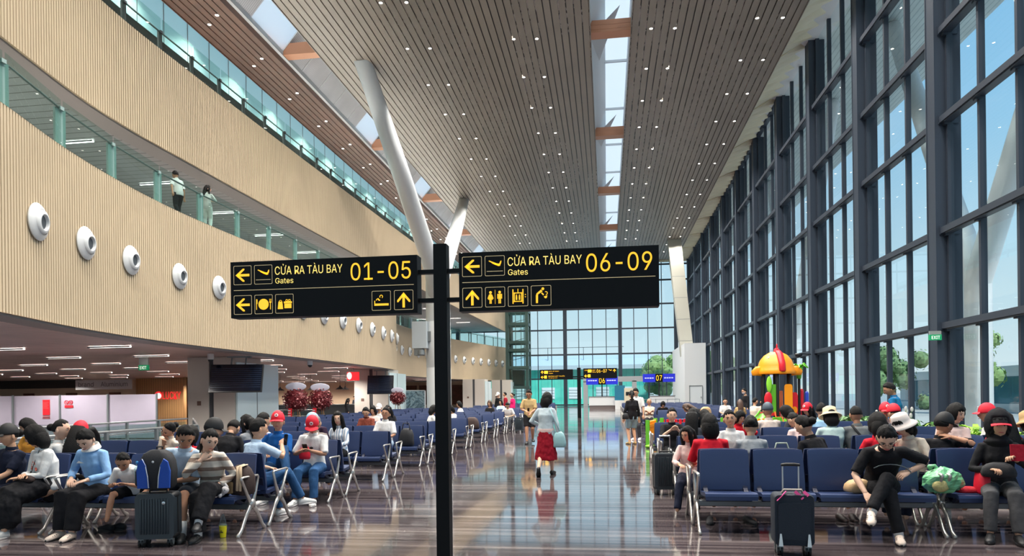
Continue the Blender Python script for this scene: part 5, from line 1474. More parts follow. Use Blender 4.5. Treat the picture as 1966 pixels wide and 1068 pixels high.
def sph(nu, nv, fn):
    rings = []
    for i in range(nv + 1):
        th = math.pi * (i + .03) / (nv + .06)
        rings.append([fn(Vector((math.sin(th) * math.sin(2 * math.pi * j / nu), math.sin(th) * math.cos(2 * math.pi * j / nu), -math.cos(th)))) for j in range(nu)])
    return rings
_hc = {}
def head_mb(lod):
    if lod in _hc: return _hc[lod]
    mb = MB(); nu, nv = (40, 30) if lod == 0 else (26, 20) if lod == 1 else (16, 12)
    mb.loft(sph(nu, nv, head_pt))
    for s_ in (-1, 1):
        mb.ball((s_ * .077, -.008, -.012), (.010, .02, .032), 8, 6, Matrix.Rotation(R(-18 * s_), 3, 'Z'))
    if lod < 2:
        for s_ in (-1, 1):
            mb.mi = 2; mb.ball((s_ * .030, .0835, .006), (.0155, .007, .0062), 10, 6)
            mb.mi = 1; mb.ball((s_ * .030, .0895, .006), (.0068, .003, .0058), 8, 6)
            mb.tube([(s_ * .046, .081, .010), (s_ * .030, .0905, .0145), (s_ * .014, .089, .009)], [.0018, .0028, .0014], 5)
            mb.tube([(s_ * .05, .083, .026), (s_ * .032, .094, .031), (s_ * .014, .096, .027)], [(.002, .002), (.003, .0035), (.002, .003)], 5)
        mb.mi = 3; mb.tube([(-.024, .088, -.061), (-.008, .0965, -.0585), (0, .0965, -.0595), (.008, .0965, -.0585), (.024, .088, -.061)], [.002, .0055, .005, .0055, .002], 6)
        mb.mi = 0
    else:
        mb.mi = 1
        for s_ in (-1, 1): mb.ball((s_ * .030, .086, .008), (.014, .006, .006), 6, 4); mb.tube([(s_ * .05, .083, .026), (s_ * .014, .096, .027)], .003, 4)
        mb.mi = 3; mb.ball((0, .093, -.06), (.02, .006, .006), 6, 4)
        mb.mi = 0
    _hc[lod] = mb
    return mb
def hair_mb(style, lod):
    key = ('h', style, lod)
    if key in _hc: return _hc[key]
    nu, nv = (36, 26) if lod == 0 else (24, 18) if lod == 1 else (16, 12)
    mb = MB()
    fringe = {'short': .60, 'crew': .64, 'bob': .40, 'long': .58, 'bun': .66, 'pony': .54, 'spiky': .56, 'bald': .8}[style]
    low = {'short': -.30, 'crew': -.15, 'bob': -.95, 'long': -.9, 'bun': -.28, 'pony': -.28, 'spiky': -.25, 'bald': -.2}[style]
    th = {'short': 1.13, 'crew': 1.06, 'bob': 1.2, 'long': 1.14, 'bun': 1.08, 'pony': 1.1, 'spiky': 1.13, 'bald': 1.03}[style]
    def f(d):
        x, y, z = d
        fx = abs(x)
        # the face opening: front, below the fringe; sides drop to the low line behind the ears
        if y > 0: line = fringe + .16 * noise.noise(Vector((x * 5.5 + 3, 1, 2))) - .25 * max(0, fx - .35) - (1.1 if style in ('bob', 'long') else .65) * max(0, fx - .62)
        else: line = low + (.25 if style not in ('bob', 'long') else .0) * (1 - abs(y)) * .5
        if style in ('bob', 'long') and y > 0 and fx > .66: line = -.8
        base = Vector((x * .076, y * .096, z * .116))
        if z < 0 and y < 0 and style not in ('bob', 'long'): base.y *= 1 - .45 * -z
        e_ = max(0, min(1, (z - line) / .16 + .5))
        k = .86 + (th - .86) * e_
        n_ = 1 + (.05 * noise.noise(Vector((x * 3, y * 3, z * 2.4))) + .035 * noise.noise(Vector((x * 9, y * 9, z * 2.5)))) * e_
        p = base * k * n_
        if style == 'bob' and z < 0: p.x *= 1 + .2 * -z * e_; p.y -= .01 * e_
        return p
    mb.loft(sph(nu, nv, f))
    if style == 'bun': mb.ball((0, -.115, .02), (.045, .042, .045), 12, 8)
    if style == 'pony': mb.tube([(0, -.1, .03), (0, -.15, .0), (0, -.165, -.1), (0, -.15, -.22)], [.022, .036, .034, .012], 10)
    if style == 'long':
        mb.tube([(0, -.06, .03), (0, -.085, -.08), (0, -.105, -.2), (0, -.11, -.3), (0, -.105, -.36)], [(.088, .06), (.092, .055), (.10, .045), (.095, .036), (.07, .02)], 16)
        for s_ in (-1, 1): mb.tube([(s_ * .066, .025, .05), (s_ * .078, .03, -.05), (s_ * .075, .035, -.17), (s_ * .07, .045, -.25)], [(.026, .03), (.028, .034), (.024, .03), (.01, .012)], 8, (0, 1, 0))
    if style == 'bob': mb.tube([(0, -.05, .0), (0, -.06, -.09), (0, -.055, -.125)], [(.092, .07), (.098, .066), (.085, .05)], 16)
    _hc[key] = mb
    return mb
def hand_mb(lod, curl=.35):
    key = ('hand', lod, curl)
    if key in _hc: return _hc[key]
    # +y along the fingers, +x the thumb side, -z the palm side
    mb = MB(); sg = 8 if lod == 0 else 6
    mb.tube([(0, -.012, 0), (.002, .015, 0), (.002, .05, 0), (0, .082, -.002)], [(.026, .018), (.034, .017), (.040, .015), (.038, .012)], 12)
    for i, (x, l) in enumerate(((.029, .068), (.010, .078), (-.010, .072), (-.028, .056))):
        a = 0; p = Vector((x, .08, 0)); pts = [p - Vector((0, .012, 0)), p]
        for k, q in enumerate((.45, .3, .25)):
            a += curl * (.7 + .25 * k + .06 * i)
            p = p + Vector((x * .06, math.cos(a), -math.sin(a))).normalized() * l * q; pts.append(p)
        mb.tube(pts, [.0095, .0095, .009, .008, .0065], sg)
    c = curl
    mb.tube([(.028, .012, -.004), (.05, .04, -.012), (.056, .066, -.018 - .02 * c), (.05, .086, -.026 - .03 * c)], [.013, .0115, .0095, .007], sg)
    _hc[key] = mb
    return mb

def ik(S_, T, l1, l2, pole):
    d = T - S_; L = d.length
    if L > (l1 + l2) * .995: T = S_ + d * ((l1 + l2) * .995 / L); d = T - S_; L = d.length
    if L < abs(l1 - l2) + .02: L = abs(l1 - l2) + .02
    u = d.normalized(); p = pole - u * pole.dot(u); p.normalize()
    a = (l1 * l1 - l2 * l2 + L * L) / (2 * L); h = math.sqrt(max(0, l1 * l1 - a * a))
    return S_ + u * a + p * h, T
def remesh(mb, name, voxel, smooth, mats, parent, wob=0, seed=0, fold=13):
    me = bpy.data.meshes.new('form'); me.from_pydata(mb.v, [], mb.f)
    if 'o' not in FO:
        FO['o'] = bpy.data.objects.new('form', me); FORM.collection.objects.link(FO['o'])
        m = FO['o'].modifiers.new('r', 'REMESH'); m.mode = 'VOXEL'
        FO['o'].modifiers.new('s', 'SMOOTH').factor = .5
    o = FO['o']; o.data = me; DEAD.append(me)
    o.modifiers['r'].voxel_size = voxel; o.modifiers['s'].iterations = smooth
    with bpy.context.temp_override(scene=FORM, view_layer=FORM.view_layers[0]):
        dg = bpy.context.evaluated_depsgraph_get(); dg.update()
        out = bpy.data.meshes.new_from_object(o.evaluated_get(dg))
    if wob:
        off = Vector((seed * 1.7, seed * .9, seed * .3))
        n_ = len(out.vertices); co = [0.0] * (3 * n_); nm = [0.0] * (3 * n_)
        out.vertices.foreach_get('co', co); out.vertices.foreach_get('normal', nm)
        for i in range(0, 3 * n_, 3):
            x_, y_, z_ = co[i:i + 3]
            q = wob * (noise.noise(Vector((x_ * fold, y_ * fold, z_ * fold * .55)) + off) + .5 * noise.noise(Vector((x_, y_, z_ * .5)) * fold * 2.1 + off))
            co[i] += nm[i] * q; co[i + 1] += nm[i + 1] * q; co[i + 2] += nm[i + 2] * q
        out.vertices.foreach_set('co', co); out.update()
    out.name = name
    out.materials.clear()
    for m_ in mats: out.materials.append(m_)
    out.polygons.foreach_set('use_smooth', [True] * len(out.polygons))
    ob = bpy.data.objects.new(name, out); COL.objects.link(ob); ob.parent = parent
    return ob
def append_mb(ob, mb, smooth=True):
    """adds loose shapes (head, hands) to the body mesh so that it stays one mesh"""
    me = ob.data; vs = [tuple(v.co) for v in me.vertices]; fs = [tuple(p.vertices) for p in me.polygons]; ms = [0] * len(fs)
    k = len(vs); vs += [tuple(v) for v in mb.v]; fs += [tuple(i + k for i in f) for f in mb.f]; ms += mb.m
    n = bpy.data.meshes.new(me.name); n.from_pydata(vs, [], fs)
    for m_ in me.materials: n.materials.append(m_)
    n.polygons.foreach_set('material_index', ms); n.polygons.foreach_set('use_smooth', [True] * len(fs))
    ob.data = n; DEAD.append(me)

PN = [0]
FO = {}; DEAD = []
FORM = bpy.data.scenes.new('forming')      # an empty side scene, so that each form is worked out quickly
def person(label, x, y, face, pose='sit', lod=1, h=1.64, lean=-6, side=0, twist=0, head=(8, 0, 0), hands=None, feet=None, toes=(0, 0), top=None, sleeve=.45, bottom=None, btype='trousers', hair='short', hairc='black', sk='mid', cap=None, hat=None, shoes=None, female=False, z=0, glasses=False, curl=.35, group=None, hood=None, elbow=None, knee=None, hunch=12, barefoot=False, fat=1.0, mask=False, handroll=(0, 0), hip=None, socks=None):
    """face: direction of the look in degrees, 0 = away along the hall, 180 = towards the viewer, 90 = left, -90 = right"""
    PN[0] += 1; seed = PN[0]
    s = h / 1.66
    t = thing('person', label, 'person', (x, y, z), R(face), group)
    V = Vector
    sit = pose == 'sit'
    hz = hip if hip else (.535 if sit else .90 * s)
    P0 = V((0, 0, hz))
    L, Sd = R(lean), R(side)
    up = V((math.sin(Sd), math.sin(L) * math.cos(Sd), math.cos(L) * math.cos(Sd)))
    L2 = R(lean + hunch); up2 = V((math.sin(Sd), math.sin(L2) * math.cos(Sd), math.cos(L2) * math.cos(Sd)))
    waist = P0 + up * .17 * s; chest = waist + (up + up2).normalized() * .15 * s; nb = chest + up2 * .185 * s
    rt = Matrix.Rotation(R(twist), 3, 'Z') @ V((math.cos(Sd), 0, -math.sin(Sd)))
    rt = (rt - up2 * rt.dot(up2)).normalized()
    fw = up2.cross(rt)
    sw = (.146 if female else .166) * s
    sh = [nb - up2 * .060 * s + rt * (k * sw) for k in (-1, 1)]
    pitch, yaw, roll = head
    HR = Matrix.Rotation(R(yaw), 3, 'Z') @ Matrix.Rotation(R(-pitch), 3, 'X') @ Matrix.Rotation(R(roll), 3, 'Y')
    hup = HR @ V((0, 0, 1)); hf = HR @ V((0, 1, 0))
    ndir = (up2 * .7 + V((0, 0, .5)) + hup * .3).normalized()
    nt_ = nb + ndir * .050 * s
    hc = nt_ + hup * .118 * s + hf * .022 * s
    HM = Matrix.Translation(hc) @ HR.to_4x4() @ Matrix.Scale(s * 1.15 if h > 1.3 else s * 1.32, 4)
    hips = [P0 + V((k * .09 * s, 0, -.02)) for k in (-1, 1)]
    if feet is None:
        feet = [(-.12, .47, .09), (.12, .47, .09)] if sit else [(-.10, 0, .08), (.10, 0, .08)]
    if hands is None:
        hands = [(-.10, .30, .66), (.10, .30, .66)] if sit else [(-.26, .06, .80 * s), (.26, .06, .80 * s)]
    hands = [(HM @ V(((-1, 1)[i] * .07, .075, -.185)) if q == 'chin' else HM @ V(((-1, 1)[i] * .13, .0, -.13)) if q == 'ear' else q) for i, q in enumerate(hands)]
    an = [V(f) for f in feet]; hd = [V(q) for q in hands]
    l1, l2 = .425 * s, .41 * s
    kn = []
    for k in (0, 1):
        pole = V(knee[k]) if knee and knee[k] else (V((0, .6, 1)) if sit else V((0, 1, .1)))
        a, b = ik(hips[k], an[k], l1, l2, pole); kn.append(a); an[k] = b
    el = []
    for k in (0, 1):
        sg = (-1, 1)[k]
        pole = V(elbow[k]) if elbow and elbow[k] else V((sg * .7, -.5, -.6))
        a, b = ik(sh[k], hd[k], .285 * s, .25 * s, pole); el.append(a); hd[k] = b
    vox = (.0125, .018, .028)[lod]; sm = (3, 2, 1)[lod]
    sgm = (14, 12, 10)[lod]
    f_ = fat
    # ---- body
    b = MB()
    TR = lambda g: [((.150 if not female else .155) * s * g, .105 * s * g), ((.152 if not female else .160) * s * g, .110 * s * g), ((.132 if not female else .118) * s * g, .095 * s * g * f_), ((.158 if not female else .142) * s * g, (.112 if not female else .118) * s * g), ((.128 if not female else .112) * s * g, .082 * s * g), (.066 * s * g, .056 * s * g)]
    spine = [P0 - up * .08 * s, P0 + up * .02 * s, waist, chest, nb - up2 * .05 * s, nb + up2 * .0]
    b.tube(spine, [(a * f_, c) for a, c in TR(1)], sgm, rt)
    b.tube([nb - up2 * .03, nt_, hc - hup * .03], [.056 * s, .05 * s, .048 * s], 10, rt)
    for k in (0, 1):
        b.tube([sh[k] - rt * ((-1, 1)[k] * .05), sh[k], sh[k].lerp(el[k], .45), el[k], el[k].lerp(hd[k], .3), hd[k]], [r * s for r in (.05, .054, .045, .037, .038, .026)], 10)
        kk = kn[k]
        b.tube([hips[k], hips[k].lerp(kk, .35), kk, kk.lerp(an[k], .3), an[k]], [r * s for r in (.088, .078, .056, .054, .034)], 10)
    if lod == 2: pass
    body = remesh(b, 'body', vox, sm, [skin(sk), m_eye, m_eyew, m_lip], t)
    ex = MB(); ex.join(head_mb(lod), HM)
    for k in (0, 1):
        sg = (-1, 1)[k]
        d = (hd[k] - el[k]).normalized()
        # palm faces down / inwards; thumb towards the middle
        th = V((-sg, 0, 0)); th = (th - d * th.dot(d)); th = th.normalized() if th.length > .1 else d.orthogonal()
        th = Matrix.Rotation(R(handroll[k]), 3, d) @ th
        zz = th.cross(d) if sg < 0 else d.cross(th) * -1
        M = Matrix((th, d, th.cross(d))).transposed()
        hm = hand_mb(lod, curl)
        M4 = Matrix.Translation(hd[k] + d * .008) @ M.to_4x4() @ Matrix.Scale(s, 4)
        if (M.col[2]).z < 0: M4 = M4 @ Matrix.Scale(-1, 4, (0, 0, 1))
        ex.join(hm, M4)
    append_mb(body, ex)
    # ---- clothes
    if top:
        c = MB(); o_ = .012
        sp = [P0 - up * (.10 if not sit else .03) * s] + spine[1:5] + [nb - up2 * .012 * s]
        rr = [(a * f_ * 1.04 + o_ + .008, c_ * 1.06 + o_ + .008) for a, c_ in TR(1)]
        rr[-1] = (.078 * s, .066 * s)
        c.tube(sp, rr, sgm + 2, rt, dome=False)
        if female: 
            for k in (-1, 1): c.ball(chest + up2 * .02 + rt * (k * .065 * s) + fw * (.085 * s), .055 * s, 10, 8)
        for k in (0, 1):
            sg = (-1, 1)[k]
            if sleeve <= .5: 
                q = sh[k].lerp(el[k], sleeve * 2); pts = [sh[k] - rt * (sg * .06), sh[k], sh[k].lerp(q, .6), q]; r_ = [.058, .062, .062, .062]
            else:
                q = el[k].lerp(hd[k], (sleeve - .5) * 2); pts = [sh[k] - rt * (sg * .06), sh[k], sh[k].lerp(el[k], .5), el[k], el[k].lerp(q, .5), q]; r_ = [.058, .060, .055, .050, .047, .041]
            c.tube(pts, [r * s for r in r_], 10, dome=False)
        remesh(c, 'shirt' if sleeve < .6 else 'jacket', vox, sm, [top], t, .007 if lod < 2 else 0, seed)
        if lod < 2:   # collar
            cm = MB(); rg = []
            for q, r_ in ((-.014, 1.25), (.022, 1.14), (.030, 1.1)): rg.append([nb + ndir * q + (rt * math.cos(a) * .062 + fw * math.sin(a) * .056) * r_ * s for a in [2 * math.pi * j / 16 for j in range(16)]])
            cm.loft(rg, False); cm.build('collar', top, t, True)
    if hood:
        c = MB(); c.join(MB().loft(sph(24, 18, lambda d: Vector((d.x * .118, d.y * .135 - .022, d.z * .16 + .022)) * (1 if not (d.y > .4 and abs(d.x) < .66 and -.75 < d.z < .42) else .6))), HM)
        c.tube([nb + up2 * .05 - fw * .03, nb - fw * .02], [.085, .14], 12)
        remesh(c, 'hood', vox, 2, [hood], t, .004, seed)
    if bottom:
        c = MB()
        c.tube([P0 - up * .10 * s, P0 + up * .0, P0 + up * .10 * s], [(.158 * s * f_, .122 * s), (.168 * s * f_, .130 * s), (.142 * s * f_, .112 * s)], sgm, rt, dome=True)
        if btype in ('trousers', 'wide', 'shorts'):
            for k in (0, 1):
                w = 1.45 if btype == 'wide' else 1.0
                if btype == 'shorts':
                    q = hips[k].lerp(kn[k], .88); c.tube([hips[k], hips[k].lerp(q, .5), q], [r * s for r in (.108, .1, .092)], 12, dome=False)
                else:
                    a_ = an[k] + (kn[k] - an[k]).normalized() * .02
                    c.tube([hips[k], hips[k].lerp(kn[k], .5), kn[k], kn[k].lerp(a_, .5), a_], [r * s * (1 if i < 2 else w) for i, r in enumerate((.106, .094, .076, .067, .060))], 12, dome=False)
        elif btype == 'skirt':
            km = (kn[0] + kn[1]) / 2; am = (an[0] + an[1]) / 2; wd = abs((kn[0] - kn[1]).length) / 2
            if sit: pts = [P0 + up * .08, P0 + V((0, .12, .03)), km + V((0, 0, .0)), km + V((0, .04, -.10)), km.lerp(am, .72)]; rr = [(.16, .13), (.21, .155), (wd + .13, .14), (wd + .14, .13), (wd + .14, .14)]
            else: pts = [P0 + up * .12, P0 - V((0, 0, .02)), P0 - V((0, 0, .25)), km.lerp(am, .45)]; rr = [(.125, .105), (.17, .14), (.19, .17), (.24, .21)]
            c.tube(pts, [(a * s, q * s) for a, q in rr], 18, dome=sit)
        nm = {'trousers': 'trousers', 'wide': 'trousers', 'shorts': 'shorts', 'skirt': 'skirt'}[btype]
        remesh(c, nm, vox, sm, [bottom], t, (.008 if btype != 'skirt' else .014) if lod < 2 else 0, seed + 50, 13 if btype != 'skirt' else 16)
    # ---- shoes
    if shoes:
        for k in (0, 1):
            kd = V((0, 1, 0)); sg = (-1, 1)[k]
            tl = toes[k] if isinstance(toes[k], tuple) else (toes[k], 0)
            M = Matrix.Translation(an[k]) @ Matrix.Rotation(R(-sg * 8 + tl[0]), 4, 'Z') @ Matrix.Rotation(R(tl[1]), 4, 'X') @ Matrix.Translation((0, .02, -.085)) @ Matrix.Scale(s, 4)
            mb = MB(); mb.join(shoe_mb(H=.1), M); mb.mi = 1; mb.join(sole_mb(), M)
            if lod == 0:
                for q in range(3): mb.join(MB().tube([(-.04, .07 + q * .025, .062 - q * .006), (0, .072 + q * .025, .075 - q * .008), (.04, .07 + q * .025, .062 - q * .006)], .004, 5), M)
            mb.build('shoe', [shoes, m_eyew if shoes.name.endswith('white') else m_rub], t, True)
            if socks: c = MB(); c.tube([an[k] - V((0, 0, .03)), an[k].lerp(kn[k], .32)], [.046 * s, .05 * s], 10, dome=False); c.build('sock', socks, t, True)
    # ---- hair and headgear
    if hair != 'none':
        hb = MB(); hb.join(hair_mb(hair, lod), HM); hb.build('hair', HAIRM[hairc], t, True)
    if cap:
        c = MB()
        rg = sph(24, 14, lambda d: V((d.x * .088, d.y * .106 - .003, max(d.z, -.12) * .122 + .028)) if d.z > -.3 else V((d.x * .07, d.y * .09, .02)))
        c.loft(rg)
        c2 = MB(); c2.join(c, HM)
        br = [[V((a * .084, .085 + q * .085 * (1 - (a * a) * .75), .034 - .012 * a * a - .018 * q + w)) for a in (-1, -.7, -.35, 0, .35, .7, 1)] for q, w in ((0, 0), (.5, .003), (1, 0))]
        lo = [[p - V((0, 0, .006)) for p in r] for r in br]
        bb = MB(); bb.loft(br, False, False); bb.loft(lo, False, False); bb.loft([br[-1], lo[-1]], False, False)
        c2.mi = 1; c2.join(bb, HM); c2.mi = 0; c2.build('cap', [cap[0], cap[2] if len(cap) > 2 else cap[0]], t, True)
        if cap[1]:
            e_ = MB(); e_.lathe([(0, .004), (.024, .0)], (0, .1, .088), V((0, .9, .42)), 14); e2 = MB(); e2.mi = 0; e2.join(e_, HM)
            e3 = MB(); e3.lathe([(0, .006), (.012, .005)], (0, .1, .088), V((0, .9, .42)), 10); e2.mi = 1; e2.join(e3, HM)
            e2.build('cap_badge', [m_plush, mat('badge_inner', (150, 60, 80), .5)], t)
    if hat:
        c = MB(); c.lathe([(0, .150), (.05, .148), (.085, .128), (.094, .07), (.098, .045), (.13, .022), (.155, .0), (.152, -.006), (.098, .036)], (0, -.005, 0), seg=24)
        c2 = MB(); c2.join(c, HM); c2.build('sun_hat', hat, t, True)
    if glasses:
        c = MB()
        for sg in (-1, 1):
            c.tube([(sg * .03 + .021 * math.cos(a), .1, .004 + .016 * math.sin(a)) for a in [2 * math.pi * j / 12 for j in range(13)]], .0015, 5); c.tube([(sg * .05, .098, .01), (sg * .077, .06, .012), (sg * .08, -.005, .008)], .002, 5)
        c.tube([(-.01, .102, .006), (.01, .102, .006)], .0015, 5); c2 = MB(); c2.join(c, HM); c2.build('glasses', m_blackm, t)
    if mask:
        c = MB(); c.loft(sph(16, 12, lambda d: head_pt(d, 1.06) if d.y > .2 and d.z < -.12 else head_pt(d, .9))); c2 = MB(); c2.join(c, HM); c2.build('face_mask', m_plush, t, True)
    return dict(t=t, hands=hd, head=HM, chest=chest, fw=fw, rt=rt, nb=nb, M=Matrix.Translation((x, y, z)) @ Matrix.Rotation(R(face), 4, 'Z'))
def at_local(p, v): return p['M'] @ Vector(v)
# colours worn
W_ = cloth('white', (224, 224, 222)); BK = cloth('black', (22, 22, 26)); NV = cloth('navy', (26, 32, 52)); RED = cloth('red', (206, 24, 44)); GREY = cloth('grey', (150, 154, 158)); LB = cloth('light_blue', (140, 182, 226)); BLUE = cloth('polo_blue', (20, 88, 160))
JEAN = cloth('jeans', (44, 84, 128), bscale=60); DGREY = cloth('dark_grey', (62, 64, 70)); CREAM = cloth('cream', (222, 208, 190)); PINK = cloth('pale_pink', (224, 196, 190)); MAG = cloth('magenta', (222, 30, 104)); BEIGE = cloth('beige', (186, 158, 110)); LBW = cloth('pale_blue', (184, 206, 228)); MAROON = cloth('maroon', (150, 20, 40)); TEAL = cloth('teal_blue', (24, 110, 160)); BROWNP = cloth('brown_pattern', (140, 70, 54), var=.5, vscale=30)
SW = mat('shoe_white', (226, 224, 220), .5); SB = mat('shoe_black', (26, 26, 28), .5); SCR = mat('shoe_cream', (226, 206, 190), .6); SG = mat('shoe_gold', (170, 140, 90), .5)
REDCAP = (mat('cap_red', (222, 26, 50), .7), True); BLACKCAP = (mat('cap_black', (24, 24, 26), .7), False)
stripe_hood = stripes('hoodie_stripe', (222, 212, 198), (140, 118, 104), .115, 'Z', .62)
stripe_blue = stripes('blouse_stripe', (226, 228, 232), (120, 150, 180), .05, 'X', .7)
H1 = 7.42 + .27; H2 = 7.42 + 1.34 - .27             # seat centres of the first pair of left rows
def HL(k, half=0): return ROW_L[k] + (.27 if half == 0 else 1.07)
def HR_(k, half=0): return ROW_R[k] + (.27 if half == 0 else 1.07)
def xat(u, Y): return atY(u, Y).x

# ---------------- front left row
person('seated woman in black cap and dark navy polo at the left edge', xat(6, 7.6), H1, 172, lod=0, h=1.58, female=True, top=NV, sleeve=.42, bottom=NV, hair='bun', cap=BLACKCAP, head=(4, -12, 4), hands=[(-.06, .34, .62), (.06, .33, .62)], shoes=SB, sk='mid', side=-4)
p = person('seated woman in white cardigan and long black skirt looking to the left', xat(78, 7.6), H1, 158, lod=0, h=1.6, female=True, top=W_, sleeve=.95, bottom=BK, btype='skirt', hair='bob', head=(16, -48, 0), lean=2, hands=[(.02, .30, .68), (-.02, .27, .71)], feet=[(-.08, .52, .085), (.10, .44, .085)], shoes=SW, sk='mid', elbow=[(-.8, -.6, -.3), (.8, -.6, -.3)])
tt = p['t']
mb = MB(); c_ = p['chest'] + p['fw'] * .13
for k_ in range(9): q = c_ + p['rt'] * (.05 * math.sin(k_ * 2.3)) + Vector((0, 0, .05 * math.cos(k_ * 1.7))) - p['fw'] * .0; mb.ball(q, (.014, .01, .014), 8, 5)
mb.build('shirt_print', cloth('coral_print', (230, 120, 100)), tt, True)
mb = MB(); mb.tube([p['nb'] - p['rt'] * .06 + p['fw'] * .05, p['chest'] + p['fw'] * .15 - p['rt'] * .02, p['chest'] + p['fw'] * .155 - Vector((0, 0, .06))], .004, 5); mb.ball(p['chest'] + p['fw'] * .165 - Vector((.0, 0, .08)), (.018, .01, .032), 8, 6); mb.build('lanyard', m_rub, tt, True)
q = at_local(p, (0, .24, .585)); soft_bag('handbag', (q.x, q.y, .63), (.30, .12, .09), 'dark leather handbag on the lap of the woman in the white cardigan', 'bag', m_dbrown, R(160))
p = person('seated young woman in light blue shirt and black trousers looking down at a phone', xat(180, 7.65), H1, 182, lod=0, h=1.62, female=True, top=LB, sleeve=.93, bottom=BK, btype='wide', hair='pony', head=(40, 6, 0), lean=3, hunch=16, hands=[(-.10, .33, .66), (.17, .22, .66)], feet=[(-.05, .5, .085), (.13, .44, .085)], shoes=SCR, sk='light')
mb = MB(); rg = []
for q_, r_ in ((.0, 1.2), (.03, 1.3), (-.03, 1.75)): rg.append([p['nb'] + Vector((0, 0, .03 + q_)) + (p['rt'] * math.cos(a) * .062 + p['fw'] * math.sin(a) * .062) * r_ for a in [2 * math.pi * j / 18 for j in range(18)]])
mb.loft(rg, False); mb.build('white_collar', W_, p['t'], True)
mb = MB(); q = p['chest'] + p['fw'] * .145 + p['rt'] * .085 + Vector((0, 0, .05)); mb.poly([q + p['rt'] * -.05 + p['fw'] * .0, q + p['rt'] * .05, q + p['rt'] * .02 + Vector((0, 0, .03)) ]); mb.build('name_tag', W_, p['t'])
def phone(pp, v, rz, label, tilt=40):
    q = at_local(pp, v); t = thing('phone', label, 'phone', q, 0)
    t.rotation_euler = (R(tilt), 0, rz)
    mb = MB(); rbox(mb, -.037, .037, -.075, .075, -.004, .004, .01, 3); mb.build('case', m_blackm, t); mb = MB(); mb.box(-.034, .034, -.07, .07, .004, .0048); mb.build('screen', m_scr, t)
phone(p, (-.05, .34, .70), R(200), 'dark phone held by the young woman in the light blue shirt', 30)
p = person('seated boy in white tee leaning low over a small toy', xat(263, 7.7), H1, 186, lod=0, h=1.22, lean=30, hunch=22, top=W_, sleeve=.4, bottom=BK, btype='shorts', hair='crew', head=(38, 18, 0), hands=[(-.07, .34, .62), (.08, .34, .62)], feet=[(-.2, .30, .46), (.16, .36, .2)], knee=[(-1, .3, .6), None], sk='tan', hip=.52)
p = person('seated man in white and blue polo with knee raised, looking down', xat(350, 7.65), H1, 196, lod=0, h=1.7, lean=6, hunch=22, side=-5, top=LBW, sleeve=.48, bottom=DGREY, btype='shorts', hair='short', head=(32, 22, 0), hands=[(.02, .34, .66), (.16, .36, .72)], feet=[(-.12, .52, .09), (.12, .4, .3)], shoes=SB, socks=W_, sk='tan')
p = person('seated girl in cream and brown striped hoodie resting chin on hand', xat(402, 7.6), H1, 196, lod=0, h=1.6, female=True, lean=14, hunch=20, side=3, top=stripe_hood, sleeve=.94, bottom=BK, btype='wide', hair='pony', head=(18, 34, -6), hands=[(-.10, .26, .60), 'chin'], elbow=[None, (.4, .7, -.8)], feet=[(.02, .60, .24), (.06, .46, .085)], shoes=SB, socks=W_, sk='light', curl=.9)
# ---------------- second left row, turned away
p = person('person with short dark hair and light blue shirt holding up a phone, seen from behind', xat(487, 8.5), H2, -28, lod=0, h=1.64, top=LBW, sleeve=.42, bottom=JEAN, hair='short', head=(4, -18, 0), lean=-2, hands=[(-.1, .3, .66), (.12, .34, .98)], elbow=[None, (.7, .3, -.7)], feet=[(-.1, .44, .085), (.22, .58, .24)], shoes=SW, sk='mid', curl=.8)
phone(p, (.12, .40, 1.04), R(-28), 'dark phone raised by the person in light blue seen from behind', 80)
person('woman with dark bun and white shirt seen from behind facing right', xat(112, 8.5), H2, -50, lod=1, female=True, top=W_, sleeve=.5, bottom=NV, hair='bun', head=(5, -25, 0), h=1.66, sk='light')
person('long haired person in red cap seen from behind at the far left', xat(158, 8.6), H2, 12, lod=1, female=True, top=BK, sleeve=.9, bottom=BK, hair='long', cap=REDCAP, head=(16, 10, 8), h=1.6)
person('person with black hair over a red collar, bent low, seen from behind', xat(362, 8.6), H2, 10, lod=1, top=RED, sleeve=.5, bottom=NV, hair='bob', head=(20, 0, 6), h=1.5, lean=10, female=True)
person('man in black cap and black jacket seen from behind, turned right', xat(404, 8.7), H2, -38, lod=1, top=BK, sleeve=.95, bottom=BK, hair='short', cap=BLACKCAP, head=(14, -20, 0), h=1.66, lean=4)
# ---------------- third and fourth left rows
person('person in orange top with dark hair between railing and white cardigan woman', xat(74, 10.4), HL(1), 180, lod=1, female=True, top=cloth('amber', (214, 150, 60)), sleeve=.5, bottom=NV, hair='bob', head=(20, -30, 0), h=1.62)
person('sleeping woman in cream blouse leaning her cheek on her hands', xat(322, 10.4), HL(1), 168, lod=1, female=True, top=CREAM, sleeve=.6, bottom=NV, hair='bun', head=(26, -10, -38), side=-16, h=1.6, hands=['chin', (-.22, .2, .90)])
person('person with dark hair bowed down into a black jacket', xat(437, 10.4), HL(1), 0, lod=1, top=BK, sleeve=.95, bottom=BK, hair='short', head=(42, 0, 0), lean=16, h=1.66)
p = person('man in red cap and blue polo with legs crossed, looking right', xat(533, 10.3), HL(1), 176, lod=0, h=1.72, top=BLUE, sleeve=.46, bottom=JEAN, hair='crew', cap=REDCAP, head=(0, 20, 0), lean=-10, hands=[(-.02, .24, .74), (.1, .22, .74)], feet=[(-.40, .42, .47), (-.02, .42, .085)], knee=[(-.2, .4, 1), None], toes=((-50, 0), 0), shoes=SW, sk='mid', elbow=[(-.8, -.3, -.5), (.9, -.3, -.4)])
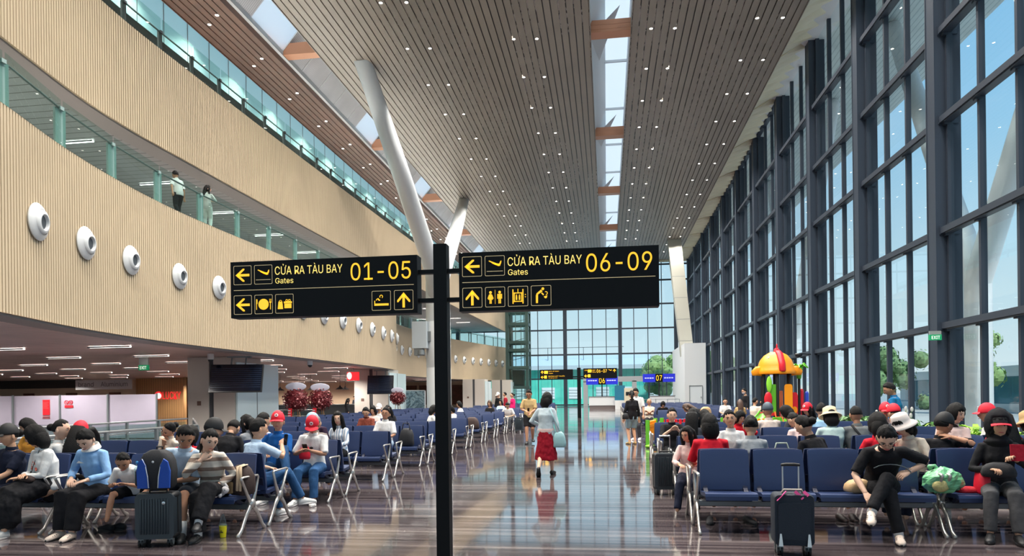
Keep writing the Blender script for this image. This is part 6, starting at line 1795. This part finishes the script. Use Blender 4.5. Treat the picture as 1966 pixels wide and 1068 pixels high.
p = person('man in red cap and white polo looking down at a phone', xat(604, 10.3), HL(1), 186, lod=0, h=1.66, top=W_, sleeve=.46, bottom=JEAN, hair='crew', cap=REDCAP, head=(30, 12, 0), lean=0, hands=[(-.04, .34, .80), (.10, .30, .80)], shoes=SW, sk='tan', feet=[(-.14, .5, .085), (.14, .5, .085)])
phone(p, (.02, .38, .85), R(190), 'dark phone held by the man in red cap and white polo', 50)
q = at_local(p, (-.02, .22, .62)); soft_bag('bag', (q.x - .1, q.y, .66), (.16, .09, .2), 'small red bag on the lap of the man in white polo', 'bag', mat('red_bag', (214, 26, 50), .5), 0)
mb = MB(); g_ = p['chest'] + p['fw'] * .135; mb.ball(g_, (.03, .01, .02), 8, 6); mb.build('sunglasses', m_blackm, p['t'], True)
person('woman in grey with long dark hair looking left', xat(497, 11.4), HL(1, 1), 70, lod=1, female=True, top=GREY, sleeve=.8, bottom=NV, hair='long', head=(10, 20, 0), h=1.62, sk='light')
person('man in white tee with dark hair seen from behind', xat(517, 11.4), HL(1, 1) + .02, -20, lod=1, top=W_, sleeve=.45, bottom=NV, hair='short', head=(8, -20, 0), h=1.68, sk='mid')
person('grey haired person in beige seen behind the red capped men', xat(619, 11.4), HL(1, 1), 10, lod=1, top=cloth('taupe', (132, 122, 116)), sleeve=.6, bottom=NV, hair='crew', hairc='grey', head=(18, 0, 0), h=1.6)
# ---------------- rows five to ten
person('person in blue and white cap leaning over in dark shirt', xat(628, 13), HL(2), 150, lod=1, top=cloth('plum', (52, 34, 56)), sleeve=.45, bottom=NV, hair='crew', cap=(mat('cap_sky', (150, 196, 226), .6), False), head=(34, -10, -10), side=8, h=1.68, lean=6)
person('woman with long black hair in white striped blouse', xat(656, 13), HL(2), 172, lod=1, female=True, top=stripe_blue, sleeve=.9, bottom=BK, hair='long', head=(6, 20, 6), h=1.62, sk='light')
person('man in white polo tilting his head, on a left aisle row', xat(741, 15.5), HL(3), 182, lod=1, top=W_, sleeve=.46, bottom=LBW, hair='short', head=(4, 0, -10), h=1.7, sk='tan')
person('person in brown patterned shirt looking down', xat(708, 18.2), HL(4), 176, lod=1, top=BROWNP, sleeve=.5, bottom=NV, hair='short', head=(24, 10, 0), h=1.66)
person('dark haired woman in peach top behind the brown patterned shirt', xat(717, 20.6), HL(5), 180, lod=2, female=True, top=PINK, sleeve=.5, bottom=NV, hair='bob', head=(10, 0, 0), h=1.62)
person('woman with long hair resting cheek on hand before the mural', xat(747, 20.6), HL(5), 186, lod=2, female=True, top=BK, sleeve=.9, bottom=NV, hair='long', head=(8, 0, 10), h=1.66, hands=[(-.1, .28, .7), 'chin'])
person('person in white cap behind the man in white polo', xat(729, 23.2), HL(6), 180, lod=2, top=W_, sleeve=.5, bottom=NV, hair='crew', cap=(m_plush, False), head=(10, 0, 0), h=1.68)
person('person with dark hair looking right, cut by the sign post', xat(829, 20.6), HL(5), -60, lod=2, female=True, top=W_, sleeve=.5, bottom=NV, hair='bob', head=(10, 0, 0), h=1.62)
person('seated person in white just right of the sign post', xat(868, 23.2), HL(6), 150, lod=2, female=True, top=W_, sleeve=.5, bottom=NV, hair='bob', head=(20, 0, 0), h=1.55)
person('dark haired person in white leaning left, far left rows', xat(884, 31), HL(9), 120, lod=2, female=True, top=W_, sleeve=.5, bottom=NV, hair='bob', head=(10, 0, 0), h=1.68)
person('person with brown hair and dark jacket, far left rows', xat(941, 31), HL(9), 170, lod=2, female=True, top=BK, sleeve=.9, bottom=NV, hair='bob', hairc='brown', head=(5, 0, 0), h=1.72)
person('bowed person in white tee on a far left aisle seat', xat(976, 30.9), HL(9), 178, lod=2, top=W_, sleeve=.45, bottom=DGREY, hair='short', head=(42, 0, 0), lean=14, h=1.7, shoes=SB)
person('standing woman in magenta jacket far down the left', xat(984, 38), 38, 120, 'stand', lod=2, female=True, top=MAG, sleeve=.95, bottom=NV, hair='bun', head=(0, 0, 0), h=1.68, shoes=SB)
person('standing person with white cap and black jacket far down the left', xat(957, 42), 42, 150, 'stand', lod=2, top=BK, sleeve=.95, bottom=BK, hair='crew', cap=(m_plush, False), head=(10, 0, 0), h=1.72, shoes=SB)
person('standing person in dark red far down the left, behind the others', xat(970, 44), 44, 100, 'stand', lod=2, top=MAROON, sleeve=.95, bottom=BK, hair='short', head=(0, 0, 0), h=1.74, shoes=SB)
person('seated person in pale blue far down the left before the standing group', xat(962, 36.2), HL(11), 170, lod=2, female=True, top=LBW, sleeve=.5, bottom=NV, hair='bob', head=(0, 0, 0), h=1.72)
# cafe guests
person('long haired person in black seated in profile left of the second pillar', xat(667, 36), 36.0, -70, 'stand', lod=2, female=True, top=BK, sleeve=.9, bottom=BK, hair='long', head=(10, 0, 0), h=1.5, shoes=SB)
person('cafe guest in white seated at the grey counter', xat(517, 50), 50.6, 180, 'stand', lod=2, top=W_, sleeve=.45, bottom=NV, hair='short', head=(20, 0, 0), h=1.6, shoes=SB)
person('cafe guest in pink standing behind the grey counter', xat(531, 53), 54.6, 180, 'stand', lod=2, female=True, top=PINK, sleeve=.45, bottom=NV, hair='bun', head=(20, 0, 0), h=1.6, shoes=SB)
person('person with dark hair at the cafe, right by the second pillar', xat(677, 56), 56.5, 160, 'stand', lod=2, top=DGREY, sleeve=.9, bottom=BK, hair='short', head=(20, 0, 0), h=1.64, shoes=SB)
person('shop worker in red behind the oak wall counter', xat(372, 54), 54, 180, 'stand', lod=2, top=RED, sleeve=.45, bottom=BK, hair='short', head=(10, 0, 0), h=1.64, shoes=SB)
# ---------------- people on the middle balcony
xb = interp(LOW, 22.2)
person('man in white tee walking along the middle balcony', -14.95, atX(347, -14.95).y, 62, 'stand', lod=1, top=W_, sleeve=.46, bottom=BK, hair='short', head=(12, 10, 0), h=1.72, hands=[(-.30, -.18, .82), (.28, .1, .8)], sk='tan', z=ZB1 - .03, shoes=SB, lean=6, feet=[(-.1, -.2, .1), (.1, .2, .08)])
person('woman in white trousers with long hair walking along the middle balcony', -14.92, atX(402, -14.92).y, 20, 'stand', lod=1, female=True, top=cloth('pale_top', (206, 204, 200)), sleeve=.5, bottom=W_, hair='long', head=(2, -70, 0), h=1.68, hands=[(-.25, .05, .85), (.16, .26, 1.2)], sk='light', z=ZB1 - .03, shoes=SW)
# ---------------- aisle walkers
p = person('woman in pale grey jacket and dark red skirt walking away down the aisle', xat(1047, 13.7), 13.7, -4, 'stand', lod=0, female=True, h=1.6, lean=2, top=cloth('pale_grey', (176, 190, 196)), sleeve=.92, bottom=cloth('wine', (142, 12, 34)), btype='skirt', hair='bob', head=(6, -26, 0), hands=[(-.18, .22, 1.0), (.27, -.04, .74)], feet=[(-.10, -.32, .17), (.09, .16, .085)], toes=((0, -55), 0), shoes=SB, sk='light')
mb = MB(); mb.lathe([(.165, .93), (.172, .9), (.168, .86)], seg=24); mb.v = [(v[0], v[1] * .8, v[2]) for v in mb.v]; mb.build('shirt_hem', PINK, p['t'], True)
m_aqua = mat('aqua_bag', (150, 192, 196), .6)
q = at_local(p, (.27, -.02, .0)); soft_bag('shoulder_bag', (q.x, q.y, .56), (.26, .14, .32), 'pale aqua shoulder bag hanging by the walking woman in red skirt', 'bag', m_aqua, 0)
mb = MB(); mb.tube([(.24, -.02, .86), (.2, .1, 1.1), (.12, .08, 1.33), (.1, -.06, 1.32), (.2, -.12, 1.1), (.29, -.03, .86)], .01, 6); mb.build('bag_strap', m_aqua, p['t'], True)
p = person('man in beige shirt and black shorts walking towards the viewer with a phone', xat(1016, 22.6), 22.6, 186, 'stand', lod=0, h=1.75, top=BEIGE, sleeve=.46, bottom=BK, btype='shorts', hair='short', head=(26, -6, 0), hands=[(-.05, .28, 1.02), (.12, .26, 1.08)], feet=[(-.1, -.12, .14), (.09, .2, .085)], shoes=SB, sk='tan')
phone(p, (.03, .32, 1.12), R(190), 'dark phone held by the walking man in beige shirt', 50)
p = person('woman in black jacket and denim shorts standing at the play fence', xat(1213, 22.2), 22.2, 20, 'stand', lod=1, female=True, h=1.66, top=BK, sleeve=.9, bottom=cloth('pale_denim', (130, 160, 176)), btype='shorts', hair='pony', head=(14, -20, 0), shoes=SG, sk='mid')
person('person in white standing behind the woman in black jacket', xat(1222, 24.2), 24.2, 160, 'stand', lod=1, h=1.76, top=W_, sleeve=.46, bottom=DGREY, hair='short', head=(24, 0, 0), shoes=SW, sk='mid')
q = atY(1204, 22.1); soft_bag('handbag', (q.x - .06, 22.0, .80), (.2, .14, .2), 'dark bag held at the hip of the woman in denim shorts', 'bag', m_bpb)
person('older man in white shirt sitting by the aisle with arms folded', xat(1246, 28.5), 28.5, 178, lod=1, top=CREAM, sleeve=.48, bottom=BK, hair='bald', hairc='grey', head=(0, 0, 0), h=1.72, hands=[(.08, .2, .86), (-.08, .22, .86)], shoes=SB, sk='tan', hip=.56)
bench((xat(1246, 28.5) - .35, 28.1, 0), 0, 2, PR, 'short navy bench under the older man in white', True)
# ---------------- front right bench
p = person('man in black shirt and glasses bent forward with one leg crossed', xat(1700, 8.1), HR_(0), 172, lod=0, h=1.72, lean=18, hunch=24, top=BK, sleeve=.46, bottom=BK, hair='short', head=(44, -10, 0), glasses=True, hands=[(-.22, .26, .72), (.24, .44, .50)], elbow=[(-.9, -.3, -.3), (.8, -.5, -.2)], feet=[(.22, .60, .34), (-.06, .52, .085)], knee=[(-.25, .3, 1), None], toes=((-20, -15), 0), shoes=SCR, socks=W_, sk='light', curl=.6)
mb = MB(); mb.tube([p['hands'][0] + Vector((.2 * math.cos(a) + .18, .02, .1 * math.sin(a) - .02)) for a in [R(180 - 18 * k) for k in range(9)]], .006, 5); mb.build('bag_strap', m_grey, p['t'], True)
mb = MB(); mb.lathe([(.032, -.01), (.034, 0), (.032, .01)], p['hands'][0] - Vector((0, .0, -.01)), (0, 1, 0), 12); mb.build('bracelet', SG, p['t'])
p = person('person in black hooded jacket and red cap reading a dark red booklet', xat(1922, 8.2), HR_(0), 158, lod=0, h=1.62, female=True, lean=-4, top=BK, sleeve=.95, bottom=cloth('charcoal', (74, 74, 76)), hair='bob', cap=(mat('cap_black', (24, 24, 26), .7), False, mat('cap_red', (222, 26, 50), .7)), hood=BK, head=(-4, 8, 0), hands=[(-.12, .34, .86), (.10, .28, .74)], shoes=SB, sk='mid', curl=.7)
q = at_local(p, (-.13, .40, .93)); t = thing('booklet', 'dark red booklet held by the hooded person', 'book', q, R(168)); mb = MB(); mb.hexa([(-.06, -.01, -.08), (.06, -.01, -.08), (.06, .01, -.08), (-.06, .01, -.08), (-.06, -.04, .09), (.06, -.04, .09), (.06, -.02, .09), (-.06, -.02, .09)]); mb.build('cover', MAROON, t)
q = at_local(p, (.02, .24, .64)); soft_bag('backpack', (q.x, q.y, .66), (.3, .2, .16), 'dark bag on the lap of the hooded person', 'bag', m_bpb, R(160))
q = atY(1893, 8.2); soft_bag('bag', (q.x - .05, 8.2, .46), (.12, .2, .3), 'red bag standing on the seat left of the hooded person', 'bag', mat('red_bag', (214, 26, 50), .5))
p = person('person in black shorts at the right edge, only one leg in view', 4.12, 6.1, 40, lod=0, h=1.7, top=BK, sleeve=.5, bottom=BK, btype='shorts', hair='short', head=(10, 0, 0), feet=[(-.14, .26, .085), (.1, .4, .085)], shoes=SW, sk='mid', lean=10)
# ---------------- second right row, turned away
person('person with short black hair and red shirt seen from behind, aisle end', xat(1362, 9.1), HR_(0, 1), 2, lod=0, top=RED, sleeve=.48, bottom=NV, hair='bob', head=(6, 0, 0), h=1.62)
person('woman in grey tee with clipped up dark hair seen from behind', xat(1440, 9.1), HR_(0, 1), 0, lod=0, female=True, top=GREY, sleeve=.45, bottom=NV, hair='bun', head=(12, -10, 0), h=1.6, sk='mid')
person('woman in black with low bun bent to the left, seen from behind', xat(1572, 9.1), HR_(0, 1), 30, lod=0, female=True, top=BK, sleeve=.9, bottom=NV, hair='bun', head=(22, 14, -6), h=1.64, side=-6, lean=6)
person('person with rounded black hair and red shirt right of the woman in black', xat(1684, 9.1), HR_(0, 1), 14, lod=0, female=True, top=RED, sleeve=.5, bottom=NV, hair='bob', head=(8, 0, 6), h=1.62)
person('woman in pale bucket hat and cream top leaning in to talk', xat(1752, 9.3), HR_(0, 1) + .1, 128, lod=0, female=True, top=CREAM, sleeve=.6, bottom=NV, hair='bob', hat=mat('hat_pale', (226, 214, 208), .8), head=(22, 0, 10), h=1.62, sk='light', side=8, lean=4)
person('person in dark cap with raised hand to the ear', xat(1788, 9.3), HR_(0, 1), -10, lod=0, top=BK, sleeve=.45, bottom=NV, hair='short', cap=BLACKCAP, head=(14, -60, 0), h=1.6, hands=[(-.1, .3, .66), 'ear'], elbow=[None, (.9, 0, -.5)], sk='tan')
p = person('woman with black bob, maroon top and sheer pink cardigan facing right', xat(1838, 10.2), HR_(1) - .55, 150, lod=0, female=True, top=PINK, sleeve=.9, bottom=NV, hair='bob', head=(10, 60, 0), h=1.66, sk='light', hip=.6)
mb = MB(); rg = []
for q_, w_, d_ in ((-.14, .09, .165), (-.02, .1, .175), (.06, .085, .15)): rg.append([p['chest'] + Vector((0, 0, q_)) + p['rt'] * (a * w_) + p['fw'] * d_ * (1 - .2 * a * a) for a in (-1, -.5, 0, .5, 1)])
mb.loft(rg, False, False); mb.build('camisole', MAROON, p['t'], True)
person('dark haired person in maroon tee seen from behind near the right edge', xat(1914, 9.2), HR_(0, 1), 16, lod=0, top=MAROON, sleeve=.48, bottom=NV, hair='long', head=(14, -10, 0), h=1.72, sk='tan')
person('person in straw hat at the very right edge', xat(1956, 9.4), HR_(0, 1), 20, lod=1, top=BK, sleeve=.8, bottom=NV, hair='bob', hat=mat('straw', (196, 160, 112), .8), head=(16, 0, 0), h=1.62)
person('girl with long dark hair in pale pink at the aisle end, facing the viewer', xat(1322, 9.6), 9.55, 168, lod=0, female=True, top=PINK, sleeve=.9, bottom=NV, hair='long', head=(14, -30, 0), h=1.36, sk='mid', hip=.5)
# ---------------- third to sixth right rows
person('woman in open white shirt over white tee facing the viewer', xat(1402, 10.9), HR_(1), 186, lod=0, female=True, top=W_, sleeve=.7, bottom=NV, hair='pony', head=(-2, -12, 8), h=1.64, sk='mid')
person('boy in black shirt looking at the viewer by the aisle', xat(1291, 13.3), HR_(2), 184, lod=1, top=BK, sleeve=.6, bottom=BK, hair='short', head=(2, 0, 0), h=1.6, hands=[(-.06, .3, .92), (.06, .3, .92)], sk='light')
person('woman with long hair seen from behind beside the boy in black', xat(1326, 11.9), HR_(1, 1), -10, lod=1, female=True, top=DGREY, sleeve=.5, bottom=NV, hair='long', head=(6, -10, 0), h=1.66)
person('dark haired person bending near the aisle rows in black', xat(1360, 13.3), HR_(2), 20, lod=1, top=CREAM, sleeve=.5, bottom=NV, hair='bob', head=(30, 0, 0), h=1.58)
person('child with black hair in red behind the woman in white', xat(1421, 13.3), HR_(2), 170, lod=1, top=RED, sleeve=.6, bottom=NV, hair='bob', head=(20, 30, 0), h=1.5, hands=[(-.2, .35, .95), (.1, .3, .7)])
person('person in white with dark bowed head, middle right rows', xat(1536, 11.9), HR_(1, 1), 30, lod=1, top=PINK, sleeve=.5, bottom=NV, hair='crew', head=(34, 0, 0), h=1.6, lean=8)
person('person in beige hat and pale robe behind the woman in black', xat(1588, 11.9), HR_(1, 1), 0, lod=1, top=cloth('mint', (186, 210, 206)), sleeve=.9, bottom=NV, hair='bob', hat=mat('hat_beige', (214, 196, 160), .8), head=(22, 0, 0), h=1.66)
p = person('man in grey shirt with cross strap seen from behind', xat(1636, 11.9), HR_(1, 1), 4, lod=1, top=cloth('grey_check', (112, 116, 116)), sleeve=.48, bottom=NV, hair='crew', head=(8, 0, 0), h=1.7, sk='tan')
mb = MB(); mb.tube([p['nb'] - p['rt'] * .12 - p['fw'] * .09, p['chest'] - p['fw'] * .145, p['chest'] + p['rt'] * .14 - p['fw'] * .12 - Vector((0, 0, .12))], [(.02, .006)] * 3, 6); mb.build('cross_strap', m_rub, p['t'], True)
person('man in red cap and white tee in left profile near the right edge', xat(1886, 11.9), HR_(1, 1), 72, lod=1, top=W_, sleeve=.45, bottom=NV, hair='crew', cap=REDCAP, head=(4, 0, 0), h=1.7, sk='tan')
person('smiling person in red cap and glasses, fifth right row', xat(1703, 13.4), HR_(2), 176, lod=1, top=cloth('dusty_pink', (196, 164, 156)), sleeve=.5, bottom=NV, hair='crew', cap=REDCAP, head=(2, 0, 0), h=1.7, glasses=True, sk='tan')
person('person in red cap seen from behind beside the smiling one', xat(1727, 12.6), HR_(2) - .75, 20, lod=1, top=DGREY, sleeve=.5, bottom=NV, hair='crew', cap=REDCAP, head=(10, 0, 0), h=1.68)
person('man in grey cap and pale shirt seen from behind before the play house', xat(1473, 14.4), HR_(2, 1), 10, lod=1, top=cloth('pale_peach', (206, 190, 180)), sleeve=.46, bottom=NV, hair='crew', hairc='grey', cap=(mat('cap_slate', (70, 84, 96), .6), False), head=(6, 0, 0), h=1.72, sk='tan')
person('woman with dark hair leaning left before the play house', xat(1515, 14.4), HR_(2, 1), 60, lod=1, female=True, top=DGREY, sleeve=.5, bottom=NV, hair='bob', head=(24, 0, 0), h=1.66)
person('person in red cap behind the beige hat', xat(1556, 16.0), HR_(3), 130, lod=1, top=BK, sleeve=.5, bottom=NV, hair='long', cap=REDCAP, head=(10, 0, 0), h=1.66, female=True)
person('dark haired man in blue beside the red cap, mid right', xat(1573, 14.4), HR_(2, 1), 0, lod=1, top=cloth('sky', (150, 190, 220)), sleeve=.5, bottom=NV, hair='short', head=(10, -30, 0), h=1.72)
# ---------------- around the play area and windows
p = person('woman with brown hair bending forward over her bag by the far right rows', xat(1360, 19.6), 19.8, 60, 'stand', lod=1, female=True, top=BK, sleeve=.6, bottom=DGREY, hair='long', hairc='brown', head=(50, 20, 0), h=1.62, lean=58, hunch=14, hands=[(-.2, .62, .70), (.2, .62, .70)], shoes=SB)
q = at_local(p, (.0, .18, 1.02)); soft_bag('shoulder_bag', (q.x + .1, q.y - .14, .98), (.34, .14, .24), 'tan leather bag slung on the bending woman', 'bag', m_tan, R(30))
person('man in blue tee standing by the windows looking down', xat(1716, 15.8), 15.8, 62, 'stand', lod=0, top=TEAL, sleeve=.48, bottom=NV, hair='short', head=(24, 20, 0), h=1.74, shoes=SB, sk='tan')
person('person in dark jacket and white mask standing by the far windows', xat(1431, 33), 33, 110, 'stand', lod=2, top=BK, sleeve=.95, bottom=BK, hair='short', head=(12, 0, 0), h=1.74, shoes=SB, mask=True)
person('person with dark hair in white seated past the bending woman', xat(1392, 31.8), 31.8, 180, lod=2, top=W_, sleeve=.5, bottom=NV, hair='short', head=(10, 0, 0), h=1.68)
person('person with fair brown hair seen from behind near the play house', xat(1421, 28.5), 28.5, 0, lod=2, female=True, top=BEIGE, sleeve=.5, bottom=NV, hair='long', hairc='brown', head=(5, 0, 0), h=1.62)
person('man with crossed bag strap in white left of the play house', xat(1448, 28.0), 28.0, -60, lod=2, top=CREAM, sleeve=.46, bottom=NV, hair='short', head=(5, 0, 0), h=1.74)
person('person in dark strapped top right beside the play house', xat(1464, 28.2), 28.25, 170, lod=2, top=CREAM, sleeve=.3, bottom=NV, hair='short', head=(16, 20, 0), h=1.7)
person('dark bowed person behind the red play fence', xat(1278, 30.0), 31.8, 180, lod=2, top=BK, sleeve=.9, bottom=BK, hair='bob', head=(40, 0, 0), lean=20, h=1.66)
for pp_, lb in ((28.0, 'navy bench left of the play house under the two people in cream'), ):
    bench((xat(1421, 28.3) - .4, 28.0, 0), 0, 3, PR, lb, True)
# a few potted greens and toys by the right planter
for k in range(14):
    q = atY(1585 + (k * 37) % 90, 15.0); 
rnd = random.Random(3)
for k in range(9):
    t = thing('toy_ball', 'small play balls lying along the white planter', 'ball', (6.2 + .1 * (k % 2), 15.9 + k * .4, 0.06), group='small coloured balls by the planter')
    mb = MB(); mb.ball((0, 0, 0), .06, 12, 8); mb.build('ball', (m_pred, m_yel, m_plime)[k % 3], t, True)

bpy.data.objects.remove(FO['o'])
bpy.data.batch_remove(DEAD)
bpy.data.scenes.remove(FORM)
